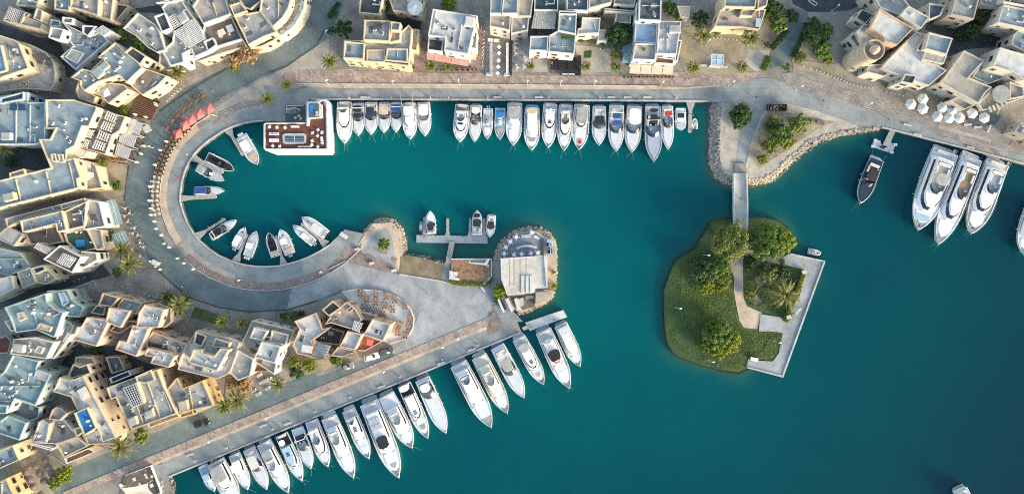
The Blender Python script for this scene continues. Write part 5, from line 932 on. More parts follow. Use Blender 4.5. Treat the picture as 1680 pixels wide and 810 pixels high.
def console(label, t, st, bw, w, n=2, ttop='white', floor='deckgrey', bowpad=None, aft=None, hull='white', dark=None, motors=None, name='open_boat', group=None, tt=(.32,.52,.55), lines=False, hat=(.75,)):
    b = Boat(label, t, st, bw, w, hull=hull, deck=floor, name=name, group=group, rail=False, lines=lines, fend=2); zb = b.dk(.4)
    b.coaming('cockpit', .05, .9, .86, zb-.02, .2, floor=floor, nose=.4, mar=.16, th_=.1)
    m = MB(); m.box((.46*b.L, 0, zb+.5), (1.1, .9, 1.0)); m.box((.50*b.L, 0, zb+1.15), (.06, .85, .5), tilt=(-.4, 'Y'), mi=0); m.build('helm_console', M['white' if not dark else dark], b.th)
    b.seats(.34, zb, dark or 'cushion', .4)
    if ttop: b.top('t_top', tt[0], tt[1], tt[2], zb+2.0, ttop, nose=.05, tail=.02)
    if bowpad: b.slab('bow_cushion', .62, .86, .6, .06, .26, bowpad, nose=.2, mar=.25)
    if aft: b.slab('aft_sun_pad', .07, .24, .72, .05, .35, aft)
    if n: b.motors(n, motors)
    b.hatches(hat, sz=.4); return b
def tender(label, t, st, bw, w, tube_='rubber', floor='deckgrey', name='dinghy', me=OUTK):
    k = TILES[t][2]; a, e = TW(t, st, -.8), TW(t, bw, -.8); d = e-a; L_ = d.length; W_ = w/k*S; th = thing(name, label, 'dinghy', (a.x, a.y, WL), math.atan2(d.y, d.x)); r_ = W_*.13; y = W_/2-r_
    m = MB(); m.tube([(0,-y,.35),(L_*.6,-y,.38),(L_*.82,-y*.75,.45),(L_*.95,-y*.25,.5),(L_*.95,y*.25,.5),(L_*.82,y*.75,.45),(L_*.6,y,.38),(0,y,.35)], r_, 9); m.build('side_tube', M[tube_], th, smooth=True)
    m = MB(); m.prism([(0,-y),(L_*.6,-y),(L_*.85,-y*.6),(L_*.93,0),(L_*.85,y*.6),(L_*.6,y),(0,y)], .05, .3); m.build('floor', M[floor], th)
    m = MB(); m.box((L_*.38, 0, .5), (.35, y*1.6, .25)); m.box((L_*.55, 0, .6), (.4, .5, .6)); m.build('seat', M['canvas_white'], th); link('outboard_motor', me, th, (-.1, 0, .1)); return th

G_N = 'boats moored along the north quay'; G_S = 'yachts moored along the long southwest quay'; G_B = 'boats at the finger piers of the circular basin'; G_P = 'boats at the floating pontoon'; G_E = 'yachts at the northeast quay'
# north quay, from the floating restaurant eastwards
fly('white flybridge yacht with a split dark roof window, moored beside the floating restaurant', 'F1', (668,112), (672,392), 100, roofslots=0, f0=.14, f1=.3, c1=.66, group=G_N, back='woodlt'); 
express('white cruiser with black canvas covers, second from the floating restaurant', 'F1', (760,118), (760,338), 80, cov=(.10,.30,.66,'canvas_black'), cov2=(.34,.46,.62,'canvas_black'), group=G_N, hat=(.86,))
express('white cruiser with an off-centre navy cockpit cover, third from the floating restaurant', 'F1', (845,112), (845,330), 86, cov=(.17,.46,.58,'canvas_navy'), floor='woodlt', arch=False, group=G_N, hat=(.74,))
express('white cruiser with a tan bimini over the helm, fourth from the floating restaurant', 'F1', (935,115), (930,318), 80, cov=(.12,.42,.72,'canvas_tan'), hat=(.64,.80), arch=False, group=G_N)
express('white cruiser with a royal blue bimini, fifth from the floating restaurant', 'F1', (1015,112), (1010,315), 74, cov=(.10,.33,.76,'canvas_blue'), cov2=(.37,.45,.6,'canvas_navy'), hat=(.62,.80), group=G_N)
b = fly('white fishing yacht with two long outrigger poles, just before the last boat of its group', 'F1', (1100,118), (1106,362), 92, f0=.12, f1=.44, hard=(.14,.40,.62,'white'), glass='grey_gel', group=G_N, arch=False)
m = MB()
for sg in (-1, 1): m.tube([(b.L*.3, sg*b.W*.3, 3.5), (-b.L*.12, sg*b.W*.42, 7.5)], .05, 5)
m.build('outrigger', M['steel'], b.th)
express('white boat with a white wheelhouse roof, just west of the gap in the row', 'F2', (60,112), (70,340), 86, hard=(.14,.42,.66,'white'), glass='canvas_grey', plat='wooddk', arch=False, group=G_N, w1=.56)
fly('white yacht with a brown stern deck, first after the gap along the north quay', 'F2', (318,130), (300,380), 95, plat='teak', back='teak', f0=.2, f1=.48, cover=(.50,.56,.42,'canvas_navy'), c1=.76, group=G_N, hat=())
express('white cruiser with a round cream helm roof and dark helm seats, second after the gap', 'F2', (410,132), (397,378), 80, hard=(.08,.26,.6,'cream_gel'), floor='canvas_grey', w1=.48, hat=(.74,), seat='canvas_black', group=G_N)
console('slim white open boat with a grey console cover, third after the gap', 'F2', (490,152), (482,360), 65, ttop=None, n=2, motors=OUTB, bowpad='white', dark='canvas_grey', name='motor_boat', group=G_N)
b = console('bright blue open fishing boat with a lamp-white cowl, along the north quay', 'F2', (570,150), (566,364), 68, ttop='blue_gel', n=2, motors=OUTK, floor='paleblue', hull='paleblue', bowpad='canvas_grey', aft='blue_gel', tt=(.15,.34,.7), name='motor_boat', group=G_N)
fly('white yacht with a wide brown-grey cockpit cover, next to the bright blue open boat', 'F2', (668,120), (655,402), 100, cover=(.10,.40,.68,'canvas_grey'), flyd=False, arch=False, c0=.08, c1=.62, glass='white', group=G_N, hat=(.84,))
fly('white yacht carrying a blue-grey dinghy across its stern', 'F2', (782,150), (778,436), 100, tender='paleblue', flyd=False, arch=False, c0=.1, c1=.7, glass='cream_gel', cover=(.04,.16,.72,'canvas_tan'), pad=(.68,.79,.46,'canvas_grey'), group=G_N, hat=(.84,))
fly('white yacht with three roof vents and black curved windshield, beside the stern-dinghy yacht', 'F2', (903,126), (888,418), 95, plat='deckgrey', flyd=False, roofslots=3, f0=.12, f1=.36, c1=.60, group=G_N, hat=(.80,), arch=True)
fly('white yacht with a tan flybridge floor and broad black windshield', 'F2', (1005,132), (992,438), 92, fl='canvas_tan', f0=.14, f1=.46, c1=.70, group=G_N, arch=False, hat=(.88,))
fly('large white yacht with a grey cabin roof and a red mark on its foredeck', 'F3', (60,132), (40,430), 106, cover=(.08,.44,.62,'canvas_grey'), flyd=False, arch=False, c0=.07, c1=.54, pad=(.74,.88,.36,'canvas_tan'), group=G_N, hat=(.94,)).bx('foredeck_mark', .82, 0, 1.0, .8, .21, .24, 'canvas_red')
express('white cruiser with a single dark grey cockpit cover and rounded bow', 'F3', (175,140), (172,402), 90, cov=(.26,.48,.66,'canvas_black'), floor='white', w1=.52, hat=(.62,.74), arch=False, plat='canvas_grey', group=G_N)
express('white cruiser with two royal blue cockpit covers, beside the white-topped cruiser', 'F3', (290,132), (284,442), 100, cov=(.18,.31,.56,'canvas_blue'), cov2=(.35,.45,.58,'canvas_blue'), w1=.55, hat=(.77,), group=G_N, floor='white')
express('white cruiser with a long white hardtop and thin maroon edge line', 'F3', (410,138), (388,448), 105, hard=(.08,.42,.66,'white'), w1=.54, hat=(.76,), group=G_N, rim='canvas_tan', arch=False)
express('longest silver-grey cruiser with a black open cockpit, near the east end of the north quay', 'F3', (530,140), (535,512), 108, hull='silver_gel', deck='silver_gel', floor='canvas_black', seat='cushion', plat='silver_gel', cov=(.06,.13,.5,'canvas_black'), w0=.14, w1=.50, hat=(.82,), group=G_N, rim='silver_gel', cov2=(.17,.32,.46,'canvas_black'))
express('white cruiser with a bright red cockpit cover', 'F3', (628,138), (630,432), 76, cov=(.13,.25,.6,'canvas_red'), w1=.44, hat=(.76,), group=G_N, arch=False)
b = Boat('small square-bowed white boat with one black hatch cover, beside the finger pier', 'F3', (718,150), (718,300), 68, p=5, full=.55, name='motor_boat', group=G_N, lines=False, rail=False); b.platform(.07); b.slab('cabin_top', .2, .62, .72, 0, .5, 'white', nose=.1); b.bx('hatch', .34, 0, 1.4, 2.0, .5, .58, 'canvas_black'); b.slab('foredeck', .66, .95, .7, 0, .2, 'deckgrey')
tender('little white tender behind the finger pier at the end of the north quay', 'F3', (808,290), (808,220), 42, 'canvas_white', 'paleblue')
# southwest quay from the island end
fly('cream-windowed white yacht at the outermost berth against the white pontoon', 'G4', (890,130), (1018,408), 92, flyd=False, arch=False, cover=(.06,.22,.66,'deckgrey'), c1=.74, c0=.05, glass='grey_gel', group=G_S, hat=(.88,), lines=False)
fly('large white yacht with a black roof panel and red stripe, second from the white pontoon', 'G4', (775,170), (948,550), 112, plat='grey_gel', hard=(.12,.2,.5,'grey_gel'), cover=(.32,.50,.60,'canvas_black'), flyd=False, arch=False, c0=.16, c1=.6, glass='canvas_red', group=G_S, pad=(.7,.8,.4,'white'), hat=(.86,))
fly('small white yacht with three roof slots and a tan foredeck hatch', 'G4', (612,218), (778,526), 95, plat='white', cover=(.12,.28,.6,'canvas_grey'), flyd=False, roofslots=3, f1=.44, c1=.68, group=G_S, pad=(.74,.82,.36,'canvas_tan'), hat=(.9,), arch=False)
express('white cruiser with a grey arched cockpit roof, fourth from the white pontoon', 'G4', (470,275), (648,614), 100, hard=(.24,.46,.62,'canvas_grey'), hat=(.80,), group=G_S, pad=None, floor='white')
fly('cream-coloured yacht with a plain cream flybridge, between two white ones', 'G4', (348,338), (538,716), 110, hull='cream_gel', deck='cream_gel', body='cream_gel', fl='cream_gel', glass='cream_gel', f0=.24, f1=.52, group=G_S, hat=(), rim='cream_gel', plat='cream_gel', arch=False, back='cream_gel')
fly('big white yacht with a grey cockpit and wide white foredeck, last before the open berth', 'G4', (212,388), (432,808), 122, plat='silver_gel', fl='grey_gel', f0=.16, f1=.34, c1=.62, c0=.1, glass='white', group=G_S, pad=(.84,.92,.5,'canvas_grey'), hat=(.80,), arch=False)
express('white cruiser with a pale blue foredeck pad, first west of the open berth', 'G5', (862,84), (1022,442), 104, hard=(.08,.22,.6,'white'), floor='canvas_grey', w0=.05, w1=.30, pad=(.6,.7,.4,'paleblue'), hat=(.86,), group=G_S, arch=False)
fly('white yacht with three roof slots and grey foredeck pad, second west of open berth', 'G5', (742,122), (902,476), 95, roofslots=3, flyd=False, f1=.44, c1=.66, c0=.2, cover=(.0,.1,.66,'white'), pad=(.74,.83,.4,'canvas_grey'), hat=(.88,), group=G_S, arch=False, back='canvas_black')
fly('broad white fishing yacht with a pale wheelhouse and a pointed pulpit', 'G5', (622,190), (798,540), 118, flyd=True, fl='cream_gel', glass='white', f0=.3, f1=.56, c0=.24, c1=.74, plat='silver_gel', back='white', group=G_S, hat=(.88,), arch=False)
b = fly('largest white yacht of the southwest quay with grey roof panels and a black sunroof', 'G5', (510,240), (712,734), 132, plat='silver_gel', flyd=False, arch=False, cover=(.42,.58,.52,'canvas_black'), c0=.12, c1=.68, glass='grey_gel', group=G_S, hat=(.90,), pad=(.80,.86,.3,'canvas_grey'))
for i in range(2):
    for j in range(3): b.bx('roof_panel', .22+i*.085, (j-1)*.36, 1.55, 1.0, 2.05, 2.16, 'silver_gel')
fly('white yacht with four roof slots and a dark-edged foredeck tray', 'G5', (372,290), (512,612), 94, roofslots=4, flyd=True, f0=.14, f1=.30, c1=.62, fl='canvas_grey', plat='white', group=G_S, pad=(.74,.88,.44,'white'), hat=(), arch=False, glass='white')
fly('white yacht with a wide pale flybridge and two black foredeck hatches', 'G5', (242,336), (412,736), 110, tender='white', fl='cream_gel', f0=.2, f1=.46, c1=.66, glass='cream_gel', group=G_S, hat=(.80,.84), arch=False)
fly('white yacht with a slanted flybridge seat and black wraparound windshield', 'I6', (1100,235), (1235,592), 108, f0=.16, f1=.5, c1=.74, fl='deckgrey', group=G_S, plat='silver_gel', hat=(.86,))
express('white cruiser with dark navy cockpit upholstery and a white arch across', 'I6', (988,295), (1102,607), 100, floor='canvas_navy', seat='canvas_navy', w0=.14, w1=.50, hat=(.86,), group=G_S)
fly('dark-sterned yacht with a pale blue cabin roof and three slots', 'I6', (865,345), (1034,702), 104, hull='white', plat='black', back='black', body='paleblue', roofslots=3, f0=.06, f1=.34, cover=(.08,.2,.4,'white'), flyd=False, c0=.24, c1=.72, group=G_S, hat=(.88,), arch=False)
fly('white yacht with a grey stern awning and square flybridge hatch', 'I6', (728,405), (928,792), 122, plat='deckgrey', cover=(.16,.30,.6,'canvas_grey'), fl='white', f0=.3, f1=.55, c1=.68, c0=.14, glass='white', group=G_S, hat=(.9,), arch=False)
express('white cruiser with a cream square cockpit cover', 'I6', (610,455), (758,767), 104, cov=(.16,.46,.66,'canvas_white'), w1=.5, hat=(.86,), group=G_S, arch=False)
fly('small white yacht with a pale helm roof, third from the shaded terrace end', 'I6', (495,500), (608,772), 96, hard=(.2,.42,.6,'white'), flyd=False, f0=.1, f1=.3, c1=.6, glass='white', group=G_S, hat=(.82,), plat='silver_gel', arch=False)
fly('big white yacht with a large brown-grey cabin roof, second from the shaded terrace end', 'I6', (352,555), (520,880), 150, plat='canvas_grey', cover=(.10,.42,.66,'canvas_grey'), flyd=False, c0=.08, c1=.66, group=G_S, arch=False, hat=(.84,))
b = fly('old pale blue working boat with two long poles, at the end by the shaded terrace', 'I6', (245,590), (345,785), 84, hull='paleblue', deck='paleblue', body='paleblue', flyd=False, c0=.3, c1=.66, glass='paleblue', group=G_S, hat=(), plat='paleblue', arch=False, back='paleblue')
m = MB(); m.tube([(b.L*.3, b.W*.3, 2.5), (-.5, b.W*1.3, 3.2)], .05, 5); m.tube([(b.L*.36, b.W*.3, 2.5), (.6, b.W*1.5, 3.2)], .05, 5); m.build('pole', M['rope'], b.th)
# circular basin
console('white centre console boat with three outboards and red seats, near the red parasols', 'B2', (628,335), (740,528), 82, n=3, motors=OUTW, ttop='white', tt=(.22,.5,.66), bowpad='canvas_tan', group=G_B)
console('white-rimmed open boat with black seats, on the north side of the angled double pier', 'B2', (398,472), (584,564), 68, n=0, ttop=None, dark='canvas_black', floor='canvas_black', bowpad='canvas_black', aft='canvas_black', group=G_B)
express('grey open boat with a dark helm seat, south side of the angled pier', 'B2', (335,540), (518,633), 64, hull='silver_gel', deck='deckgrey', floor='silver_gel', cov=(.1,.36,.7,'canvas_grey'), w1=.5, seat='canvas_black', arch=False, group=G_B, lines=False, hat=())
express('white boat with a bright blue cockpit cover, beside the straight timber pier', 'B2', (316,700), (522,698), 54, cov=(.06,.46,.74,'canvas_blue'), w1=.5, arch=False, group=G_B, lines=False, hat=(.76,))
express('white boat with a black glass-roofed cockpit, alone beside the western lower pier', 'C2', (345,278), (520,165), 58, cov=(.2,.46,.6,'darkglass'), floor='canvas_black', seat='canvas_black', w1=.55, hat=(.74,), group=G_B, lines=False)
console('small white console boat with twin outboards and a long white awning', 'C2', (505,350), (574,212), 56, n=2, ttop='white', tt=(.12,.6,.66), motors=OUTB, group=G_B)
console('white console boat with three white outboards and grey bow deck, on the southwest finger pier', 'C2', (588,408), (648,238), 66, n=3, motors=OUTW, ttop='white', tt=(.3,.54,.6), group=G_B, bowpad='deckgrey')
console('dark-decked open boat with a tan stern pad, at the bottom of the basin', 'C2', (776,408), (728,248), 66, n=0, ttop=None, floor='canvas_black', dark='canvas_black', aft='canvas_tan', group=G_B)
console('white console boat with a tan aft pad and twin motors, beside the dark-decked boat', 'C2', (872,392), (808,226), 74, n=2, motors=OUTB, ttop='white', tt=(.4,.62,.56), aft='canvas_tan', group=G_B)
console('slim white console boat with a pulpit, on the basin side of the southeast pier', 'C2', (1030,318), (892,200), 58, n=2, motors=OUTB, ttop='white', tt=(.3,.5,.6), bowpad='white', group=G_B)
console('white console boat with a big pale T-top, on the quay side of the southeast pier', 'C2', (1112,262), (952,146), 72, n=2, motors=OUTK, ttop='canvas_white', tt=(.18,.52,.7), group=G_B)
# pontoon boats
express('white boat with a dark cockpit hatch, moored at the west finger of the white pontoon', 'G1', (680,216), (668,62), 62, cov=(.14,.42,.62,'canvas_black'), w1=.46, arch=False, hat=(), group=G_P, lines=False)
tender('pale grey dinghy tied outside the west finger of the pontoon', 'G1', (612,200), (611,132), 32, 'rubber', 'deckgrey')
express('white boat with two dark canopies, between the two east fingers of the pontoon', 'G1', (983,228), (983,58), 64, cov=(.34,.58,.74,'canvas_black'), cov2=(.70,.86,.6,'canvas_black'), w1=.60, arch=False, hat=(), group=G_P, lines=False)
express('white boat with one dark cockpit, bow towards the deck terrace, at the pontoon end', 'G1', (1080,92), (1066,242), 58, cov=(.3,.52,.62,'canvas_black'), w1=.58, arch=False, hat=(), group=G_P, lines=False)
# northeast quay
express('dark navy open tender with pale sun pads, alone near the floating raft', 'I4', (132,272), (30,520), 84, hull='navy_gel', deck='navy_gel', rim='silver_gel', floor='canvas_black', seat='cushion', pad=(.70,.80,.5,'cushion'), plat='silver_gel', w0=.1, w1=.56, cov=(.24,.5,.56,'canvas_black'), arch=False, hat=(), group=G_E)
fly('broad white motor yacht with twin-level grey upper deck, westernmost of the three', 'I4', (505,232), (342,668), 148, fl='canvas_grey', f0=.14, f1=.56, c0=.1, c1=.78, group=G_E, plat='silver_gel', hard=(.30,.44,.5,'canvas_grey'), pad=(.8,.88,.5,'paleblue'), hat=(.94,), arch=False, body='white')
fly('long white motor yacht with brown-floored flybridge, middle of the three', 'I4', (650,265), (452,748), 122, fl='teak', f0=.12, f1=.50, c0=.08, c1=.74, tender='white', group=G_E, pad=(.62,.68,.5,'canvas_tan'), hat=(.82,), arch=False, plat='silver_gel')
fly('white motor yacht with dark-glazed wheelhouse and grey foredeck, easternmost of the three', 'I4', (795,292), (636,688), 130, fl='grey_gel', f0=.12, f1=.46, c0=.1, c1=.72, deck='canvas_grey', group=G_E, pad=(.78,.88,.5,'white'), hat=(.92,), arch=False, plat='silver_gel')
fly('white yacht mostly cut off by the eastern edge of the picture', 'P', (1704,334), (1677,418), 36, group=G_E, lines=False)
tender('small white runabout moored off the corner of the island jetty', 'I1', (995,290), (1080,306), 42, 'canvas_white', 'canvas_white')
fly('white boat stern entering the picture at the bottom edge', 'P', (1576,803), (1612,880), 24, group=G_E, lines=False)
# ---------------------------------------------------------------- vegetation
LM = {'green': leaf_mat('leaf_green', [(.050,.105,.020),(.105,.180,.030),(.175,.250,.045)]), 'dark': leaf_mat('leaf_dark', [(0.028,0.063,0.021),(0.052,0.105,0.032),(0.079,0.131,0.038)]),
      'olive': leaf_mat('leaf_olive', [(.095,.130,.030),(.175,.215,.050),(.27,.29,.075)]), 'yellow': leaf_mat('leaf_yellow', [(.10,.14,.012),(.19,.23,.02),(.31,.33,.03)]),
      'orange': leaf_mat('leaf_blossom', [(0.189,0.121,0.054),(0.40,0.23,0.11),(0.50,0.36,0.22)]), 'palm': leaf_mat('palm_frond', [(.085,.115,.025),(.17,.195,.045),(.28,.28,.085)]), 'palmdry': leaf_mat('palm_frond_pale', [(.10,.11,.03),(.19,.19,.06),(.30,.27,.10)]),
      'palmdk': leaf_mat('palm_frond_dark', [(0.041,0.068,0.030),(0.081,0.115,0.047),(0.121,0.155,0.068)])}
M['bark'] = mat('bark', (.17,.12,.08), var=.3, sc=3); M['palmbark'] = mat('palm_bark', (.22,.16,.10), var=.35, sc=4)
def leaf_quad(vs, fs, p, nrm, s_, rr):
    u = nrm.cross(Vector((rr.uniform(-1, 1), rr.uniform(-1, 1), rr.uniform(-1, 1))))
    if u.length < 1e-3: u = Vector((1, 0, 0))
    u.normalize(); v = nrm.cross(u).normalized(); i = len(vs); a = s_*rr.uniform(.7, 1.3); b = a*rr.uniform(.45, .75)
    vs += [p-u*a, p-v*b+nrm*.1*a, p+u*a, p+v*b+nrm*.1*a]; fs.append((i, i+1, i+2, i+3))
CROWNS = {}
def crown_mesh(key, r_, n, leaf, seed, flat=.72, lobes=16):
    """leaf clumps on uneven lobes; n leaf faces spread over the lobes' shells"""
    k = (key, r_, n, leaf, seed, flat, lobes)
    if k in CROWNS: return CROWNS[k]
    rr = random.Random(seed); vs = []; fs = []; L_ = []
    for i in range(lobes):
        a = i*2.399+rr.uniform(-.3, .3); q = math.sqrt((i+.5)/lobes)*.80*r_*rr.uniform(.8, 1.12); hz = flat*r_*(1-.75*(q/r_)**2)*rr.uniform(.5, 1.12); L_.append((Vector((q*math.cos(a), q*math.sin(a), hz)), r_*rr.uniform(.13, .27)))
    for i in range(n):
        c, lr = L_[rr.randrange(lobes)]; d = Vector((rr.gauss(0, 1), rr.gauss(0, 1), rr.gauss(.35, 1))).normalized(); p = c+d*lr*rr.uniform(.55, 1.08)
        nr = (d+Vector((rr.uniform(-.35, .35), rr.uniform(-.35, .35), rr.uniform(-.15, .4)))).normalized(); leaf_quad(vs, fs, p, nr, leaf, rr)
    me = bpy.data.meshes.new('crown'); me.from_pydata(vs, [], fs); me.materials.append(LM[key]); CROWNS[k] = me; return me
TRUNKS = {}
def trunk_mesh(r_, h, seed=0):
    k = (round(r_, 1), round(h, 1))
    if k in TRUNKS: return TRUNKS[k]
    rr = random.Random(seed); m = MB(); m.tube([(0, 0, -.3), (.05*r_, 0, h*.5), (0, .04*r_, h)], .06*r_+.08, 7, 0, .04*r_+.05)
    for i in range(6):
        a = i*1.05+rr.random(); e = Vector((math.cos(a)*r_*.6, math.sin(a)*r_*.6, h+r_*.35)); m.tube([(0, 0, h*.75), (e.x*.4, e.y*.4, h+r_*.1), e], .03*r_+.04, 5, 0, .03)
    me = bpy.data.meshes.new('trunk'); me.from_pydata(m.v, [], m.f); me.materials.append(M['bark']); TRUNKS[k] = me; return me
def tree(px, rpx, key, label, h=None, seed=None, name='tree', cat='tree', group='broadleaf trees around the marina', dens=1.0, sx=1, rz=None, leaf=None, z0=0):
    r_ = rpx*S*(1.12 if rpx > 20 else 1.22); h = h if h is not None else r_*.6; seed = R.randrange(4) if seed is None else seed; rq = round(r_*2)/2 or .5
    n = int(min(6500, 260*rq*rq+300)*dens); lf = leaf or (.16 if rq < 1.6 else .20 if rq < 3.2 else .27); p = W(px[0], px[1], h+r_*.5)
    t = thing(name, label, cat, (p.x, p.y, z0), rz if rz is not None else R.random()*6.28, group)
    c = link('crown', crown_mesh(key, rq, n, lf, seed, lobes=12 if rq < 2 else 26 if rq < 4 else 46), t, (0, 0, h)); k = r_/rq; c.scale = (k*sx, k/sx if sx != 1 else k, k)
    link('trunk', trunk_mesh(rq, h+.1, seed), t); return t
PALMS = {}
def frond_crown(key, r_, n, seed, droop=.5):
    k = (key, r_, n, seed)
    if k in PALMS: return PALMS[k]
    rr = random.Random(seed); vs = []; fs = []
    for i in range(n):
        a = i*2.399+rr.uniform(-.2, .2); lay = i/n; ln = r_*rr.uniform(.82, 1.1)*(1-.28*(1-lay)); el = math.radians(72*(1-lay)**1.3-8*lay+rr.uniform(-8, 8)); pts = []; p = Vector((0, 0, .12*(1-lay))); seg = 9
        d2 = Vector((math.cos(a), math.sin(a), 0)); e = el
        for s_ in range(seg+1): pts.append(p.copy()); p = p+(d2*math.cos(e)+Vector((0, 0, math.sin(e))))*(ln/seg); e -= droop*1.5/seg*(.6+s_/seg)
        sd = Vector((-d2.y, d2.x, 0))
        i0 = len(vs)
        for s_, q in enumerate(pts):
            w_ = .035*(1-s_/seg)+.008; vs += [q-sd*w_, q+sd*w_]
        fs += [(i0+2*s_, i0+2*s_+1, i0+2*s_+3, i0+2*s_+2) for s_ in range(seg)]
        for s_ in range(1, seg*2+1):
            f = s_/(seg*2+.0); j = min(seg-1, int(f*seg)); q = pts[j].lerp(pts[j+1], f*seg-j); t_ = (pts[j+1]-pts[j]).normalized(); wl = ln*.24*.8*math.sin(min(1, f*1.1+.12)*math.pi*.86+.25)*rr.uniform(.8, 1.15)
            for sg in (-1, 1):
                o = (sd*sg*.7+t_*1.0+Vector((0, 0, -.22+rr.uniform(-.2, .12)))).normalized()*wl; b = t_*.085*r_**.5; i1 = len(vs); vs += [q-b, q+b, q+o+b*.25, q+o-b*.1]; fs.append((i1, i1+1, i1+2, i1+3))
    me = bpy.data.meshes.new('crown'); me.from_pydata(vs, [], fs); me.materials.append(LM[key]); PALMS[k] = me; return me
def ptrunk(h):
    k = ('p', round(h, 1))
    if k in TRUNKS: return TRUNKS[k]
    m = MB(); m.tube([(0, 0, -.3)]+[(.04*math.sin(i), .04*math.cos(i*1.3), h*i/6) for i in range(1, 7)], .26, 8, 0, .18); m.loft([[Vector((q*math.cos(a*.785), q*math.sin(a*.785), z)) for a in range(8)] for q, z in ((.2, h-.6), (.42, h-.25), (.3, h+.15))])
    me = bpy.data.meshes.new('trunk'); me.from_pydata(m.v, [], m.f); me.materials.append(M['palmbark']); TRUNKS[k] = me; return me
def palm(px, rpx, label, key='palm', h=None, n=46, group='date palms around the marina', name='palm_tree', droop=.62, z0=0, at=None):
    r_ = rpx*S*1.32; h = h if h is not None else r_*1.2+.5; rq = max(1.0, round(r_*2)/2); p = at or W(px[0], px[1], h); t = thing(name, label, 'palm tree', (p.x, p.y, z0), R.random()*6.28, group); sd = R.randrange(3)
    c = link('crown', frond_crown(key, rq, n, sd, droop), t, (0, 0, h)); c.scale = (r_/rq,)*3; link('trunk', ptrunk(h), t); return t
pp = [('P',(541,101),15,'palm with pale arching fronds at the northwest corner of the arcaded house','palmdry'),('P',(290,118),17,'palm in front of the lattice-roofed house on the ring road','palmdry'),('C1',(810,285),17,'palm by the smaller glass roof, upper one of the street pair','palmdry'),('C1',(855,375),19,'larger palm below the upper one of the street pair by the glass roof','palmdry'),
 ('C1',(1100,600),14,'dark palm at the northern street edge by the stepped white houses','palmdk'),('D2',(215,160),18,'bushy palm beside the small lawn','palm'),('D2',(135,110),13,'palm half hidden behind the bushy palm near the small lawn','palmdk'),('D2',(505,272),14,'palm at the east end of the small lawn','palm'),('D2',(638,285),14,'palm at the northwest corner of the cube-roofed house','palmdry'),
 ('D2',(875,685),14,'palm beside the white-table yard at the lower street','palmdry'),('E2',(545,195),15,'lower palm of the pair by the amber sunlit house','palm'),('E2',(640,150),19,'taller pale palm of the pair by the amber sunlit house','palmdry'),('E1',(940,445),20,'palm with long drooping fronds at the foot of the tan house','palmdry'),('A5',(540,240),15,'thin pale palm in the soil garden near the kiosk','palmdry'),
 ('A5',(860,255),17,'palm with spiky pale fronds in front of the teal-roofed cream house','palmdry'),('A5',(475,447),12,'round green palm just west of the white kiosk','palm'),('A5',(800,445),11,'small pale palm east of the white kiosk','palmdry'),('A4',(735,440),9,'palm at the east side of the black lounge','palm'),('A4',(365,440),8,'palm between the white sofa terrace and the black lounge','palm'),
 ('A4',(935,445),10,'palm nearest the beige awnings','palm'),('A4',(930,372),9,'palm beside the grey-green awning','palm'),('A3',(755,437),10,'palm under the west end of the pink awning','palm'),('A3',(866,442),8,'smaller palm under the middle of the pink awning','palm'),('A2',(852,562),10,'palm on the pale paving near the brick patch of the ring road','palm'),
 ('A2',(720,657),11,'palm in the middle of the quay junction near the floating restaurant','palm'),('I1',(845,580),25,'big pale spreading palm beside the clipped hedge on the island','palmdry'),('I1',(370,450),12,'palm rising out of the western thicket on the island','palm'),('I2',(420,490),11,'grey-green palm inside the southern thicket on the island','palm'),('I3',(322,110),10,'dark palm above the round bush at the head of the spit','palmdk'),
 ('B1',(30,262),13,'palm in the dark courtyard at the western edge','palmdry'),('B1',(150,250),12,'dark palm in the courtyard, east of the pale one','palmdk'),('D2',(975,245),13,'dark low palm by the street north of the peach villa','palmdk'),('I3',(530,190),11,'pale palm at the north end of the bushes on the spit','palmdry'),('D2',(930,240),9,'small dark palm beside the low one north of the peach villa','palmdk'),
 ('A3',(640,448),4,'tiny palm at the southeast corner of the arcaded house','palm')]
for t, p, r_, lab, key in pp:
    isl_ = t in ('I1','I2'); q = PX(t, p); small = r_ < 13; palm(q, r_, lab, key, h=(2.2 if small else 5.5 if r_ < 18 else 6.0), z0=-.25 if isl_ else 0, n=34 if small else 30)
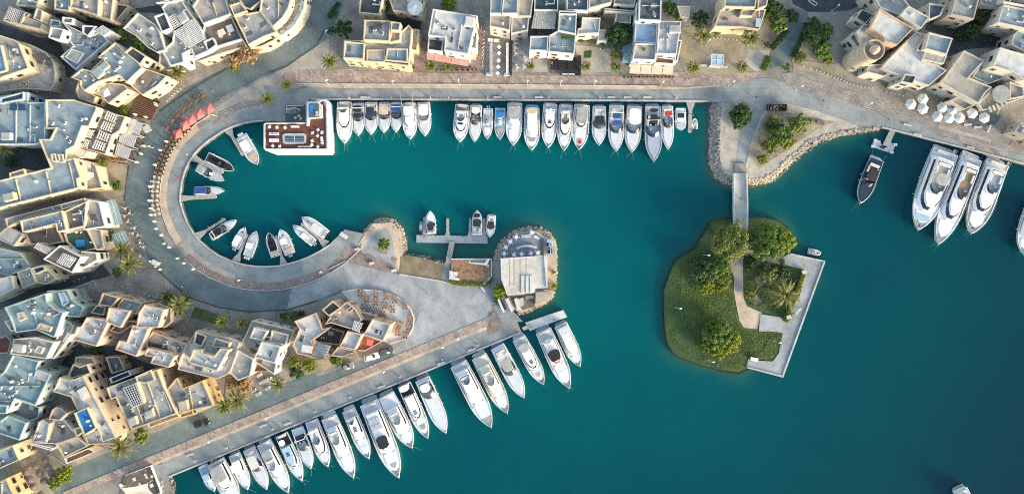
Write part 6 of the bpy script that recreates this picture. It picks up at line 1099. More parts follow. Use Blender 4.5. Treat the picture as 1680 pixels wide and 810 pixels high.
tt = [('A1',(790,240),13,'green','western of two green trees behind the blue-roofed corner house'),('A1',(925,272),15,'green','eastern of two green trees behind the blue-roofed corner house'),('A2',(590,350),17,'orange','orange blossoming tree at the foot of the curved corner building'),('A2',(500,395),12,'orange','smaller orange blossom tree beside the sunlit wall'),('A2',(510,445),8,'yellow','bright yellow-green bush at the ring road edge'),
 ('A2',(345,215),8,'olive','shrub on the garden terrace of the ridge-roofed house'),('A2',(200,10),7,'green','green tree at the top edge behind the lattice roof'),('A3',(175,190),14,'dark','dark round tree beside the arcaded house'),('A3',(875,22),13,'yellow','yellow-green tree behind the pink-awning house'),('A3',(465,30),7,'green','bush behind the yellow-walled house'),('A4',(955,235),20,'dark','big dark tree between the north row and the awning house'),('A4',(1000,190),12,'olive','olive top of the tree group beside the awning house'),
 ('A5',(325,60),12,'dark','dark tree beside the small cream shed'),('A5',(385,115),9,'yellow','yellow bush in front of the small cream shed'),('A5',(525,125),14,'dark','dark tree in the soil garden east of the shed'),('A5',(630,205),8,'olive','low olive bush at the cream house wall'),('A6',(200,70),17,'dark','large dark tree at the corner of the teal-roofed house'),('A6',(230,160),15,'green','green tree in front of the large dark tree by the path'),('A6',(325,110),11,'dark','dark tree on the path edge by the roundabout'),
 ('A6',(470,230),17,'dark','western dark tree of the clump across the path'),('A6',(540,210),15,'green','eastern green tree of the clump across the path'),('A6',(520,330),15,'green','southern green tree of the clump across the path'),('A6',(560,400),8,'olive','olive bush below the clump across the path'),('A6',(460,160),12,'dark','northern dark tree of the clump across the path'),('A6',(385,380),9,'olive','olive bush at the start of the bollard row'),('A6',(290,450),7,'green','small bush beside the path mouth at the promenade'),('A6',(160,300),6,'dark','small dark bush on the west edge of the path'),
 ('A7',(870,100),15,'dark','tree in the dark garden between the grey-roofed houses'),('A7',(800,215),13,'dark','low tree in the dark garden above the beige-roofed house'),('A7',(720,230),10,'dark','bush at the west of the dark garden'),('I3',(575,290),19,'green','large green bush in the middle of the spit'),('I3',(690,215),15,'olive','olive bush on the east side of the spit'),('I3',(610,330),13,'yellow','yellow-green bush at the sunlit side of the spit thicket'),('I3',(500,370),13,'olive','lower green bush on the spit near its tip'),('I3',(760,195),7,'yellow','small yellow bush at the eastern end of the spit thicket'),('I3',(450,450),8,'olive','small bush nearest the footbridge on the spit'),('I3',(530,230),14,'dark','dark bush behind the pale palm on the spit'),
 ('I3',(308,160),18,'dark','round dark bush under the palm at the head of the spit'),('I3',(295,220),8,'dark','dark tail of the round bush beside the spit path'),('I1',(495,235),33,'olive','big olive tree at the island end of the footbridge'),('I1',(740,225),32,'green','big bright green tree at the northern tip of the island'),('I1',(830,230),20,'yellow','yellow-green crown painting the sunlit side of the northern island tree'),('I1',(300,420),23,'dark','dark bush under the palm in the western thicket'),('I1',(410,425),20,'green','green bush east of the palm in the western thicket'),('I1',(320,530),13,'yellow','yellow-green bush at the south of the western thicket'),('I1',(430,520),10,'yellow','small yellow-green bush beside the island path'),  # yellow crown paints sunlight on the east side of the northern tree
 ('I2',(400,440),27,'green','green tree forming the southern thicket of the island'),('I2',(480,480),19,'yellow','yellow leaves painting the sunlit side of the southern thicket'),('I2',(410,550),13,'yellow','yellow bush on the south edge of the southern thicket'),('I2',(310,510),12,'green','green bush on the west side of the southern thicket'),('I1',(620,360),12,'dark','dark shrub in the lawn by the path bend near the trees'),('I1',(740,440),14,'olive','grey-green shrub behind the big pale palm'),('I1',(830,440),12,'dark','dark shrub between the pale palm and the jetty'),('I1',(620,570),10,'olive','sparse olive shrub beside the straight island path'),  # yellow crown paints the sunlit side of the southern green tree
 ('E1',(1100,365),12,'olive','orange-green tree between the street and the solar-lattice house'),('E1',(500,660),13,'yellow','yellow tree on the palm terrace, upper one'),('E1',(430,725),11,'olive','yellow-green tree on the palm terrace, lower one'),('D2',(1085,565),11,'yellow','bright yellow bush beside the peach villa'),('D2',(1000,610),11,'dark','dark bush by the street below the peach villa'),('G3',(290,520),11,'green','green bush in front of the villa lattice roof'),('D2',(650,690),13,'orange','pale orange blossoming tree behind the white-table yard'),('D2',(575,680),11,'orange','smaller orange blossom tree by the amber house'),('D2',(980,545),11,'olive','olive shrub in the villa side yard'),
 ('G2',(405,600),11,'yellow','yellow-green bush at the corner of the round platform cafe'),('G2',(390,660),6,'green','green bush below the yellow one at the platform cafe'),('B1',(775,505),8,'green','bright green round bush on the brown forecourt'),('B1',(690,345),8,'olive','climbing bush by the forecourt pavilion'),('B1',(810,20),8,'olive','olive bush north of the slatted pavilion'),('C1',(720,190),9,'green','bush between the two glass roofs'),('C1',(780,430),8,'green','dark bush at the foot of the street palm pair'),('C1',(690,315),7,'dark','dark bush at the white end wall'),('A1',(820,735),8,'olive','olive bush beside the brown timber garden'),('A1',(1030,655),6,'dark','dark bush at the ring road edge of the timber garden'),
 ('G1',(365,285),9,'green','round green bush in the middle of the planted mound'),('G2',(760,470),4,'yellow','small yellow shrub on the east side of the platform cafe'),('G2',(765,565),5,'yellow','yellow shrub at the southeast corner of the platform cafe'),('A4',(395,210),4,'orange','orange potted shrub at the timber canopy'),('A4',(770,265),6,'olive','garden bush in the court of the annexe'),('A4',(700,262),5,'dark','dark bush at the annexe wall'),('A4',(840,290),7,'green','green bush south of the annexe'),
 ('A4',(498,420),4,'orange','russet shrub row at the west side of the black lounge'),('D1',(640,230),9,'dark','dark shrub in the lane behind the stepped white house'),('A3',(110,90),6,'dark','bush at the terrace fence west of the yellow-walled house'),('A3',(95,205),7,'dark','dark bush in the terrace corner by the street lamp'),('B1',(60,345),9,'dark','dark bush in the courtyard at the western edge'),('D2',(250,120),8,'dark','dark bush behind the bushy palm'),('E1',(220,25),5,'dark','dark bush below the teal wall')]
for t, p, r_, key, lab in tt:
    isl_ = t in ('I1','I2'); bush = any(w_ in lab for w_ in ('bush','shrub','tail','thicket'))
    tree(PX(t, p), r_, key, lab, h=(.5 if bush else 2.4 if r_ > 25 else None), name='bush' if bush else 'tree', cat='bush' if bush else 'tree', z0=-.25 if isl_ else 0, dens=1.15, group='bushes around the marina' if bush else 'broadleaf trees around the marina')
def hedge(label, t, pts, w_, h, key, n, z0=0, name='hedge'):
    q = [TW(t, p, h*.6) for p in pts]; c = sum(q, Vector())/len(q); th = thing(name, label, 'hedge', (c.x, c.y, z0)); vs = []; fs = []; rr = random.Random(len(label)); Ls = [(b-a).length for a, b in zip(q[:-1], q[1:])]
    for _ in range(n):
        k = rr.choices(range(len(Ls)), Ls)[0]; a, b = q[k], q[k+1]; d = (b-a).normalized(); sd = Vector((-d.y, d.x, 0)); f = rr.random(); u = rr.uniform(-1, 1); z = h*rr.uniform(.15, 1)
        if rr.random() < .6: z = h*rr.uniform(.85, 1.06)
        p = a.lerp(b, f)+sd*u*w_/2*(1+.15*math.sin(f*20)); nr = Vector((sd.x*u+rr.uniform(-.4, .4), sd.y*u+rr.uniform(-.4, .4), .4+rr.random())).normalized(); leaf_quad(vs, fs, Vector((p.x-c.x, p.y-c.y, z)), nr, .17, rr)
    me = bpy.data.meshes.new('foliage'); me.from_pydata(vs, [], fs); me.materials.append(LM[key]); link('foliage', me, th)
    m = MB(); m.tube([(p.x-c.x, p.y-c.y, .15) for p in q], .1, 5); m.build('stem', M['bark'], th); return th
hedge('clipped bright green hedge between the island lawn and the jetty', 'I1', [(965,450),(925,560),(865,705)], 1.3, 1.0, 'yellow', 2600, -.2)
hedge('dark end of the clipped island hedge beside the ramp', 'I1', [(880,690),(845,760)], 2.0, .9, 'green', 900, -.2)
hedge('clipped green hedge along the top of the island lawn', 'I1', [(825,345),(830,380)], 1.2, .9, 'green', 500, -.2)
hedge('green planting along the street side of the brown deck terrace', 'G1', [(800,535),(900,548),(1000,552),(1040,548)], 1.5, .8, 'olive', 1700)
hedge('planting at the corner steps of the brown deck terrace', 'G1', [(1040,548),(1085,515)], 1.3, .9, 'green', 700)
hedge('long dark hedge on the west side of the north path', 'A6', [(285,205),(240,265),(190,325)], 1.8, 1.3, 'dark', 2200)
hedge('dark hedge on the east side of the north path', 'A6', [(425,160),(385,260),(325,380)], 1.6, 1.3, 'dark', 2200)
hedge('short hedge at the promenade mouth of the north path', 'A6', [(170,380),(130,465)], 2.2, 1.2, 'green', 1400)
hedge('dark low hedge east of the annexe court', 'A4', [(680,262),(770,265)], 1.4, .9, 'olive', 700)
hedge('low green hedge along the cubicle-roof house and street', 'D2', [(890,235),(960,225),(1050,215)], 1.6, .8, 'dark', 1200)
hedge('shaded hedge strip by the grey rail of the terrace at the northwest street', 'A3', [(80,120),(110,60),(150,20)], 1.2, .9, 'dark', 900)
hedge('climbing green wall between the sunlit wall and the glass roofs', 'C1', [(690,150),(740,230)], 1.2, 2.2, 'green', 900)
hedge('red-brown creeper along the slatted pavilion', 'B1', [(745,200),(700,290),(730,330),(860,340)], 1.0, 1.4, 'orange', 1000)
# island ground cover: uncountable low growth
def cover(label, poly, n, z, key, leaf=.2, hmax=.35):
    P_ = WP(poly, z); xs = [p.x for p in P_]; ys = [p.y for p in P_]; vs = []; fs = []; rr = random.Random(n); k = 0
    while k < n:
        x, y = rr.uniform(min(xs), max(xs)), rr.uniform(min(ys), max(ys))
        if not inside((x, y), P_): continue
        c = noise.noise((x*.35, y*.35, n)); 
        if c+rr.uniform(-.5, .5) < -.1: continue
        k += 1; leaf_quad(vs, fs, Vector((x, y, z+rr.random()*hmax*(1+max(0, c)*3))), Vector((rr.uniform(-.6, .6), rr.uniform(-.6, .6), 1)).normalized(), leaf, rr)
    me = bpy.data.meshes.new('ground_cover'); me.from_pydata(vs, [], fs); me.materials.append(LM[key]); tag(link('ground_cover', me), label, 'ground cover', kind='stuff')
wild = Zs('I1', [(150,500),(250,540),(480,530),(505,600),(530,760),(560,810)])+Zs('I2', [(600,400),(830,425),(815,540),(765,610),(640,585),(580,650),(540,680),(440,660),(330,600),(180,420),(140,280)])
cover('wild low growth over the southwest of the island', wild, 9000, -.2, 'green', .14, .2); cover('pale grass tufts over the southwest of the island', wild, 2200, -.2, 'olive', .12, .2)
cover('clipped grass on the western shore of the island', [(1150,395),(1160,440),(1116,470),(1112,560),(1190,606),(1222,608),(1150,597),(1100,565),(1093,500),(1100,450)], 3500, -.25, 'green', .12, .12)
cover('dark tufts on the fenced island lawn', Zs('I1', [(575,330),(820,380),(960,430),(850,720),(790,710),(600,640),(572,560)]), 4200, -.2, 'dark', .16, .3)
cover('dry weeds on the spit', [(1245,200),(1300,190),(1330,205),(1290,255),(1240,275)], 1500, 0, 'olive', .14, .2)
# ---------------------------------------------------------------- floating restaurant, platforms, piers, bridge, furniture
def at(t, p, z=0): return TW(t, p, z)
def ang(t, a, b): u = TW(t, b)-TW(t, a); return math.atan2(u.y, u.x)
# L-shaped floating restaurant
c = at('F1', (350,340)); FR = thing('floating_restaurant', 'white L-shaped floating restaurant with red-brown roof deck and a long skylight', 'restaurant', (c.x, c.y, WL)); o_ = FR.location
zr = 4.2
outer = TP('F1', [(130,262),(142,250),(415,246),(415,110),(425,104),(470,104),(500,92),(545,94),(565,104),(574,122),(580,290),(582,440),(570,453),(195,453),(140,432),(130,415)], 2.2)
dk = TP('F1', [(138,262),(150,256),(432,262),(436,222),(525,222),(525,150),(505,108),(530,110),(543,150),(540,280),(540,412),(535,420),(150,418),(136,405)], zr)
m = MB(); m.prism(outer, WL-.8, 2.1); m.build('hull', M['white'], FR, org=o_)
base = ccw(TP('F1', [(132,258),(142,250),(418,246),(418,112),(430,106),(500,106),(512,97),(545,100),(556,120),(558,290),(560,425),(550,428),(145,428),(132,412)], zr+.5)); ib = offset(base, .35); n = len(base)
m = MB(); m.add([(p[0],p[1],2.0) for p in base]+[(p[0],p[1],zr+.5) for p in base]+[(p[0],p[1],zr+.5) for p in ib]+[(p[0],p[1],zr-.1) for p in ib], [(k*n+i,k*n+(i+1)%n,(k+1)*n+(i+1)%n,(k+1)*n+i) for k in range(3) for i in range(n)]); m.build('wall', M['chalk'], FR, org=o_)
m = MB(); m.sheet(ib, zr); m.build('roof_deck', M['reddeck'], FR, org=o_)
sk = TP('F1', [(258,330),(275,320),(400,320),(414,330),(412,382),(398,390),(275,390),(260,382)], zr+.25); m = MB(); a = ccw(sk); b = offset(a, .6); n = 8
m.add([(p[0],p[1],zr) for p in a]+[(p[0],p[1],zr+.35) for p in a]+[(p[0],p[1],zr+.35) for p in b], [(k*n+i,k*n+(i+1)%n,(k+1)*n+(i+1)%n,(k+1)*n+i) for k in range(2) for i in range(n)]); fr_ = m.build('skylight', M['metalac'], FR, org=o_)
m = MB(); m.sheet(b, zr+.3); m.build('pane', M['poolT'], fr_, org=o_)
m = MB(); q0 = at('F1', (338,325), zr); q1 = at('F1', (338,386), zr); m.box(((q0.x+q1.x)/2, (q0.y+q1.y)/2, zr+.34), (.25, (q0-q1).length, .12)); q2 = at('F1', (268,355), zr); q3 = at('F1', (406,355), zr)
for yy in (338, 355, 372): q2 = at('F1', (266,yy), zr); q3 = at('F1', (408,yy), zr); m.box(((q2.x+q3.x)/2, q2.y, zr+.33), (q3.x-q2.x, .09, .08))
m.build('bar', M['metalac'], fr_, org=o_)
tb = ccw(TP('F1', [(424,120),(432,112),(498,112),(520,130),(522,216),(436,220),(430,266),(416,268)], zr+.9)); m = MB(); m.prism(tb, zr-.1, zr+.85); m.build('stair_house', M['chalk'], FR, org=o_)
m = MB(); m.prism(TP('F1', [(432,125),(440,120),(492,120),(498,128),(498,212),(434,214)], zr+1.0), zr+.8, zr+.95); sw_ = m.build('roof_window', M['rslate'], FR, org=o_)
m = MB(); m.prism(TP('F1', [(437,130),(462,128),(462,180),(437,182)], zr+1.0), zr+.9, zr+1.02); m.build('blue_panel', M['blue_gel'], FR, org=o_)
m = MB()
for xx, yy in ((485,180),(486,196)): p = at('F1', (xx,yy), zr+1); m.box((p.x, p.y, zr+1.1), (.7, .6, .3))
m.build('machine', M['metalac'], FR, org=o_)
m = MB(); m.prism(TP('F1', [(528,112),(545,106),(556,120),(558,425),(544,428),(543,150)], zr+.2), zr+.02, zr+.06); m.build('edge_deck', M['chalk'], FR, org=o_)
# generic furniture kinds -------------------------------------------------
def K_table(name, cat, topm, r_=.4, sq=True, h=.75, sx=1.0):
    def f():
        t = thing(name, '', cat, (0,0,0)); m = MB()
        if sq: m.box((0,0,h-.02), (2*r_*sx, 2*r_, .05))
        else: m.cyl((0,0,h-.04), r_, .05, 16)
        m.build('table_top', M[topm], t); m = MB(); m.cyl((0,0,.03), .05, h-.08, 8); m.build('leg', M['black'], t); m = MB(); m.cyl((0,0,0), .24, .03, 12); m.build('foot', M['black'], t); return t
    return Kind(f)
def K_chair(name, mt, legm='black', s_=.46):
    def f():
        t = thing(name, '', 'chair', (0,0,0)); m = MB(); m.box((0,0,.45), (s_,s_,.06)); m.build('seat', M[mt], t); m = MB(); m.box((-s_/2,0,.70), (.06,s_,.45), tilt=(-.12,'Y')); m.build('backrest', M[mt], t)
        for x in (-1,1):
            for y in (-1,1): m = MB(); m.box((x*.19,y*.19,.21), (.04,.04,.42)); m.build('leg', M[legm], t)
        return t
    return Kind(f)
def K_sofa(mt, frame, L_=1.6):
    def f():
        t = thing('outdoor_sofa', '', 'sofa', (0,0,0)); m = MB(); m.box((0,0,.18), (L_,.8,.3)); m.build('frame', M[frame], t); m = MB()
        m.box((-L_/4+.03,.05,.4), (L_/2-.1,.62,.16)); m.box((L_/4-.03,.05,.4), (L_/2-.1,.62,.16)); m.build('cushion', M[mt], t); m = MB(); m.box((0,-.34,.55), (L_,.14,.5)); m.build('backrest', M[mt], t); m = MB()
        for x in (-1,1): m.box((x*(L_/2-.06),0,.42), (.12,.8,.35))
        m.build('armrest', M[mt], t); return t
    return Kind(f)
def K_parasol(mt, w_, sides=6, h=2.6, pole='chalk', name='parasol'):
    def f():
        t = thing(name, '', 'parasol', (0,0,0)); m = MB(); n = sides; rg = [Vector((w_*math.cos(2*math.pi*(k+.5)/n), w_*math.sin(2*math.pi*(k+.5)/n), h-.85)) for k in range(n)]; top = Vector((0,0,h+.05))
        low = [v-Vector((0,0,.16)) for v in rg]; m.add(rg+[top], [(k,(k+1)%n,n) for k in range(n)]); m.add(rg+low, [(k,n+k,n+(k+1)%n,(k+1)%n) for k in range(n)]); m.add([v-Vector((0,0,.03)) for v in rg]+[top-Vector((0,0,.05))], [((k+1)%n,k,n) for k in range(n)])
        m.build('canopy', M[mt], t); m = MB(); m.cyl((0,0,0), .03, h+.12, 8); m.build('pole', M[pole], t); m = MB(); m.cyl((0,0,0), .3, .1, 14); m.build('base', M['rubber'], t)
        m = MB()
        for k in range(n): m.tube([top-Vector((0,0,.1)), rg[k]-Vector((0,0,.05))], .018, 4)
        m.build('rib', M['metalac'], t); return t
    return Kind(f)
def closed_parasol():
    t = thing('closed_parasol', '', 'parasol', (0,0,0)); m = MB(); rings = []
    for z, r_ in ((.95,.24),(1.1,.38),(1.8,.36),(2.4,.24),(2.9,.08)): rings.append([Vector(((r_*(1 if k%2 else .62))*math.cos(k*.5236), (r_*(1 if k%2 else .62))*math.sin(k*.5236), z)) for k in range(12)])
    m.loft(rings); m.build('canopy', M['canvas_white'], t); m = MB(); m.cyl((0,0,0), .03, 2.95, 8); m.build('pole', M['chalk'], t); m = MB(); m.cyl((0,0,0), .3, .1, 14); m.build('base', M['rubber'], t); return t
KP = Kind(closed_parasol); K_red = K_parasol('paras_red', 1.75, 4, 2.8, name='red_parasol'); K_hex = K_parasol('canvas_white', 1.75, 6, 2.9)
K_wt = K_table('cafe_table', 'table', 'orange', .45); K_wc = K_chair('cafe_chair', 'wooddk'); K_rt = K_table('cafe_table', 'table', 'awn', .45, False); K_sc = K_chair('cafe_chair', 'rtan'); K_bt = K_table('lounge_table', 'table', 'black', .55, True, .55, 1.5); K_bc = K_chair('lounge_chair', 'canvas_black', s_=.6)
K_wh = K_table('white_table', 'table', 'white', .5); K_whc = K_chair('white_chair', 'canvas_white', 'chalk'); K_ws = K_sofa('white', 'chalk'); K_or = K_chair('cafe_chair', 'terracotta'); K_ot = K_table('wooden_table', 'table', 'orange', .5, True, .75, 1.6)
def lamp():
    t = thing('street_lamp', '', 'street lamp', (0,0,0)); m = MB(); m.tube([(0,0,0),(0,0,3.9)], .07, 8, 0, .05); m.cyl((0,0,0), .14, .4, 10); m.build('post', M['chalk'], t)
    m = MB(); m.tube([(0,0,3.8),(.3,0,4.05),(.55,0,4.05)], .04, 6); m.build('arm', M['chalk'], t); m = MB(); m.loft([[Vector((.55+x*s_, y*s_, z)) for x, y in ((-.35,-.16),(.3,-.2),(.42,0),(.3,.2),(-.35,.16))] for s_, z in ((.8,3.95),(1,4.05),(.6,4.16))]); m.build('lamp_head', M['white'], t); return t
KL = Kind(lamp)
def bollard():
    t = thing('bollard', '', 'bollard', (0,0,0)); m = MB(); m.cyl((0,0,0), .13, .6, 10, 0, .11); m.build('post', M['chalk'], t); m = MB(); m.cyl((0,0,.6), .17, .2, 10, 0, .08); m.build('cap', M['chalk'], t); return t
KB = Kind(bollard)
def bench():
    t = thing('bench', '', 'bench', (0,0,0)); m = MB()
    for k in range(4): m.box((0,-.2+k*.14,.45), (2.4,.11,.06))
    m.build('seat', M['chalk'], t)
    for x in (-1,1): m = MB(); m.box((x*.95,0,.21), (.18,.5,.42)); m.build('leg', M['chalk'], t)
    return t
KBE = Kind(bench)
def cab():
    t = thing('service_pedestal', '', 'pedestal', (0,0,0)); m = MB(); m.box((0,0,.55), (.35,.3,1.1)); m.build('body', M['chalk'], t); m = MB(); m.box((0,0,1.14), (.45,.4,.1)); m.build('cap', M['metalac'], t); m = MB(); m.box((0,-.16,.6), (.2,.02,.3)); m.build('door', M['grey_gel'], t); return t
KC = Kind(cab)
def person_kind(shirt, legs_):
    def f():
        me = bpy.data.meshes.new('person'); V = [(0,0,.95),(0,0,1.2),(0,0,1.42),(0,0,1.52),(0,.01,1.66),(0,0,1.74),(-.09,0,.9),(-.10,.03,.5),(-.10,-.02,.08),(-.10,.10,.05),(.09,0,.9),(.10,-.08,.5),(.11,-.16,.10),(.11,-.05,.05),(-.19,0,1.4),(-.25,-.04,1.15),(-.24,.05,.92),(.19,0,1.4),(.25,.05,1.15),(.23,.14,.93)]
        E_ = [(0,1),(1,2),(2,3),(3,4),(4,5),(0,6),(6,7),(7,8),(8,9),(0,10),(10,11),(11,12),(12,13),(2,14),(14,15),(15,16),(2,17),(17,18),(18,19)]
        rad = [.15,.14,.13,.06,.10,.09,.10,.07,.05,.045,.10,.07,.05,.045,.07,.05,.04,.07,.05,.04]
        me.from_pydata(V, E_, []); o = bpy.data.objects.new('person', me); COL.objects.link(o); md = o.modifiers.new('skin', 'SKIN'); o.modifiers.new('sub', 'SUBSURF').levels = 1
        for i, sv_ in enumerate(me.skin_vertices[0].data): sv_.radius = (rad[i],)*2; sv_.use_root = (i == 0)
        dg = bpy.context.evaluated_depsgraph_get(); me2 = bpy.data.meshes.new_from_object(o.evaluated_get(dg)); bpy.data.objects.remove(o)
        for q in (M[shirt], M[legs_], M['skin'], M['black']): me2.materials.append(q)
        for p in me2.polygons:
            z = p.center.z; x = abs(p.center.x); p.material_index = 3 if (z > 1.68 or z < .08) else 2 if (z > 1.47 or (x > .2 and z < 1.12)) else 0 if z > .93 else 1
            p.use_smooth = True
        t = bpy.data.objects.new('person', me2); COL.objects.link(t); t['category'] = 'person'; return t
    return Kind(f)
M['skin'] = mat('skin', (.36,.20,.13), rough=.6)
PK = [person_kind('canvas_white', 'canvas_navy'), person_kind('canvas_red', 'canvas_black'), person_kind('canvas_black', 'canvas_grey'), person_kind('canvas_blue', 'canvas_black')]
# ---- red parasols, closed parasols, cafe tables around the ring
for i, (p, w_) in enumerate(zip([(203,320),(250,264),(292,228),(345,190),(410,155)], range(5))):
    q = at('B2', p, 2.6); K_red.put((q.x, q.y, 0), .35+.06*i, 'square red parasol, %s from the ring tables along the red row' % ORD[i], 'red parasols beside the ring road')
for i, p in enumerate([(148,290),(185,240),(218,205),(258,165),(300,135),(345,105),(385,78)]):
    q = at('B2', p); K_ot.put((q.x, q.y, 0), .9, 'wooden dining table north of the red parasols, %s from the ring tables' % ORD[i], 'wooden tables behind the red parasols')
    for s_ in (-1, 1):
        for e in (-1, 1): K_or.put((q.x+e*.45*math.cos(.9)-s_*.85*math.sin(.9), q.y+e*.45*math.sin(.9)+s_*.85*math.cos(.9), 0), .9-s_*1.57, 'brown chair at the %s wooden table north of the red parasols' % ORD[i], 'chairs at the wooden tables behind the red parasols')
# tables under the red parasols
ring = offline(E[5:17], 41)
def along(line, s_):
    L_ = [0]
    for a, b in zip(line[:-1], line[1:]): L_.append(L_[-1]+(Vector(b[:2])-Vector(a[:2])).length)
    s_ = min(s_, L_[-1]-1e-3); j = max(x for x in range(len(L_)) if L_[x] <= s_); j = min(j, len(line)-2); t = (s_-L_[j])/(L_[j+1]-L_[j]); a, b = Vector(line[j][:2]), Vector(line[j+1][:2]); p = a.lerp(b, t); d = (b-a).normalized(); return p, d
for i in range(22):
    p, d = along(ring, 12+i*7.6)
    for row in (0, 1):
        pp_ = p+Vector((d.y, -d.x))*(-4.2 if row else 3.6); q = W(pp_.x, pp_.y); a = math.atan2(-d.y, d.x)
        wood_ = i < 13; kt, kc = (K_wt, K_wc) if wood_ else (K_rt, K_sc)
        desc = ('square wooden' if wood_ else 'round pale'); rw = 'water-side' if row else 'road-side'; k_ = i if wood_ else i-13
        kt.put((q.x, q.y, 0), a, '%s table, %s in the %s row counting away from the red parasols' % (desc, ORD[k_], rw), 'cafe tables along the ring promenade')
        if wood_ or i % 2 == 0:
            for c_ in range(4):
                ca = a+c_*math.pi/2; K_ = kc; K_.put((q.x+.72*math.cos(ca), q.y+.72*math.sin(ca), 0), ca+math.pi, 'chair at the %s %s table in the %s row' % (ORD[k_], desc, rw), 'cafe chairs along the ring promenade')
cl = [('B2',(130,372)),('B2',(90,430)),('B2',(55,528)),('B2',(22,672)),('B2',(18,765)),('B1',(1100,205)),('B1',(985,600)),('B1',(1000,655)),('B1',(1000,698)),('B1',(1025,742)),('B1',(1035,790)),('C1',(1030,95)),('C1',(1035,145)),('C1',(1070,185)),('C1',(1090,242)),('C1',(1122,266)),('C2',(40,325)),('C2',(70,350)),('C2',(125,420)),('C2',(168,452)),('C2',(228,492))]
seen_ = []
k_ = 0
for t, p in cl:
    q0 = PX(t, p)
    if any((q0[0]-a)**2+(q0[1]-b)**2 < 30 for a, b in seen_): continue
    seen_.append(q0); q = W(q0[0], q0[1], 1.9); KP.put((q.x, q.y, 0), R.random()*6, 'closed white parasol, %s along the ring road after the red parasols' % ORD[k_], 'closed white parasols along the ring road'); k_ += 1
for i, p in enumerate([(955,240),(935,292),(905,347)]): q = at('B1', p, 1.9); KP.put((q.x, q.y, 0), i, 'closed white parasol in front of the slatted pavilion, %s from the north' % ORD[i], 'closed white parasols of the pavilion')
for i, p in enumerate([(940,225),(920,265),(905,300),(880,335),(950,175),(985,130)]):
    q = at('B1', p); K_wt.put((q.x, q.y, 0), .4, 'dark wooden table before the slatted pavilion, %s from the corner bench' % ORD[i], 'tables before the slatted pavilion')
    for c_ in range(2): K_wc.put((q.x+.75*(1-2*c_), q.y, 0), math.pi*(1-c_), 'dark chair at the %s pavilion table' % ORD[i], 'chairs before the slatted pavilion')
for i, p in enumerate([(850,250),(885,280),(860,310),(900,140),(925,185),(890,175),(940,235),(960,265),(940,325),(840,10),(870,40),(835,60),(860,95)]):
    q = at('C1', p); K_rt.put((q.x, q.y, 0), 0, 'round pale table outside the glass roofs, %s of the scatter' % ORD[i], 'round tables outside the glass roofs')
    for c_ in range(3): ca = c_*2.1+i; K_sc.put((q.x+.7*math.cos(ca), q.y+.7*math.sin(ca), 0), ca+math.pi, 'tan chair at the %s round table outside the glass roofs' % ORD[i], 'tan chairs outside the glass roofs')
for i, p in enumerate([(1000,358),(1060,412),(1035,395)]): q = at('C1', p, 1.9); KP.put((q.x, q.y, 0), i, 'closed white parasol by the road kiosk, %s from the palms' % ORD[i], 'closed white parasols by the road kiosk')
def boxkiosk(label, t, p, rz, d, z, mt, top, name='kiosk', cat='kiosk'):
    q = at(t, p); th = thing(name, label, cat, (q.x, q.y, 0), rz); m = MB(); m.box((0,0,z/2), (d[0],d[1],z)); m.build('body', M[mt], th); m = MB(); m.box((0,0,z+.05), (d[0]+.3,d[1]+.3,.1)); m.build('roof', M[top], th); m = MB(); m.box((0,-d[1]/2-.01,z*.65), (d[0]*.7,.04,z*.4)); m.build('hatch', M['pane'], th); return th
boxkiosk('small beige roadside kiosk by the palm pair', 'C1', (1050,368), -.5, (1.6,1.2), 2.0, 'sandw', 'canvas_white')
boxkiosk('white planter counter at the corner of the slatted pavilion', 'B1', (985,130), .5, (1.7,1.6), 1.0, 'chalk', 'chalk', 'counter', 'counter')
# timber garden beside blue-roofed corner house
c = at('A1', (960,690)); TG = thing('timber_garden', 'brown slatted timber terrace with rows of dark planks, beside the ring road', 'terrace', (c.x,c.y,0)); q = TP('A1', [(930,610),(1060,680),(1000,800),(850,760)], .3); m = MB(); m.prism(q, -.1, .25); m.build('floor', M['wooddk'], TG, org=TG.location); a,b_,c_,d_ = TP('A1', [(925,620),(1055,690),(1000,795),(860,750)], 2.6); m = MB()
for i in range(11): u0, u1 = i/11, (i+.35)/11; m.prism([a.lerp(d_,u0), a.lerp(d_,u1), b_.lerp(c_,u1), b_.lerp(c_,u0)], 2.5, 2.6)
for p in (a,b_,c_,d_): m.box((p.x,p.y,1.25), (.14,.14,2.5))
m.build('slats', M['wood'], TG, org=TG.location)
for i, p in enumerate([(900,762),(970,778),(1040,700),(1035,690)]): q = at('A1', p, 1.5); KP.put((q.x,q.y,0), i, 'closed white parasol at the timber terrace, %s from the bushes' % ORD[i], 'closed white parasols of the timber terrace')
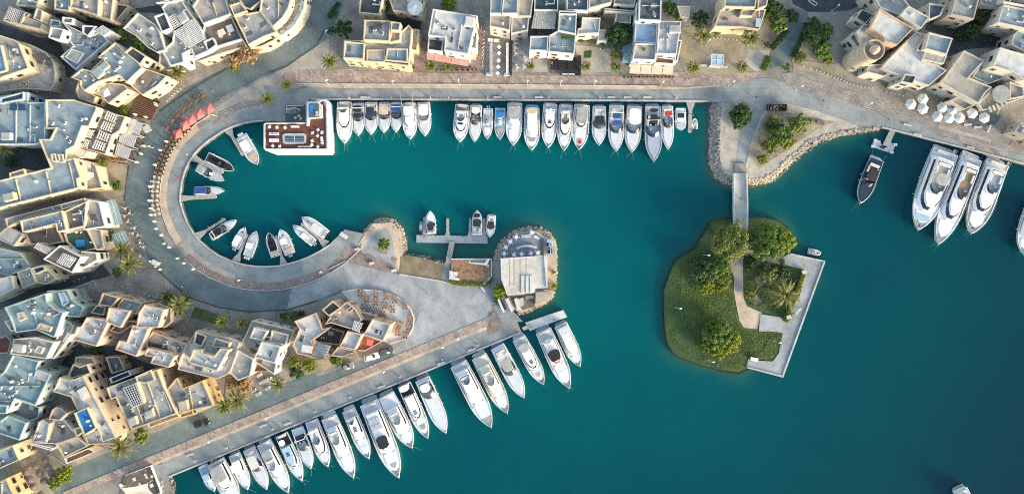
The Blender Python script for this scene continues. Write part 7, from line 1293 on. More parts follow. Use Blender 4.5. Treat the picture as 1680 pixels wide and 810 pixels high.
# ---- lamps
lp = [('P',(533,53),.8),('P',(533,133),.4),('P',(642,134),.4),('P',(752,134),1.5),('P',(865,136),1.4),('P',(920,136),1.2),('P',(976,136),1.2),('P',(1087,137),1.1),('A5',(580,275),1.0),('A5',(735,548),.5),('A6',(380,578),.5),('A6',(840,690),.4),('A6',(625,45),.9),('A6',(268,197),.3),('E2',(825,292),.6),('E2',(425,455),.6),('G3',(595,615),.6),('G4',(95,290),.6),('G4',(195,232),.4),('C2',(520,568),.2),('C2',(1065,517),.5),('I1',(325,318),0),('I1',(755,140),.2),('I2',(137,267),0),('I2',(355,622),0),('I2',(800,495),.1),('B2',(430,190),-.5),('B2',(5,405),0)]
ln = ['by the terrace fence at the northwest street','at the west end of the brick promenade','below the arcaded house','below the pink awning house','below the white sofa terrace','below the black lounge','near the annexe court','below the beige awnings','in the soil garden among the palms','by the paved corner east of the kiosk','at the brick triangle north of the spit','opposite the white umbrellas','by the roundabout at the top edge','at the hedge of the north path','near the dark parked car above the long quay','at the western part of the long quay','in front of the villa by the parked cars','at the plaza end of the brick strip','in the middle of the plaza brick strip','at the lower basin curve','at the southeast basin curve','on the western island lawn','in front of the bright island tree','on the southwest island shore','at the southern island shore','on the eastern island lawn by the jetty','beside the red parasols','on the western ring road']
for (t, p, a), l in zip(lp, ln): q = at(t, p, 4.0); KL.put((q.x, q.y, -.2 if t in ('I1','I2') else 0), a, 'white street lamp '+l, 'white street lamps around the marina')
# ---- bollards
def brow(pts, lab, group, t):
    for i, p in enumerate(pts): q = at(t, p, .6); KB.put((q.x,q.y,0), 0, lab % ORD[i], group)
brow([(400,438),(445,455),(487,465),(510,473),(535,485),(560,493),(585,503),(607,512),(628,518),(650,526),(670,537),(690,546),(712,553),(735,560),(758,567),(782,573),(808,577),(832,581),(855,585)], 'white bollard in the long row before the tower block, %s from the path', 'white bollards before the tower block', 'A6')
brow([(950,610),(980,616),(1010,625),(1035,630),(1062,636)], 'white bollard beyond the gap before the tower block, %s from the path', 'white bollards before the tower block', 'A6')
brow([(1110,285),(1108,310),(1106,335),(1105,360),(1104,385),(1100,412),(1098,438)], 'white bollard along the lane west of the sofa terrace, %s from the top', 'white bollards west of the sofa terrace', 'A3')
brow([(60,210),(57,235),(55,262),(50,290),(48,318),(46,345),(42,372)], 'white bollard in the outer lane row by the sofa terrace, %s from the top', 'white bollards west of the sofa terrace', 'A4')
brow([(610,252),(635,252),(660,254),(685,256),(712,258),(738,262),(765,266)], 'white bollard in the soil garden row, %s from the west', 'white bollards in the soil garden', 'A5')
brow([(380,435),(430,490),(490,492),(525,478),(560,465),(625,412)], 'white bollard beside the trellis yard, %s from the west', 'white bollards by the trellis yard', 'C1'); brow([(762,462),(810,528),(848,535),(882,552),(920,565),(958,575),(990,590),(1030,598)], 'white bollard in the street row above the stepped houses, %s from the trellis', 'white bollards in the ring street', 'C1')
brow([(135,105),(152,88),(168,70),(185,55),(205,40),(225,25)], 'stone bollard at the ring road edge by the timber terrace, %s from the terrace', 'bollards at the ring road edge', 'B2')
brow([(740,180),(800,182),(860,186),(830,325),(880,330),(910,328)], 'low white marker in the annexe court, %s of the scatter', 'white markers in the annexe court', 'A4')
# ---- pedestals, benches and people on the quays
for i, x in enumerate([572,606,642,706,800,858,900,984,1110]): q = W(x, 160.5, .8); KC.put((q.x,q.y,0), 0, 'white quay service pedestal, %s along the north quay from the restaurant' % ORD[i], 'service pedestals on the north quay')
for i, x in enumerate([598,598+218,884,1003,1062,1030]): q = W(x, 160, .4); KBE.put((q.x,q.y,0), 0, 'low white bench or plank on the north quay, %s from the west' % (ORD[i] if i < 4 else ORD[9-i]), 'white benches on the north quay')
for i, s_ in enumerate([.08,.17,.30,.42,.52,.66,.78,.88]): q = W(276+580*s_-3, 783-237.6*s_-8, .8); KC.put((q.x,q.y,0), .39, 'white quay service pedestal, %s along the southwest quay from the shaded terrace' % ORD[i], 'service pedestals on the southwest quay')
for i, (t, p) in enumerate([('E2',(305,535)),('E2',(820,332)),('E2',(990,318)),('G5',(590,140)),('G4',(300,298)),('G4',(100,388)),('G3',(985,550))]): q = at(t, p, .4); KBE.put((q.x,q.y,0), .33, 'white bench on the southwest quay, %s from the shaded terrace' % ORD[i], 'white benches on the southwest quay')
for i, p in enumerate([(358,138),(650,210),(300,85)]): q = at('I4', p, .4); KBE.put((q.x,q.y,0), -.25, 'white bench on the northeast quay, %s from the raft' % ORD[i], 'white benches on the northeast quay')
for i, p in enumerate([(215,472),(290,490),(375,500),(443,370)]): q = at('H5', p, .4); KBE.put((q.x,q.y,0), [.1,.1,1.2,1.2][i], 'white bench beside the white umbrellas, %s from the west' % ORD[i], 'white benches beside the umbrellas')
ppl = [('A3',(187,585),0),('A4',(205,600),1),('A4',(160,585),2),('A4',(583,600),3),('A4',(820,658),2),('A4',(555,655),1),('A5',(217,603),1),('A5',(95,662),2),('I3',(305,712),2),('B2',(540,265),2),('C2',(512,462),2),('C2',(615,540),2),('E2',(580,487),2),('E2',(930,345),1),('G3',(520,725),3),('E2',(1065,232),2),('G4',(240,325),2),('G4',(270,310),0),('C2',(1065,445),3),('A3',(620,645),2),('I4',(840,262),2),('B2',(275,462),0),('A3',(875,650),0)]
pn = ['beside the beige strip below the arcaded house','below the sofa terrace, eastern of two','below the sofa terrace, western of two','in the middle of the promenade below the black lounge','at the quay edge behind the dark-covered cruiser','at the quay edge behind the stern-dinghy yacht','on the promenade below the beige awnings','at the quay edge behind the white-topped cruiser','walking in the middle of the footbridge','by the root of the northern finger pier','by the root of the southwest finger pier','on the lower curve of the basin quay','at the western part of the long quay edge','by the benches of the long quay','near the brick strip of the long quay','at the quay behind the slanted-seat yacht','by the quay bench near the plaza','beside the quay bench near the plaza','at the southeast curve of the basin','on the quay behind the blue bimini','on the northeast quay behind the eastern yacht','on the ring quay near the angled pier','behind the first yacht after the gap']
sh_ = ['white shirt','red shirt','black shirt','blue shirt']
for (t, p, k), l in zip(ppl, pn): q = at(t, p, 1.0); PK[k].put((q.x, q.y, .2), R.random()*6.28, 'person in a %s standing %s' % (sh_[k], l) if 'walking' not in l else 'person in a %s %s' % (sh_[k], l), 'people on the promenades')
for i, (x, y, l) in enumerate([(233,240,'on the ring road before the slatted pavilion'),(240,300,'on the ring road before the brown forecourt'),(228,350,'on the ring road before the larger glass roof'),(250,410,'on the ring road before the smaller glass roof'),(300,470,'on the ring road near the dark street palm'),(390,490,'on the ring road north of the small lawn'),(480,480,'on the ring road north of the peach villa'),(300,110,'on the pavement beside the palm of the lattice-roofed house'),(350,150,'on the ring road below the orange blossom tree'),(290,290,'on the ring quay near the straight timber pier'),(286,360,'on the ring quay by the southwest pier'),(330,420,'on the ring quay above the paved brick curve'),(450,455,'on the ring quay at the basin bottom'),(560,125,'on the brick promenade at the arcaded house'),(690,150,'on the grey promenade below the pink awning house'),(740,128,'on the brick promenade before the pink awning house'),(830,150,'on the grey promenade below the sofa terrace'),(1010,130,'on the brick promenade near the palm pair by the awnings'),(1130,130,'on the brick promenade below the white kiosk'),(1350,165,'on the eastern promenade beside the brick triangle'),(1460,195,'on the eastern promenade near the floating raft'),(1550,225,'on the northeast quay behind the western big yacht'),(600,480,'on the plaza close to the villa terrace rim'),(700,480,'on the plaza below the sand beach'),(740,520,'in the open southern part of the plaza'),(660,530,'on the plaza east of the villa terrace'),(560,590,'on the lower street beside the silver car'),(450,655,'on the lower street near the white sofa yard'),(350,710,'on the lower street south of the dark parked car'),(240,770,'on the brick strip above the sail terrace'),(1240,160,'on the promenade at the head of the spit path'),(1225,240,'on the spit path above the footbridge')]):
    q = W(x, y, 1.0); PK[i % 4].put((q.x, q.y, .2), R.random()*6.28, 'person in a %s %s' % (sh_[i % 4], l), 'people on the promenades')
# ---- white sofa terrace
q = TP('A4', [(75,262),(240,255),(240,500),(65,500)], .1); c = q[0]; ST = thing('terrace_deck', 'grey tiled terrace deck carrying two rows of white sofas', 'terrace', (c.x,c.y,0)); m = MB(); m.prism(q, -.1, .25); m.build('floor', M['stone'], ST, org=ST.location); m = MB()
for x in (232, 240): m.prism(TP('A4', [(x,262),(x+4,262),(x+2,500),(x-2,500)], 1), .2, 1.0)
m.build('rail', M['wooddk'], ST, org=ST.location)
for r_ in range(2):
    for i in range(6):
        q = at('A4', ((103 if r_ == 0 else 213), 305+i*37), .5); K_ws.put((q.x,q.y,.25), -1.57 if r_ == 1 else 1.57, 'white sofa in the %s row of the sofa terrace, %s from the house' % (('west','east')[r_], ORD[i]), 'white sofas on the sofa terrace')
for i, p in enumerate([(157,315),(157,357),(154,405),(152,447),(148,490)]): q = at('A4', p, .7); K_wh.put((q.x,q.y,.25), .785, 'square white table set cornerwise between the sofas, %s from the house' % ORD[i], 'white tables of the sofa terrace')
for i, p in enumerate([(100,270),(140,272),(90,495),(208,496)]): q = at('A4', p, .5); K_ws.put((q.x,q.y,.25), 0 if i > 1 else 3.14, 'white sofa across the %s of the sofa terrace' % ['house end, western','house end, eastern','promenade end, western','promenade end, eastern'][i], 'white sofas on the sofa terrace')
for i, p in enumerate([(265,288),(265,318),(268,355),(335,395),(280,450),(325,445)]): q = at('A4', p, .7); K_rt.put((q.x,q.y,0), 0, 'pale round table in the yard east of the sofa terrace, %s from the house' % ORD[i], 'round tables east of the sofa terrace'); [K_whc.put((q.x+.7*math.cos(k*2.1), q.y+.7*math.sin(k*2.1), 0), k*2.1+3.14, 'white chair at the %s yard table east of the sofa terrace' % ORD[i], 'white chairs east of the sofa terrace') for k in range(3)]
# ---- black lounge
q = TP('A4', [(500,380),(700,370),(698,500),(572,500),(505,490)], .1); c = q[0]; BL = thing('lounge_deck', 'dark lounge deck with black-framed edge before the planted-roof house', 'terrace', (c.x,c.y,0)); m = MB(); m.prism(q, -.1, .22); m.build('floor', M['rbrown'], BL, org=BL.location); m = MB(); m.prism(TP('A4', [(686,370),(702,370),(700,500),(688,500)], 1), .2, 1.1); m.prism(TP('A4', [(572,486),(688,486),(688,500),(572,500)], 1), .2, 1.1); m.build('rail', M['black'], BL, org=BL.location)
m = MB(); m.prism(TP('A4', [(575,489),(612,489),(612,497),(575,497)], 1.2), 1.0, 1.13); m.prism(TP('A4', [(618,489),(660,489),(660,497),(618,497)], 1.2), 1.0, 1.13); m.build('cushion', M['canvas_white'], BL, org=BL.location)
for i in range(3):
    for j in range(2):
        q = at('A4', (528+i*58, 402+j*45), .5); K_bt.put((q.x,q.y,.22), 1.57, 'black low table of the dark lounge, %s column and %s row' % (ORD[i], ORD[j]), 'black tables of the dark lounge')
        for k in range(4): K_bc.put((q.x+(.95 if k % 2 else -.95), q.y+(.5 if k < 2 else -.5), .22), math.pi if k % 2 else 0, 'black lounge chair at the %s column, %s row table' % (ORD[i], ORD[j]), 'black chairs of the dark lounge')
# tables under pink awning / beige awning front
for i, x in enumerate([800,850,900,940,975,1010,1035]):
    q = at('A3', (x+10, 465), .5); K_wt.put((q.x,q.y,0), 0, 'small dark table before the pink awning house, %s from the palms' % ORD[i], 'tables before the pink awning house'); [K_wc.put((q.x+.7*s_, q.y, 0), 1.57-1.57*s_, 'dark chair at the %s table before the pink awning house' % ORD[i], 'chairs before the pink awning house') for s_ in (-1,1)]
for i, x in enumerate([10,60,110,160,210,260,310]):
    q = at('A5', (x+20, 512), .5); K_wt.put((q.x,q.y,0), 0, 'small dark table before the beige awnings, %s from the west' % ORD[i], 'tables before the beige awnings'); [K_wc.put((q.x+.7*s_, q.y, 0), 1.57-1.57*s_, 'dark chair at the %s table before the beige awnings' % ORD[i], 'chairs before the beige awnings') for s_ in (-1,1)]
# big pale parasols on roofs and terraces
K_big = K_parasol('canvas_white', 2.4, 8, 2.6)
q = at('A3', (648,42), 8.4); K_big.put((q.x,q.y,5.6), 0, 'large pale octagonal parasol on the roof terrace behind the arcaded house', 'roof parasols')
q = at('A1', (690,612), 8.5); K_parasol('canvas_white', 1.5, 4, 2.4).put((q.x,q.y,6.05), .4, 'square pale parasol on the sunlit terrace of the blue-roofed corner house', 'roof parasols')
for i, p in enumerate([(545,590),(575,585),(590,560),(620,545),(545,560),(565,610)]): q = at('D1', (p[0]*1.0+450, p[1]), 9); K_whc.put((q.x,q.y,8.2), i, 'white chair on the roof terrace beside the solar lattice', 'white chairs on the roof terrace beside the solar lattice')
# ---- white hexagonal umbrellas
hx = [(30,340),(40,407-5),(108,365),(88,415),(160,428),(262,382),(348,415),(5,412)]
for i, p in enumerate([(390,690),(470,655),(470,720),(600,712),(663,735),(567,772),(645,780),(713,782),(800,750),(880,780)]):
    q = at('A7', p, 2.6); K_hex.put((q.x,q.y,0), R.random(), 'white hexagonal parasol of the northeast group, %s counted from the promenade bollards' % ORD[i], 'white hexagonal parasols')
    K_wt.put((q.x,q.y-.0,.02), 0, 'dark table shaded by the %s white hexagonal parasol' % ORD[i], 'tables under the white hexagonal parasols')
q = TP('H5', [(205,430),(250,400),(400,395),(460,400),(430,460),(330,490),(240,470)], .1); c = q[0]; t_ = thing('terrace_deck', 'dark oval terrace under two hexagonal parasols at the northeast quay', 'terrace', (c.x,c.y,0)); m = MB(); m.prism(q, -.1, .23); m.build('floor', M['rslate'], t_, org=t_.location)
# ---- dark terrace beside floating restaurant
q = TP('F1', [(275,135),(405,130),(405,228),(275,240)], .3); c = q[0]; DT = thing('terrace_deck', 'black floored terrace with a pale pergola fan, behind the floating restaurant', 'terrace', (c.x,c.y,0)); m = MB(); m.prism(q, -1.0, .3); m.build('floor', M['rslate'], DT, org=DT.location); m = MB()
m.prism(TP('F1', [(282,134),(400,131),(400,137),(286,140)], .5), .25, .5); m.prism(TP('F1', [(280,134),(287,134),(288,185),(281,185)], .5), .25, .5); m.build('edge', M['chalk'], DT, org=DT.location); m = MB()
for i in range(6):
    a0 = TW('F1', (292+i*15, 157-i*1.0), 2.4); a1 = TW('F1', (303+i*14, 190-i*2), 2.2); m.tube([a0, a1], .1, 5)
m.tube([TW('F1', (288,158), 2.45), TW('F1', (340,150), 2.6), TW('F1', (375,165), 2.45)], .2, 6)
for p in ((292,160),(372,166)): a0 = TW('F1', p, 2.4); m.tube([(a0.x,a0.y,.2), a0], .07)
m.build('pergola', M['woodlt'], DT, org=DT.location)
for i, p in enumerate([(345,218),(368,205),(380,222)]): q = at('F1', p, .7); K_rt.put((q.x,q.y,.3), 0, 'pale round table on the black terrace, %s from the west' % ORD[i], 'tables on the black terrace')
# roof deck furniture
K_pouf = Kind(lambda: (lambda t: (MBx(t)))(thing('pouf', '', 'seat', (0,0,0))))
def MBx(t):
    m = MB(); m.loft([[Vector((s_*x,s_*y,z)) for x, y in ((-.4,-.4),(.4,-.4),(.4,.4),(-.4,.4))] for s_, z in ((.9,0),(1,.1),(1,.38),(.9,.45))]); m.build('cushion', M['canvas_white'], t); m = MB(); m.box((0,0,.47), (.5,.5,.04)); m.build('seat_pad', M['cushion'], t); return t
zd = zr+.004
for i, p in enumerate([(492,295),(455,315),(488,335),(452,368),(515,350),(518,366),(520,382),(518,312),(190,402),(236,405),(168,275),(218,278),(272,280),(490,408),(450,395)]): q = at('F1', p, zd+.4); K_pouf.put((q.x,q.y,zd), R.random(), 'white pouf on the red-brown roof deck, %s of the scatter' % ORD[i], 'white poufs on the floating restaurant')
for i, p in enumerate([(187,322),(213,322),(187,366),(213,366)]): q = at('F1', p, zd+.4); K_ws.put((q.x,q.y,zd), 3.14 if i > 1 else 0, 'white sofa west of the restaurant skylight, %s of four' % ORD[i], 'white sofas on the floating restaurant')
for i in range(6): q = at('F1', (318+i*9, 277), zd+.4); K_whc.put((q.x,q.y,zd), -1.57, 'white chair in the northern rail row of the roof deck', 'white chairs in the northern rail row of the roof deck')
for i in range(8): q = at('F1', (365+i*11, 407), zd+.4); K_whc.put((q.x,q.y,zd), 1.57, 'white chair in the southern rail row of the roof deck', 'white chairs in the southern rail row of the roof deck')
# ---- finger piers
def pier(label, t, root, tip, wroot, wtip, zt=-.15, mt='woodlt'):
    a, b = TW(t, root, zt), TW(t, tip, zt); d = (b-a); L_ = d.length; th = thing('finger_pier', label, 'pier', (a.x,a.y,WL), math.atan2(d.y,d.x), 'finger piers'); w0, w1 = wroot/TILES[t][2]*S/2, wtip/TILES[t][2]*S/2; z = zt-WL; m = MB()
    m.prism([(-.3,-w0),(L_*.12,-w0*.55-w1*.4),(L_*.28,-w1),(L_,-w1),(L_+w1*.7,0),(L_,w1),(L_*.28,w1),(L_*.12,w0*.55+w1*.4),(-.3,w0)], z-.35, z); m.build('deck', M[mt], th); m = MB()
    for i in range(int(L_/.9)): 
        if i*.9 > L_*.28: m.box((i*.9,0,z+.008), (.06,w1*1.9,.02))
    m.build('plank_strip', M['grey_gel'], th)  # thin raised strips laid across the deck as plank lines
    for f in (.45,.95): m = MB(); m.cyl((L_*f, w1+.14, -2), .14, z+2.8, 8); m.build('pile', M['rubber'], th)
    return th
pier('angled timber pier near the floating restaurant, northernmost in the basin', 'B2', (542,292), (640,462), 66, 20)
pier('timber pier between the grey and black-seated boats on the west of the basin', 'B2', (312,480), (503,576), 55, 26)
pier('straight horizontal timber pier on the west side of the basin', 'B2', (233,750), (460,738), 44, 26)
pier('timber pier beside the black-glass boat, southwest of the basin', 'C2', (258,272), (440,160), 54, 18)
pier('short timber pier between two white console boats at the bottom of the basin', 'C2', (514,440), (590,262), 62, 16)
pier('timber pier at the bottom of the basin beside the tan-padded boat', 'C2', (832,462), (782,272), 60, 16)
pier('timber pier between the two southeast console boats', 'C2', (1110,325), (952,190), 60, 18)
pier('pale finger pier at the east end of the north quay', 'F3', (783,112), (776,310), 66, 24)
# ---- floating pontoon
c = at('G1', (815,255), -.6); FP = thing('floating_pontoon', 'long pale floating pontoon with a sloping gangway off the deck terrace', 'pontoon', (c.x,c.y,WL)); m = MB(); m.prism(TP('G1', [(580,224),(1052,234),(1052,282),(580,275)], -.6), WL-.3, -.6); m.build('deck', M['plaza'], FP, org=FP.location)
for (x, y0, y1) in ((634,110,226),(787,118,232),(937,118,234),(1030,120,236)):
    m = MB(); m.prism(TP('G1', [(x-8,y0),(x-4,y0-6),(x+4,y0-6),(x+8,y0),(x+9,y1-35),(x+18,y1),(x-18,y1),(x-9,y1-35)], -.6), WL-.2, -.62); m.build('finger', M['woodlt'], FP, org=FP.location)
m = MB(); g0, g1 = TW('G1', (818,270), -.4), TW('G1', (792,412), .1); d = (g1-g0); sd = Vector((-d.y,d.x,0)).normalized()
m.loft([[g0-sd*.75, g0+sd*.75, g0+sd*.75+Vector((0,0,.15)), g0-sd*.75+Vector((0,0,.15))],[g1-sd*.75, g1+sd*.75, g1+sd*.75+Vector((0,0,.15)), g1-sd*.75+Vector((0,0,.15))]])
for s_ in (-1,1): m.tube([g0+sd*.75*s_+Vector((0,0,.9)), g1+sd*.75*s_+Vector((0,0,.9))], .04, 5)
m.build('gangway', M['woodlt'], FP, org=FP.location); m = MB()
for p in ((640,235),(900,240)): q = at('G1', p, 0); m.box((q.x,q.y,-.3), (.4,.3,.6))
m.build('pedestal', M['awnteal'], FP, org=FP.location)
# white pontoon by outer yachts
c = at('G4', (790,100), -.3); WPn = thing('white_pontoon', 'wide white pontoon jutting out at the tip of the southwest quay', 'pontoon', (c.x,c.y,WL)); m = MB(); m.prism(TP('G4', [(655,118),(908,34),(934,80),(685,172)], -.2), WL-.4, -.2); m.build('deck', M['chalk'], WPn, org=WPn.location); m = MB(); m.prism(TP('G4', [(632,150),(690,122),(705,148),(645,170)], -.1), -.3, -.08); m.build('ramp', M['tan'], WPn, org=WPn.location); m = MB(); m.cyl((at('G4',(850,98)).x, at('G4',(850,98)).y, -.2), .15, .7, 8); m.build('bollard', M['black'], WPn, org=WPn.location)
# raft NE
c = at('I4', (170,200), -.5); RF = thing('floating_raft', 'small pale grey raft with a timber gangway below the spit', 'pontoon', (c.x,c.y,WL)); m = MB(); m.prism(TP('I4', [(118,165),(150,172),(160,205),(185,210),(205,182),(236,190),(214,240),(104,205)], -.7), WL-.2, -.7); m.build('deck', M['silver_gel'], RF, org=RF.location); m = MB(); m.prism(TP('I4', [(205,108),(236,116),(195,205),(162,196)], -.4), -.55, -.4); m.build('gangway', M['woodlt'], RF, org=RF.location); m = MB()
for p in ((122,170),(232,194),(212,236),(108,203)): q = at('I4', p, -.6); m.box((q.x,q.y,-.55), (1.0,.8,.3))
m.build('float', M['chalk'], RF, org=RF.location); m = MB(); q = at('I4', (160,210), -.6); m.box((q.x,q.y,-.5), (1.3,.6,.35), rz=-.3); m.build('locker', M['canvas_navy'], RF, org=RF.location)
for i, (p, e) in enumerate([((566,222),(540,268)),((632,240),(600,300)),((862,290),(840,330))]):
    a, b = TW('I4', p, .3), TW('I4', e, .9); th = thing('gangplank', 'narrow grey gangplank to the %s of the three big yachts' % ['western','middle','eastern'][i], 'gangplank', (a.x,a.y,0)); m = MB(); d = b-a; sd = Vector((-d.y,d.x,0)).normalized()*.35; m.loft([[a-sd,a+sd,a+sd+Vector((0,0,.1)),a-sd+Vector((0,0,.1))],[b-sd,b+sd,b+sd+Vector((0,0,.1)),b-sd+Vector((0,0,.1))]]); m.build('plank', M['woodlt'], th, org=th.location); m = MB(); m.tube([a+sd+Vector((0,0,.8)), b+sd+Vector((0,0,.8))], .03, 5); m.tube([a+sd, a+sd+Vector((0,0,.8))], .03, 5); m.tube([b+sd, b+sd+Vector((0,0,.8))], .03, 5); m.build('handrail', M['steel'], th, org=th.location)
# ---- footbridge
c = W(1216, 330); BR = thing('footbridge', 'narrow pale footbridge with white parapets linking the spit to the island', 'bridge', (c.x,c.y,0)); deckp = [(1204.5,284),(1225,284),(1226.5,340),(1226,379),(1206,379),(1205,340)]
m = MB(); m.prism(WP(deckp, .9), .35, .8); m.build('deck', M['bone'], BR, org=BR.location)
for xs in (((1204.4,284),(1204.6,340),(1205.6,379)),((1225.4,284),(1226.9,340),(1226.6,379))):
    m = MB(); a = offline(list(xs), -.75); b = offline(list(xs), .75)
    for i in range(2): m.prism(WP([a[i],a[i+1],b[i+1],b[i]], 1.5), .3, 1.6)
    m.build('parapet', M['chalk'], BR, org=BR.location)
for y in (300, 330, 352): m = MB(); m.prism(WP([(1207,y),(1224,y),(1224,y+3),(1207,y+3)]), -5, .4); m.build('pier', M['quaywall'], BR, org=BR.location)
m = MB(); m.prism(WP([(1206,268),(1223,268),(1225,284.2),(1205,284.2)], .4), -.1, .55); m.build('ramp', M['stone'], BR, org=BR.location)
# ---- brown deck terrace
c = at('G1', (940,460)); BD = thing('terrace_deck', 'brown timber deck terrace with a white corner bench by the inlet', 'terrace', (c.x,c.y,0)); m = MB(); m.prism(TP('G1', [(815,392),(935,388),(1075,384),(1078,500),(1020,545),(800,520)], .5), -1.0, .5); m.build('floor', M['orange'], BD, org=BD.location)
m = MB(); m.prism(TP('G1', [(810,381),(1075,380),(1075,386),(810,389)], 1.3), .3, 1.3); m.prism(TP('G1', [(1075,380),(1080,382),(1082,500),(1076,502)], 1.2), .3, 1.1); m.build('rail', M['chalk'], BD, org=BD.location)
m = MB(); m.prism(TP('G1', [(932,392),(1068,384),(1046,426),(932,412)], 2.6), 2.3, 2.6); k_ = m.build('bar_canopy', M['chalk'], BD, org=BD.location); m = MB(); m.prism(TP('G1', [(940,393),(1050,388),(1030,412),(938,406)], 2.62), 2.5, 2.64); m.build('bar_opening', M['rslate'], k_, org=BD.location)
m = MB(); m.prism(TP('G1', [(800,460),(826,465),(828,500),(866,512),(864,528),(798,518)], .9), .45, 1.0); m.build('corner_bench', M['chalk'], BD, org=BD.location); m = MB(); m.prism(TP('G1', [(830,468),(852,470),(850,498),(830,496)], .9), .45, .95); m.build('low_table', M['chalk'], BD, org=BD.location); m = MB()
for p in ((860,452),(918,462),(978,467),(1042,470),(898,525),(948,528),(860,515)): q = at('G1', p, .9); m.box((q.x,q.y,.52), (1.0,.8,.03))
m.build('deck_inlay', M['wood'], BD, org=BD.location)
q = at('G1', (1056,428)); K_rt.put((q.x,q.y,.5), 0, 'white round table at the corner of the brown deck terrace', 'tables of the brown deck terrace')
th = thing('planter_bench', 'white angled planter bench outside the brown deck terrace', 'bench', at('G1',(1020,585))); m = MB(); m.prism(TP('G1', [(1000,570),(1015,562),(1044,598),(1028,606)], .5), 0, .5); m.build('seat', M['chalk'], th, org=th.location); m = MB(); m.prism(TP('G1', [(1025,545),(1068,502),(1076,510),(1035,552)], .9), 0, .9); m.build('screen', M['chalk'], th, org=th.location)
# ---- round platform cafe
M['slateblue'] = mat('terrace_slate', (.24,.26,.31), var=.12, sc=.5, joint=(1.2, 1.2, 0, .2))
z0 = .4; c = at('G2', (600,400)); RP = thing('platform_cafe', 'round-ended waterside cafe with a grey terrace and a large white roof', 'cafe', (c.x,c.y,0))
def rp(name, pts, za, zb, mt): m = MB(); m.prism(TP('G2', pts, zb), za, zb); return m.build(name, M[mt], RP, org=RP.location)
rp('podium', [(408,385),(412,330),(440,285),(480,245),(530,215),(600,200),(660,205),(700,235),(765,250),(785,300),(785,450),(775,560),(740,640),(640,700),(540,740),(470,690),(455,625),(410,520)], -.3, .35, 'tan')
rp('terrace_floor', [(412,382),(416,330),(445,285),(485,245),(540,218),(600,208),(655,215),(700,255),(690,270),(692,362),(410,382)], .3, .42, 'slateblue'); rp('side_deck', [(700,255),(765,258),(775,362),(700,362)], .3, .44, 'plaza'); rp('step_wall', [(682,258),(696,255),(698,362),(684,362)], .3, .8, 'rdark')
rp('lounge_floor', [(470,630),(640,620),(640,700),(560,720),(500,690)], .3, .40, 'rbrown')
M['rcream'] = mat('rooftop_cream', (.66,.61,.53), var=.1, sc=.4, col2=(.54,.50,.44), fine=.12, stain=.25, joint=(2.6, 2.6, 0, .18))
zc = 3.6; rp('roof', [(410,386),(695,364),(722,380),(722,575),(640,582),(638,605),(545,618),(455,628),(415,520)], zc-.3, zc, 'rcream'); rp('roof_edge', [(406,380),(698,360),(700,366),(412,388)], zc-.3, zc+.12, 'chalk'); rp('gutter_wall', [(700,362),(722,378),(722,576),(716,576),(698,380)], zc-.2, zc+.4, 'chalk')
rp('kitchen_block', [(640,582),(735,590),(770,600),(740,650),(660,690),(638,690)], .3, 2.7, 'peach'); rp('kitchen_roof', [(645,598),(735,600),(755,612),(728,648),(660,682),(645,680)], 2.7, 2.85, 'rtan')
rp('service_wing', [(500,650),(520,640),(545,715),(520,722)], .3, 1.9, 'chalk')
for x in (548, 578, 605): rp('roof_duct', [(x,495),(x+18,495),(x+18,610),(x,612)], zc-.1, zc+.3, 'chalk')
for x in (470,500,540,580): rp('roof_seam', [(x,385-(x-410)*.07),(x+4,385-(x-410)*.07),(x+4,560),(x,560)], zc-.1, zc+.05, 'rtan')
rp('machine', [(525,650),(560,640),(565,690),(535,700)], .3, 1.4, 'metalac'); rp('machine', [(575,630),(630,625),(630,645),(578,650)], .3, 1.4, 'metalac'); rp('skylight', [(645,585),(695,578),(695,600),(650,604)], zc-.6, zc+.05, 'rdark')
rp('wall', [(420,400),(690,380),(710,570),(640,575),(460,615),(425,520)], .3, zc-.35, 'bone')
for i in range(11): a = math.radians(200-i*20*.68); q = at('G2', (520+i*12.5, 310-12*math.sin(i/10*math.pi)), .9); K_whc.put((q.x,q.y,.42), -1.57, 'white chair along the curved centre table of the cafe terrace', 'white chairs along the curved centre table'); 
th = thing('curved_table', 'long curved white table in the middle of the round cafe terrace', 'table', at('G2',(580,305))); m = MB(); m.prism(TP('G2', [(512,305),(545,295),(580,290),(615,290),(652,298),(650,308),(615,302),(580,302),(548,308),(520,322)], 1.1), 1.05, 1.12); m.build('table_top', M['chalk'], th, org=th.location); m = MB()
for p in ((530,305),(580,296),(635,298)): q = at('G2', p, .8); m.cyl((q.x,q.y,.4), .06, .66, 8)
m.build('leg', M['metalac'], th, org=th.location)
for i, p in enumerate([(435,348),(445,305),(475,270),(515,238),(620,210),(500,355),(550,352),(612,347),(658,345)]):
    q = at('G2', p, 1.0); K_wh.put((q.x,q.y,.42), .5*i, 'white table at the rim of the round cafe terrace, %s clockwise from the west' % ORD[i], 'white tables on the round cafe terrace')
    for k in range(4): ca = .5*i+k*1.57; K_whc.put((q.x+.75*math.cos(ca), q.y+.75*math.sin(ca), .42), ca+3.14, 'white chair at the %s rim table of the round cafe terrace' % ORD[i], 'white chairs on the round cafe terrace')
for i, (p, a) in enumerate([((565,232),.1),((595,230),.1),((650,240),-.5),((725,285),1.57),((745,285),1.57),((735,335),1.57),((735,262),0)]): q = at('G2', p, .8); K_ws.put((q.x,q.y,.44), a, 'white sofa on the round cafe terrace, %s from the north' % ORD[i], 'white sofas on the round cafe terrace')
for i, p in enumerate([(728,292),(738,330)]): q = at('G2', p, .8); K_bt.put((q.x,q.y,.44), 1.57, 'dark low table on the cafe side deck, %s from the north' % ORD[i], 'dark tables on the cafe side deck')
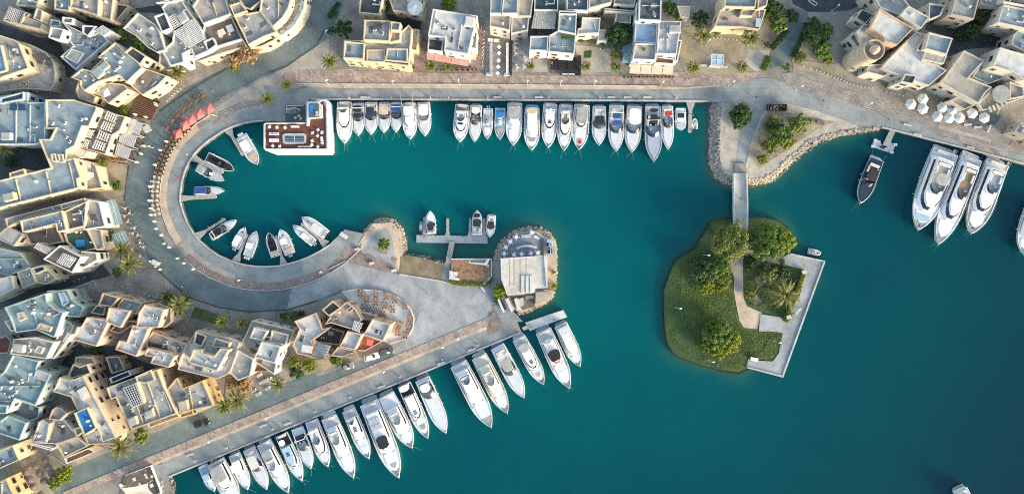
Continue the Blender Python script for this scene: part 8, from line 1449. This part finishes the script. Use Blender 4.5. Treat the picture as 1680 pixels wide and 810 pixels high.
boxkiosk('blue and white cool box cabinet by the cafe service yard', 'G2', (425,690), -1.1, (2.6,1.1), 1.3, 'blue_gel', 'canvas_navy', 'cabinet', 'cabinet')
for k, pts in enumerate([[(385,648),(400,645),(440,735),(425,738)],[(440,650),(462,640),(500,720),(482,738)]]):
    th = thing('service_screen', 'pale service screen by the platform cafe yard, %s' % ['west of the blue cabinet','east of the blue cabinet'][k], 'screen', at('G2', pts[0])); m = MB(); m.prism(TP('G2', pts, 1.6), 1.45, 1.6); m.build('panel', M['chalk'], th, org=th.location); m = MB()
    for p in TP('G2', pts, 1.5): m.cyl((p.x,p.y,0), .05, 1.5, 6)
    m.build('post', M['metalac'], th, org=th.location)
# ---- semicircular cafe terrace of the villa
ter = [(325,75),(420,60),(560,65),(640,88),(700,112),(755,160),(785,195),(805,250),(800,310),(775,360),(745,390),(690,405),(640,420),(600,400),(400,160)]
m = MB(); m.prism(TP('G3', ter, .2), -.1, .24); th = thing('terrace_deck', 'pale semicircular cafe terrace around the peach villa', 'terrace', at('G3', (600,200))); m.v = [(v[0]-th.location.x, v[1]-th.location.y, v[2]) for v in m.v]; m.build('floor', M['chalk'], th)
m = MB(); tw_ = TP('G3', ter[:13], .6); a = offline(tw_, -.15); b = offline(tw_, .15)
for i in range(12): m.prism([a[i],a[i+1],b[i+1],b[i]], 0, .7)
m.build('rim_wall', M['chalk'], th, org=th.location)
for i, p in enumerate([(450,82),(555,88),(620,100),(677,125),(745,165),(778,248),(768,303),(748,358),(492,122),(552,140),(610,162),(664,188),(705,290),(695,340),(600,225)]):
    q = at('G3', p, .7); K_ot.put((q.x,q.y,.24), -.3-i*.02, 'varnished table on the villa terrace, %s counting clockwise' % ORD[i], 'varnished tables on the villa terrace')
    for s_ in (-1,1):
        for e in (-1,1): K_or.put((q.x+e*.45, q.y+s_*.85, .24), -s_*1.57, 'brown chair at the %s table of the villa terrace' % ORD[i], 'chairs on the villa terrace')
th = thing('pergola', 'dark curved pergola along the villa front on the round terrace', 'pergola', at('G3', (510,190))); m = MB(); l_ = [TW('G3', p, 2.6) for p in ((455,170),(490,175),(530,190),(575,215))]
for i in range(14): f = i/13*2.99; k = int(f); p = l_[k].lerp(l_[k+1], f-k); m.box((p.x,p.y,2.6), (.16,1.9,.12), rz=-.3)
m.build('slats', M['wooddk'], th, org=th.location); m = MB()
for p in l_: m.cyl((p.x,p.y-.7,0), .07, 2.55, 6)
m.build('post', M['wooddk'], th, org=th.location)
# ---- yard with white tables
for i, (p, a) in enumerate([((752,628),.5),((795,662),.5),((765,675),.5),((840,650),-.3),((805,715),.5),((712,730),.45),((742,752),.45)]): q = at('D2', p, .5); K_ws.put((q.x,q.y,0), a, 'white bench sofa in the yard by the lower street, %s from the villa' % ORD[i], 'white sofas in the lower street yard')
# ---- dotted terrace: dark round mats with stools under palms
for i, p in enumerate([(240,620),(345,630),(270,680),(300,735),(380,690),(410,585),(440,630),(310,575),(385,530),(350,800)]):
    q = at('E1', p); th = thing('thatch_parasol', 'small dark thatched parasol on the dotted terrace, %s from the amber house' % ORD[i], 'parasol', (q.x,q.y,0), R.random(), 'thatched parasols on the dotted terrace'); m = MB(); n_ = 9; m.add([(1.4*math.cos(k*.698)*R.uniform(.85,1.1), 1.4*math.sin(k*.698)*R.uniform(.85,1.1), 1.9) for k in range(9)]+[(0,0,2.5)], [(k,(k+1)%9,9) for k in range(9)]); m.build('canopy', M['rbrown'], th); m = MB(); m.cyl((0,0,0), .06, 2.4, 6); m.build('pole', M['wooddk'], th)
ground('paving', Zs('E1', [(190,620),(400,490),(520,580),(430,720),(420,830),(270,830)]), M['beige'])
# ---- shaded sail terrace at bottom
q = [(205,779),(247,762.5),(251,775),(262,800),(262,840),(190,840)]; c = W(*q[0]); SDk = thing('terrace_deck', 'dark terrace with white rails under the cream sail at the bottom edge', 'terrace', (c.x,c.y,0)); m = MB(); m.prism(WP(q,.2), -.2, .26); m.build('floor', M['rbrown'], SDk, org=SDk.location); m = MB(); l_ = WP([(206,779),(247,763.5),(263,803),(263,840)], .9); a = offline(l_, -.12); b = offline(l_, .12)
for i in range(3): m.prism([a[i],a[i+1],b[i+1],b[i]], 0, 1.1)
m.build('rail', M['chalk'], SDk, org=SDk.location)
th = thing('shade_sail', 'cream fabric shade sail stretched over the bottom terrace', 'sail', W(225, 805)); m = MB(); P0, P1, P2, P3 = [Vector(v) for v in (TW('H6', (340,720), 3.2), TW('H6', (740,650), 3.6), TW('H6', (850,830), 3.2), TW('H6', (420,900), 3.4))]; N_ = 8; vs = []
for i in range(N_+1):
    for j in range(N_+1):
        u, v = i/N_, j/N_; k_ = .12*(math.sin(u*math.pi)*(1-2*v)*abs(1-2*v)+0); p = P0.lerp(P1,u).lerp(P3.lerp(P2,u),v); cen = (P0+P1+P2+P3)/4; e_ = max(abs(2*u-1),abs(2*v-1)); side_ = math.sin(u*math.pi)*math.sin(v*math.pi); f_ = .16*(math.sin(u*math.pi)*abs(2*v-1)**3+math.sin(v*math.pi)*abs(2*u-1)**3); p = p.lerp(cen,f_); vs.append((p.x,p.y,p.z-.35*side_))
m.add(vs, [(i*(N_+1)+j,(i+1)*(N_+1)+j,(i+1)*(N_+1)+j+1,i*(N_+1)+j+1) for i in range(N_) for j in range(N_)]); m.build('fabric', M['sail'], th, org=th.location); m = MB()
for p in (P0,P1,P2,P3): m.cyl((p.x,p.y,0), .06, p.z+.1, 8)
m.build('mast', M['chalk'], th, org=th.location)
for i, p in enumerate([(710,522),(728,560),(625,660),(805,548)]): q = at('H6', p, .9); K_rt.put((q.x,q.y,.26), 0, 'pale round table on the bottom sail terrace, %s from the street' % ORD[i], 'tables on the bottom sail terrace')
for i, p in enumerate([(545,590),(800,680),(350,680)]): q = at('H6', p, .9); K_wh.put((q.x,q.y,.26), .4, 'square pale table on the bottom sail terrace, %s from the rail corner' % ORD[i], 'tables on the bottom sail terrace')
# ---- white kiosk
q = at('A5', (617,415)); KI = thing('garden_kiosk', 'white framed open kiosk with a four-part roof in the soil garden', 'kiosk', (q.x,q.y,0), -.06); w_, d_ = 3.6, 3.2; m = MB()
for x in (-1,1):
    for y in (-1,1): m.box((x*w_/2,y*d_/2,1.4), (.14,.14,2.8))
m.build('post', M['chalk'], KI); m = MB()
for x in (-1,0,1): m.box((x*w_/2,0,2.85), (.2,d_+.2,.16))
for y in (-1,0,1): m.box((0,y*d_/2,2.86), (w_+.2,.2,.15))
m.build('roof_frame', M['chalk'], KI); m = MB(); m.box((0,0,2.8), (w_,d_,.05)); m.build('roof', M['paleblue'], KI); m = MB(); m.box((0,-d_/2+.2,.55), (w_-.3,.5,1.1)); m.build('counter', M['chalk'], KI)
for i, p in enumerate([(540,436),(678,446)]): q = at('A5', p, .4); KBE.put((q.x,q.y,0), .02, 'white bench on the %s side of the white kiosk' % ['west','east'][i], 'benches of the white kiosk')
# ---- dark car / planter-like truck on the spit, cars in the street
def car(label, t, p, rz, body, roofm=None, L_=4.7, W_=1.9, name='parked_car'):
    q = at(t, p, .9); th = thing(name, label, 'car', (q.x,q.y,.1), rz, 'parked cars'); x0, x1, w_ = -L_/2, L_/2, W_/2
    def ring(xa, xb, ww, z, rd=.25): return [Vector(v) for v in ((xa+rd,-ww,z),(xb-rd,-ww,z),(xb,-ww+rd*1.3,z),(xb,ww-rd*1.3,z),(xb-rd,ww,z),(xa+rd,ww,z),(xa,ww-rd,z),(xa,-ww+rd,z))]
    m = MB(); m.loft([ring(x0+.05,x1-.05,w_-.05,.28), ring(x0,x1,w_,.55), ring(x0+.03,x1-.05,w_-.02,.85), ring(x0+.1,x1-.2,w_-.1,.98)]); m.build('body', M[body], th, smooth=False)
    m = MB(); m.loft([ring(x0+.35,x1-1.25,w_-.12,.97), ring(x0+.75,x1-1.95,w_-.30,1.48)], cap0=False); m.build('window', M['darkglass'], th); m = MB(); m.loft([ring(x0+.72,x1-1.92,w_-.28,1.48), ring(x0+.9,x1-2.1,w_-.36,1.56)]); m.build('roof', M[roofm or body], th)
    for x in (x0+.85, x1-.9):
        for s_ in (-1,1):
            m = MB(); m.loft([[Vector((x+.33*math.cos(k*.524), s_*(w_-.02)+dy, .33+.33*math.sin(k*.524))) for k in range(12)] for dy in (-.12,.1)]); m.build('wheel', M['black'], th)
    for s_ in (-1,1):
        m = MB(); m.box((x1-.03, s_*(w_-.35), .68), (.08,.36,.16)); m.build('headlight', M['white'], th); m = MB(); m.box((x0+.03, s_*(w_-.3), .72), (.08,.3,.14)); m.build('tail_light', M['canvas_red'], th); m = MB(); m.box((x1-1.6, s_*(w_+.08), .95), (.12,.2,.14)); m.build('mirror', M[body], th)
    return th
M['carblack'] = mat('black_car_paint', (.018,.022,.026), rough=.25, var=.1, spec=.6); M['cargrey'] = mat('grey_car_paint', (.10,.10,.095), rough=.3, var=.1); M['carsilver'] = mat('silver_car_paint', (.32,.33,.33), rough=.3, metal=.3, var=.08); M['carwhite'] = mat('white_car_paint', (.75,.75,.74), rough=.25, var=.04)
car('dark car parked alone at the edge of the lower street', 'E2', (385,315), .28, 'carblack'); car('white-roofed black-glass car before the villa, first of two', 'G3', (525,507), .3, 'carwhite'); car('dark grey car before the villa, second of two', 'G3', (622,468), .25, 'cargrey'); car('silver car by the green bush beside the villa', 'G3', (365,570), .3, 'carsilver', L_=3.9)
q = at('I3', (545,108), 1); TRK = thing('bike_rack_shelter', 'dark framed shelter full of pale clutter at the top of the spit', 'shelter', (q.x,q.y,0), -.03); m = MB(); m.box((0,0,.15), (5.6,1.9,.3)); m.build('floor', M['wooddk'], TRK); m = MB()
for x in (-1,1): m.box((x*2.75,0,.9), (.15,1.9,1.5))
for y in (-1,1): m.box((0,y*.9,1.1), (5.6,.12,1.2))
m.build('frame', M['wooddk'], TRK); m = MB(); rr = random.Random(4)
for k in range(26): m.box((rr.uniform(-1.9,2.5), rr.uniform(-.6,.6), .5+rr.random()*.6), (rr.uniform(.2,.5),.14,.16), rz=rr.random()*3)
m.build('contents', M['chalk'], TRK)
q = at('I3', (830,208)); th = thing('wooden_crate', 'dark low crate lying on the gravel of the spit', 'crate', (q.x,q.y,0), -.3); m = MB(); m.box((0,0,.3), (2.2,1.1,.6)); m.build('body', M['cargrey'], th); m = MB(); m.box((0,0,.63), (2.3,1.2,.06)); m.build('lid', M['rbrown'], th)
q = at('A6', (460,20)); th = thing('road_marking', 'white outlined rectangle mark on the asphalt at the top edge', 'road mark', (q.x,q.y,0)); m = MB(); a,b,c,d = TP('A6', [(430,8),(450,0),(492,25),(475,40)], .22)
for p, r_ in ((a,b),(b,c),(c,d),(d,a)): t_ = (r_-p).normalized(); s_ = Vector((-t_.y,t_.x,0))*.12; m.prism([p-s_,r_-s_,r_+s_,p+s_], .1, .24)
m.build('paint', M['chalk'], th, org=th.location)
# jetty things on the island
for i, (p, a) in enumerate([((930,690),.9)]): q = at('I1', p, .3); KBE.put((q.x,q.y,0), a, 'narrow white bench on the island jetty', 'benches of the island jetty')
q = at('I2', (636,602), .4); th = thing('storage_box', 'white storage box at the south end of the island jetty', 'box', (q.x,q.y,0), -.2); m = MB(); m.box((0,0,.4), (2.2,.9,.8)); m.build('body', M['chalk'], th); m = MB(); m.box((0,0,.83), (2.3,1.0,.06)); m.build('lid', M['white'], th)
for i, p in enumerate([(972,430),(868,728)]): q = at('I1', p, 1.2); th = thing('gate_pier', 'pinkish gate pier at the %s end of the island hedge' % ['north','south'][i], 'gate pier', (q.x,q.y,-.2), .3); m = MB(); m.box((0,0,.7), (1.2,.9,1.4)); m.build('post', M['peach'], th); m = MB(); m.box((0,0,1.45), (1.4,1.1,.12)); m.build('cap', M['bone'], th)
for i, p in enumerate([(1100,355),(1050,350),(1070,395)]): q = at('I1', p, .5); KB.put((q.x,q.y,0), 0, 'white mooring post at the north corner of the island jetty, %s from the tip' % ORD[i], 'mooring posts of the island jetty')
# pool seats & wooden tables in inner courts
for i, p in enumerate([(465,165),(490,150),(540,165),(440,178),(610,235),(515,165)]): q = at('C1', p, 5); K_whc.put((q.x,q.y,4.75), i*1.3, 'white chair around the blue plunge pool terrace', 'white chairs around the plunge pool')
boxkiosk('low sign wall at the south edge of the planted mound', 'G1', (190,318), .3, (1.2,.4), .8, 'chalk', 'chalk', 'plinth', 'plinth'); boxkiosk('white stone block beside the mound path', 'G1', (285,412), .2, (1.3,.5), .6, 'chalk', 'chalk', 'plinth', 'plinth'); boxkiosk('white stone block at the kerb corner below the mound', 'G1', (432,460), .2, (1.2,.5), .6, 'chalk', 'chalk', 'plinth', 'plinth'); boxkiosk('white quay box near the corner of the basin quay', 'G1', (100,228), -.6, (2.2,.9), .5, 'chalk', 'chalk', 'plinth', 'plinth')
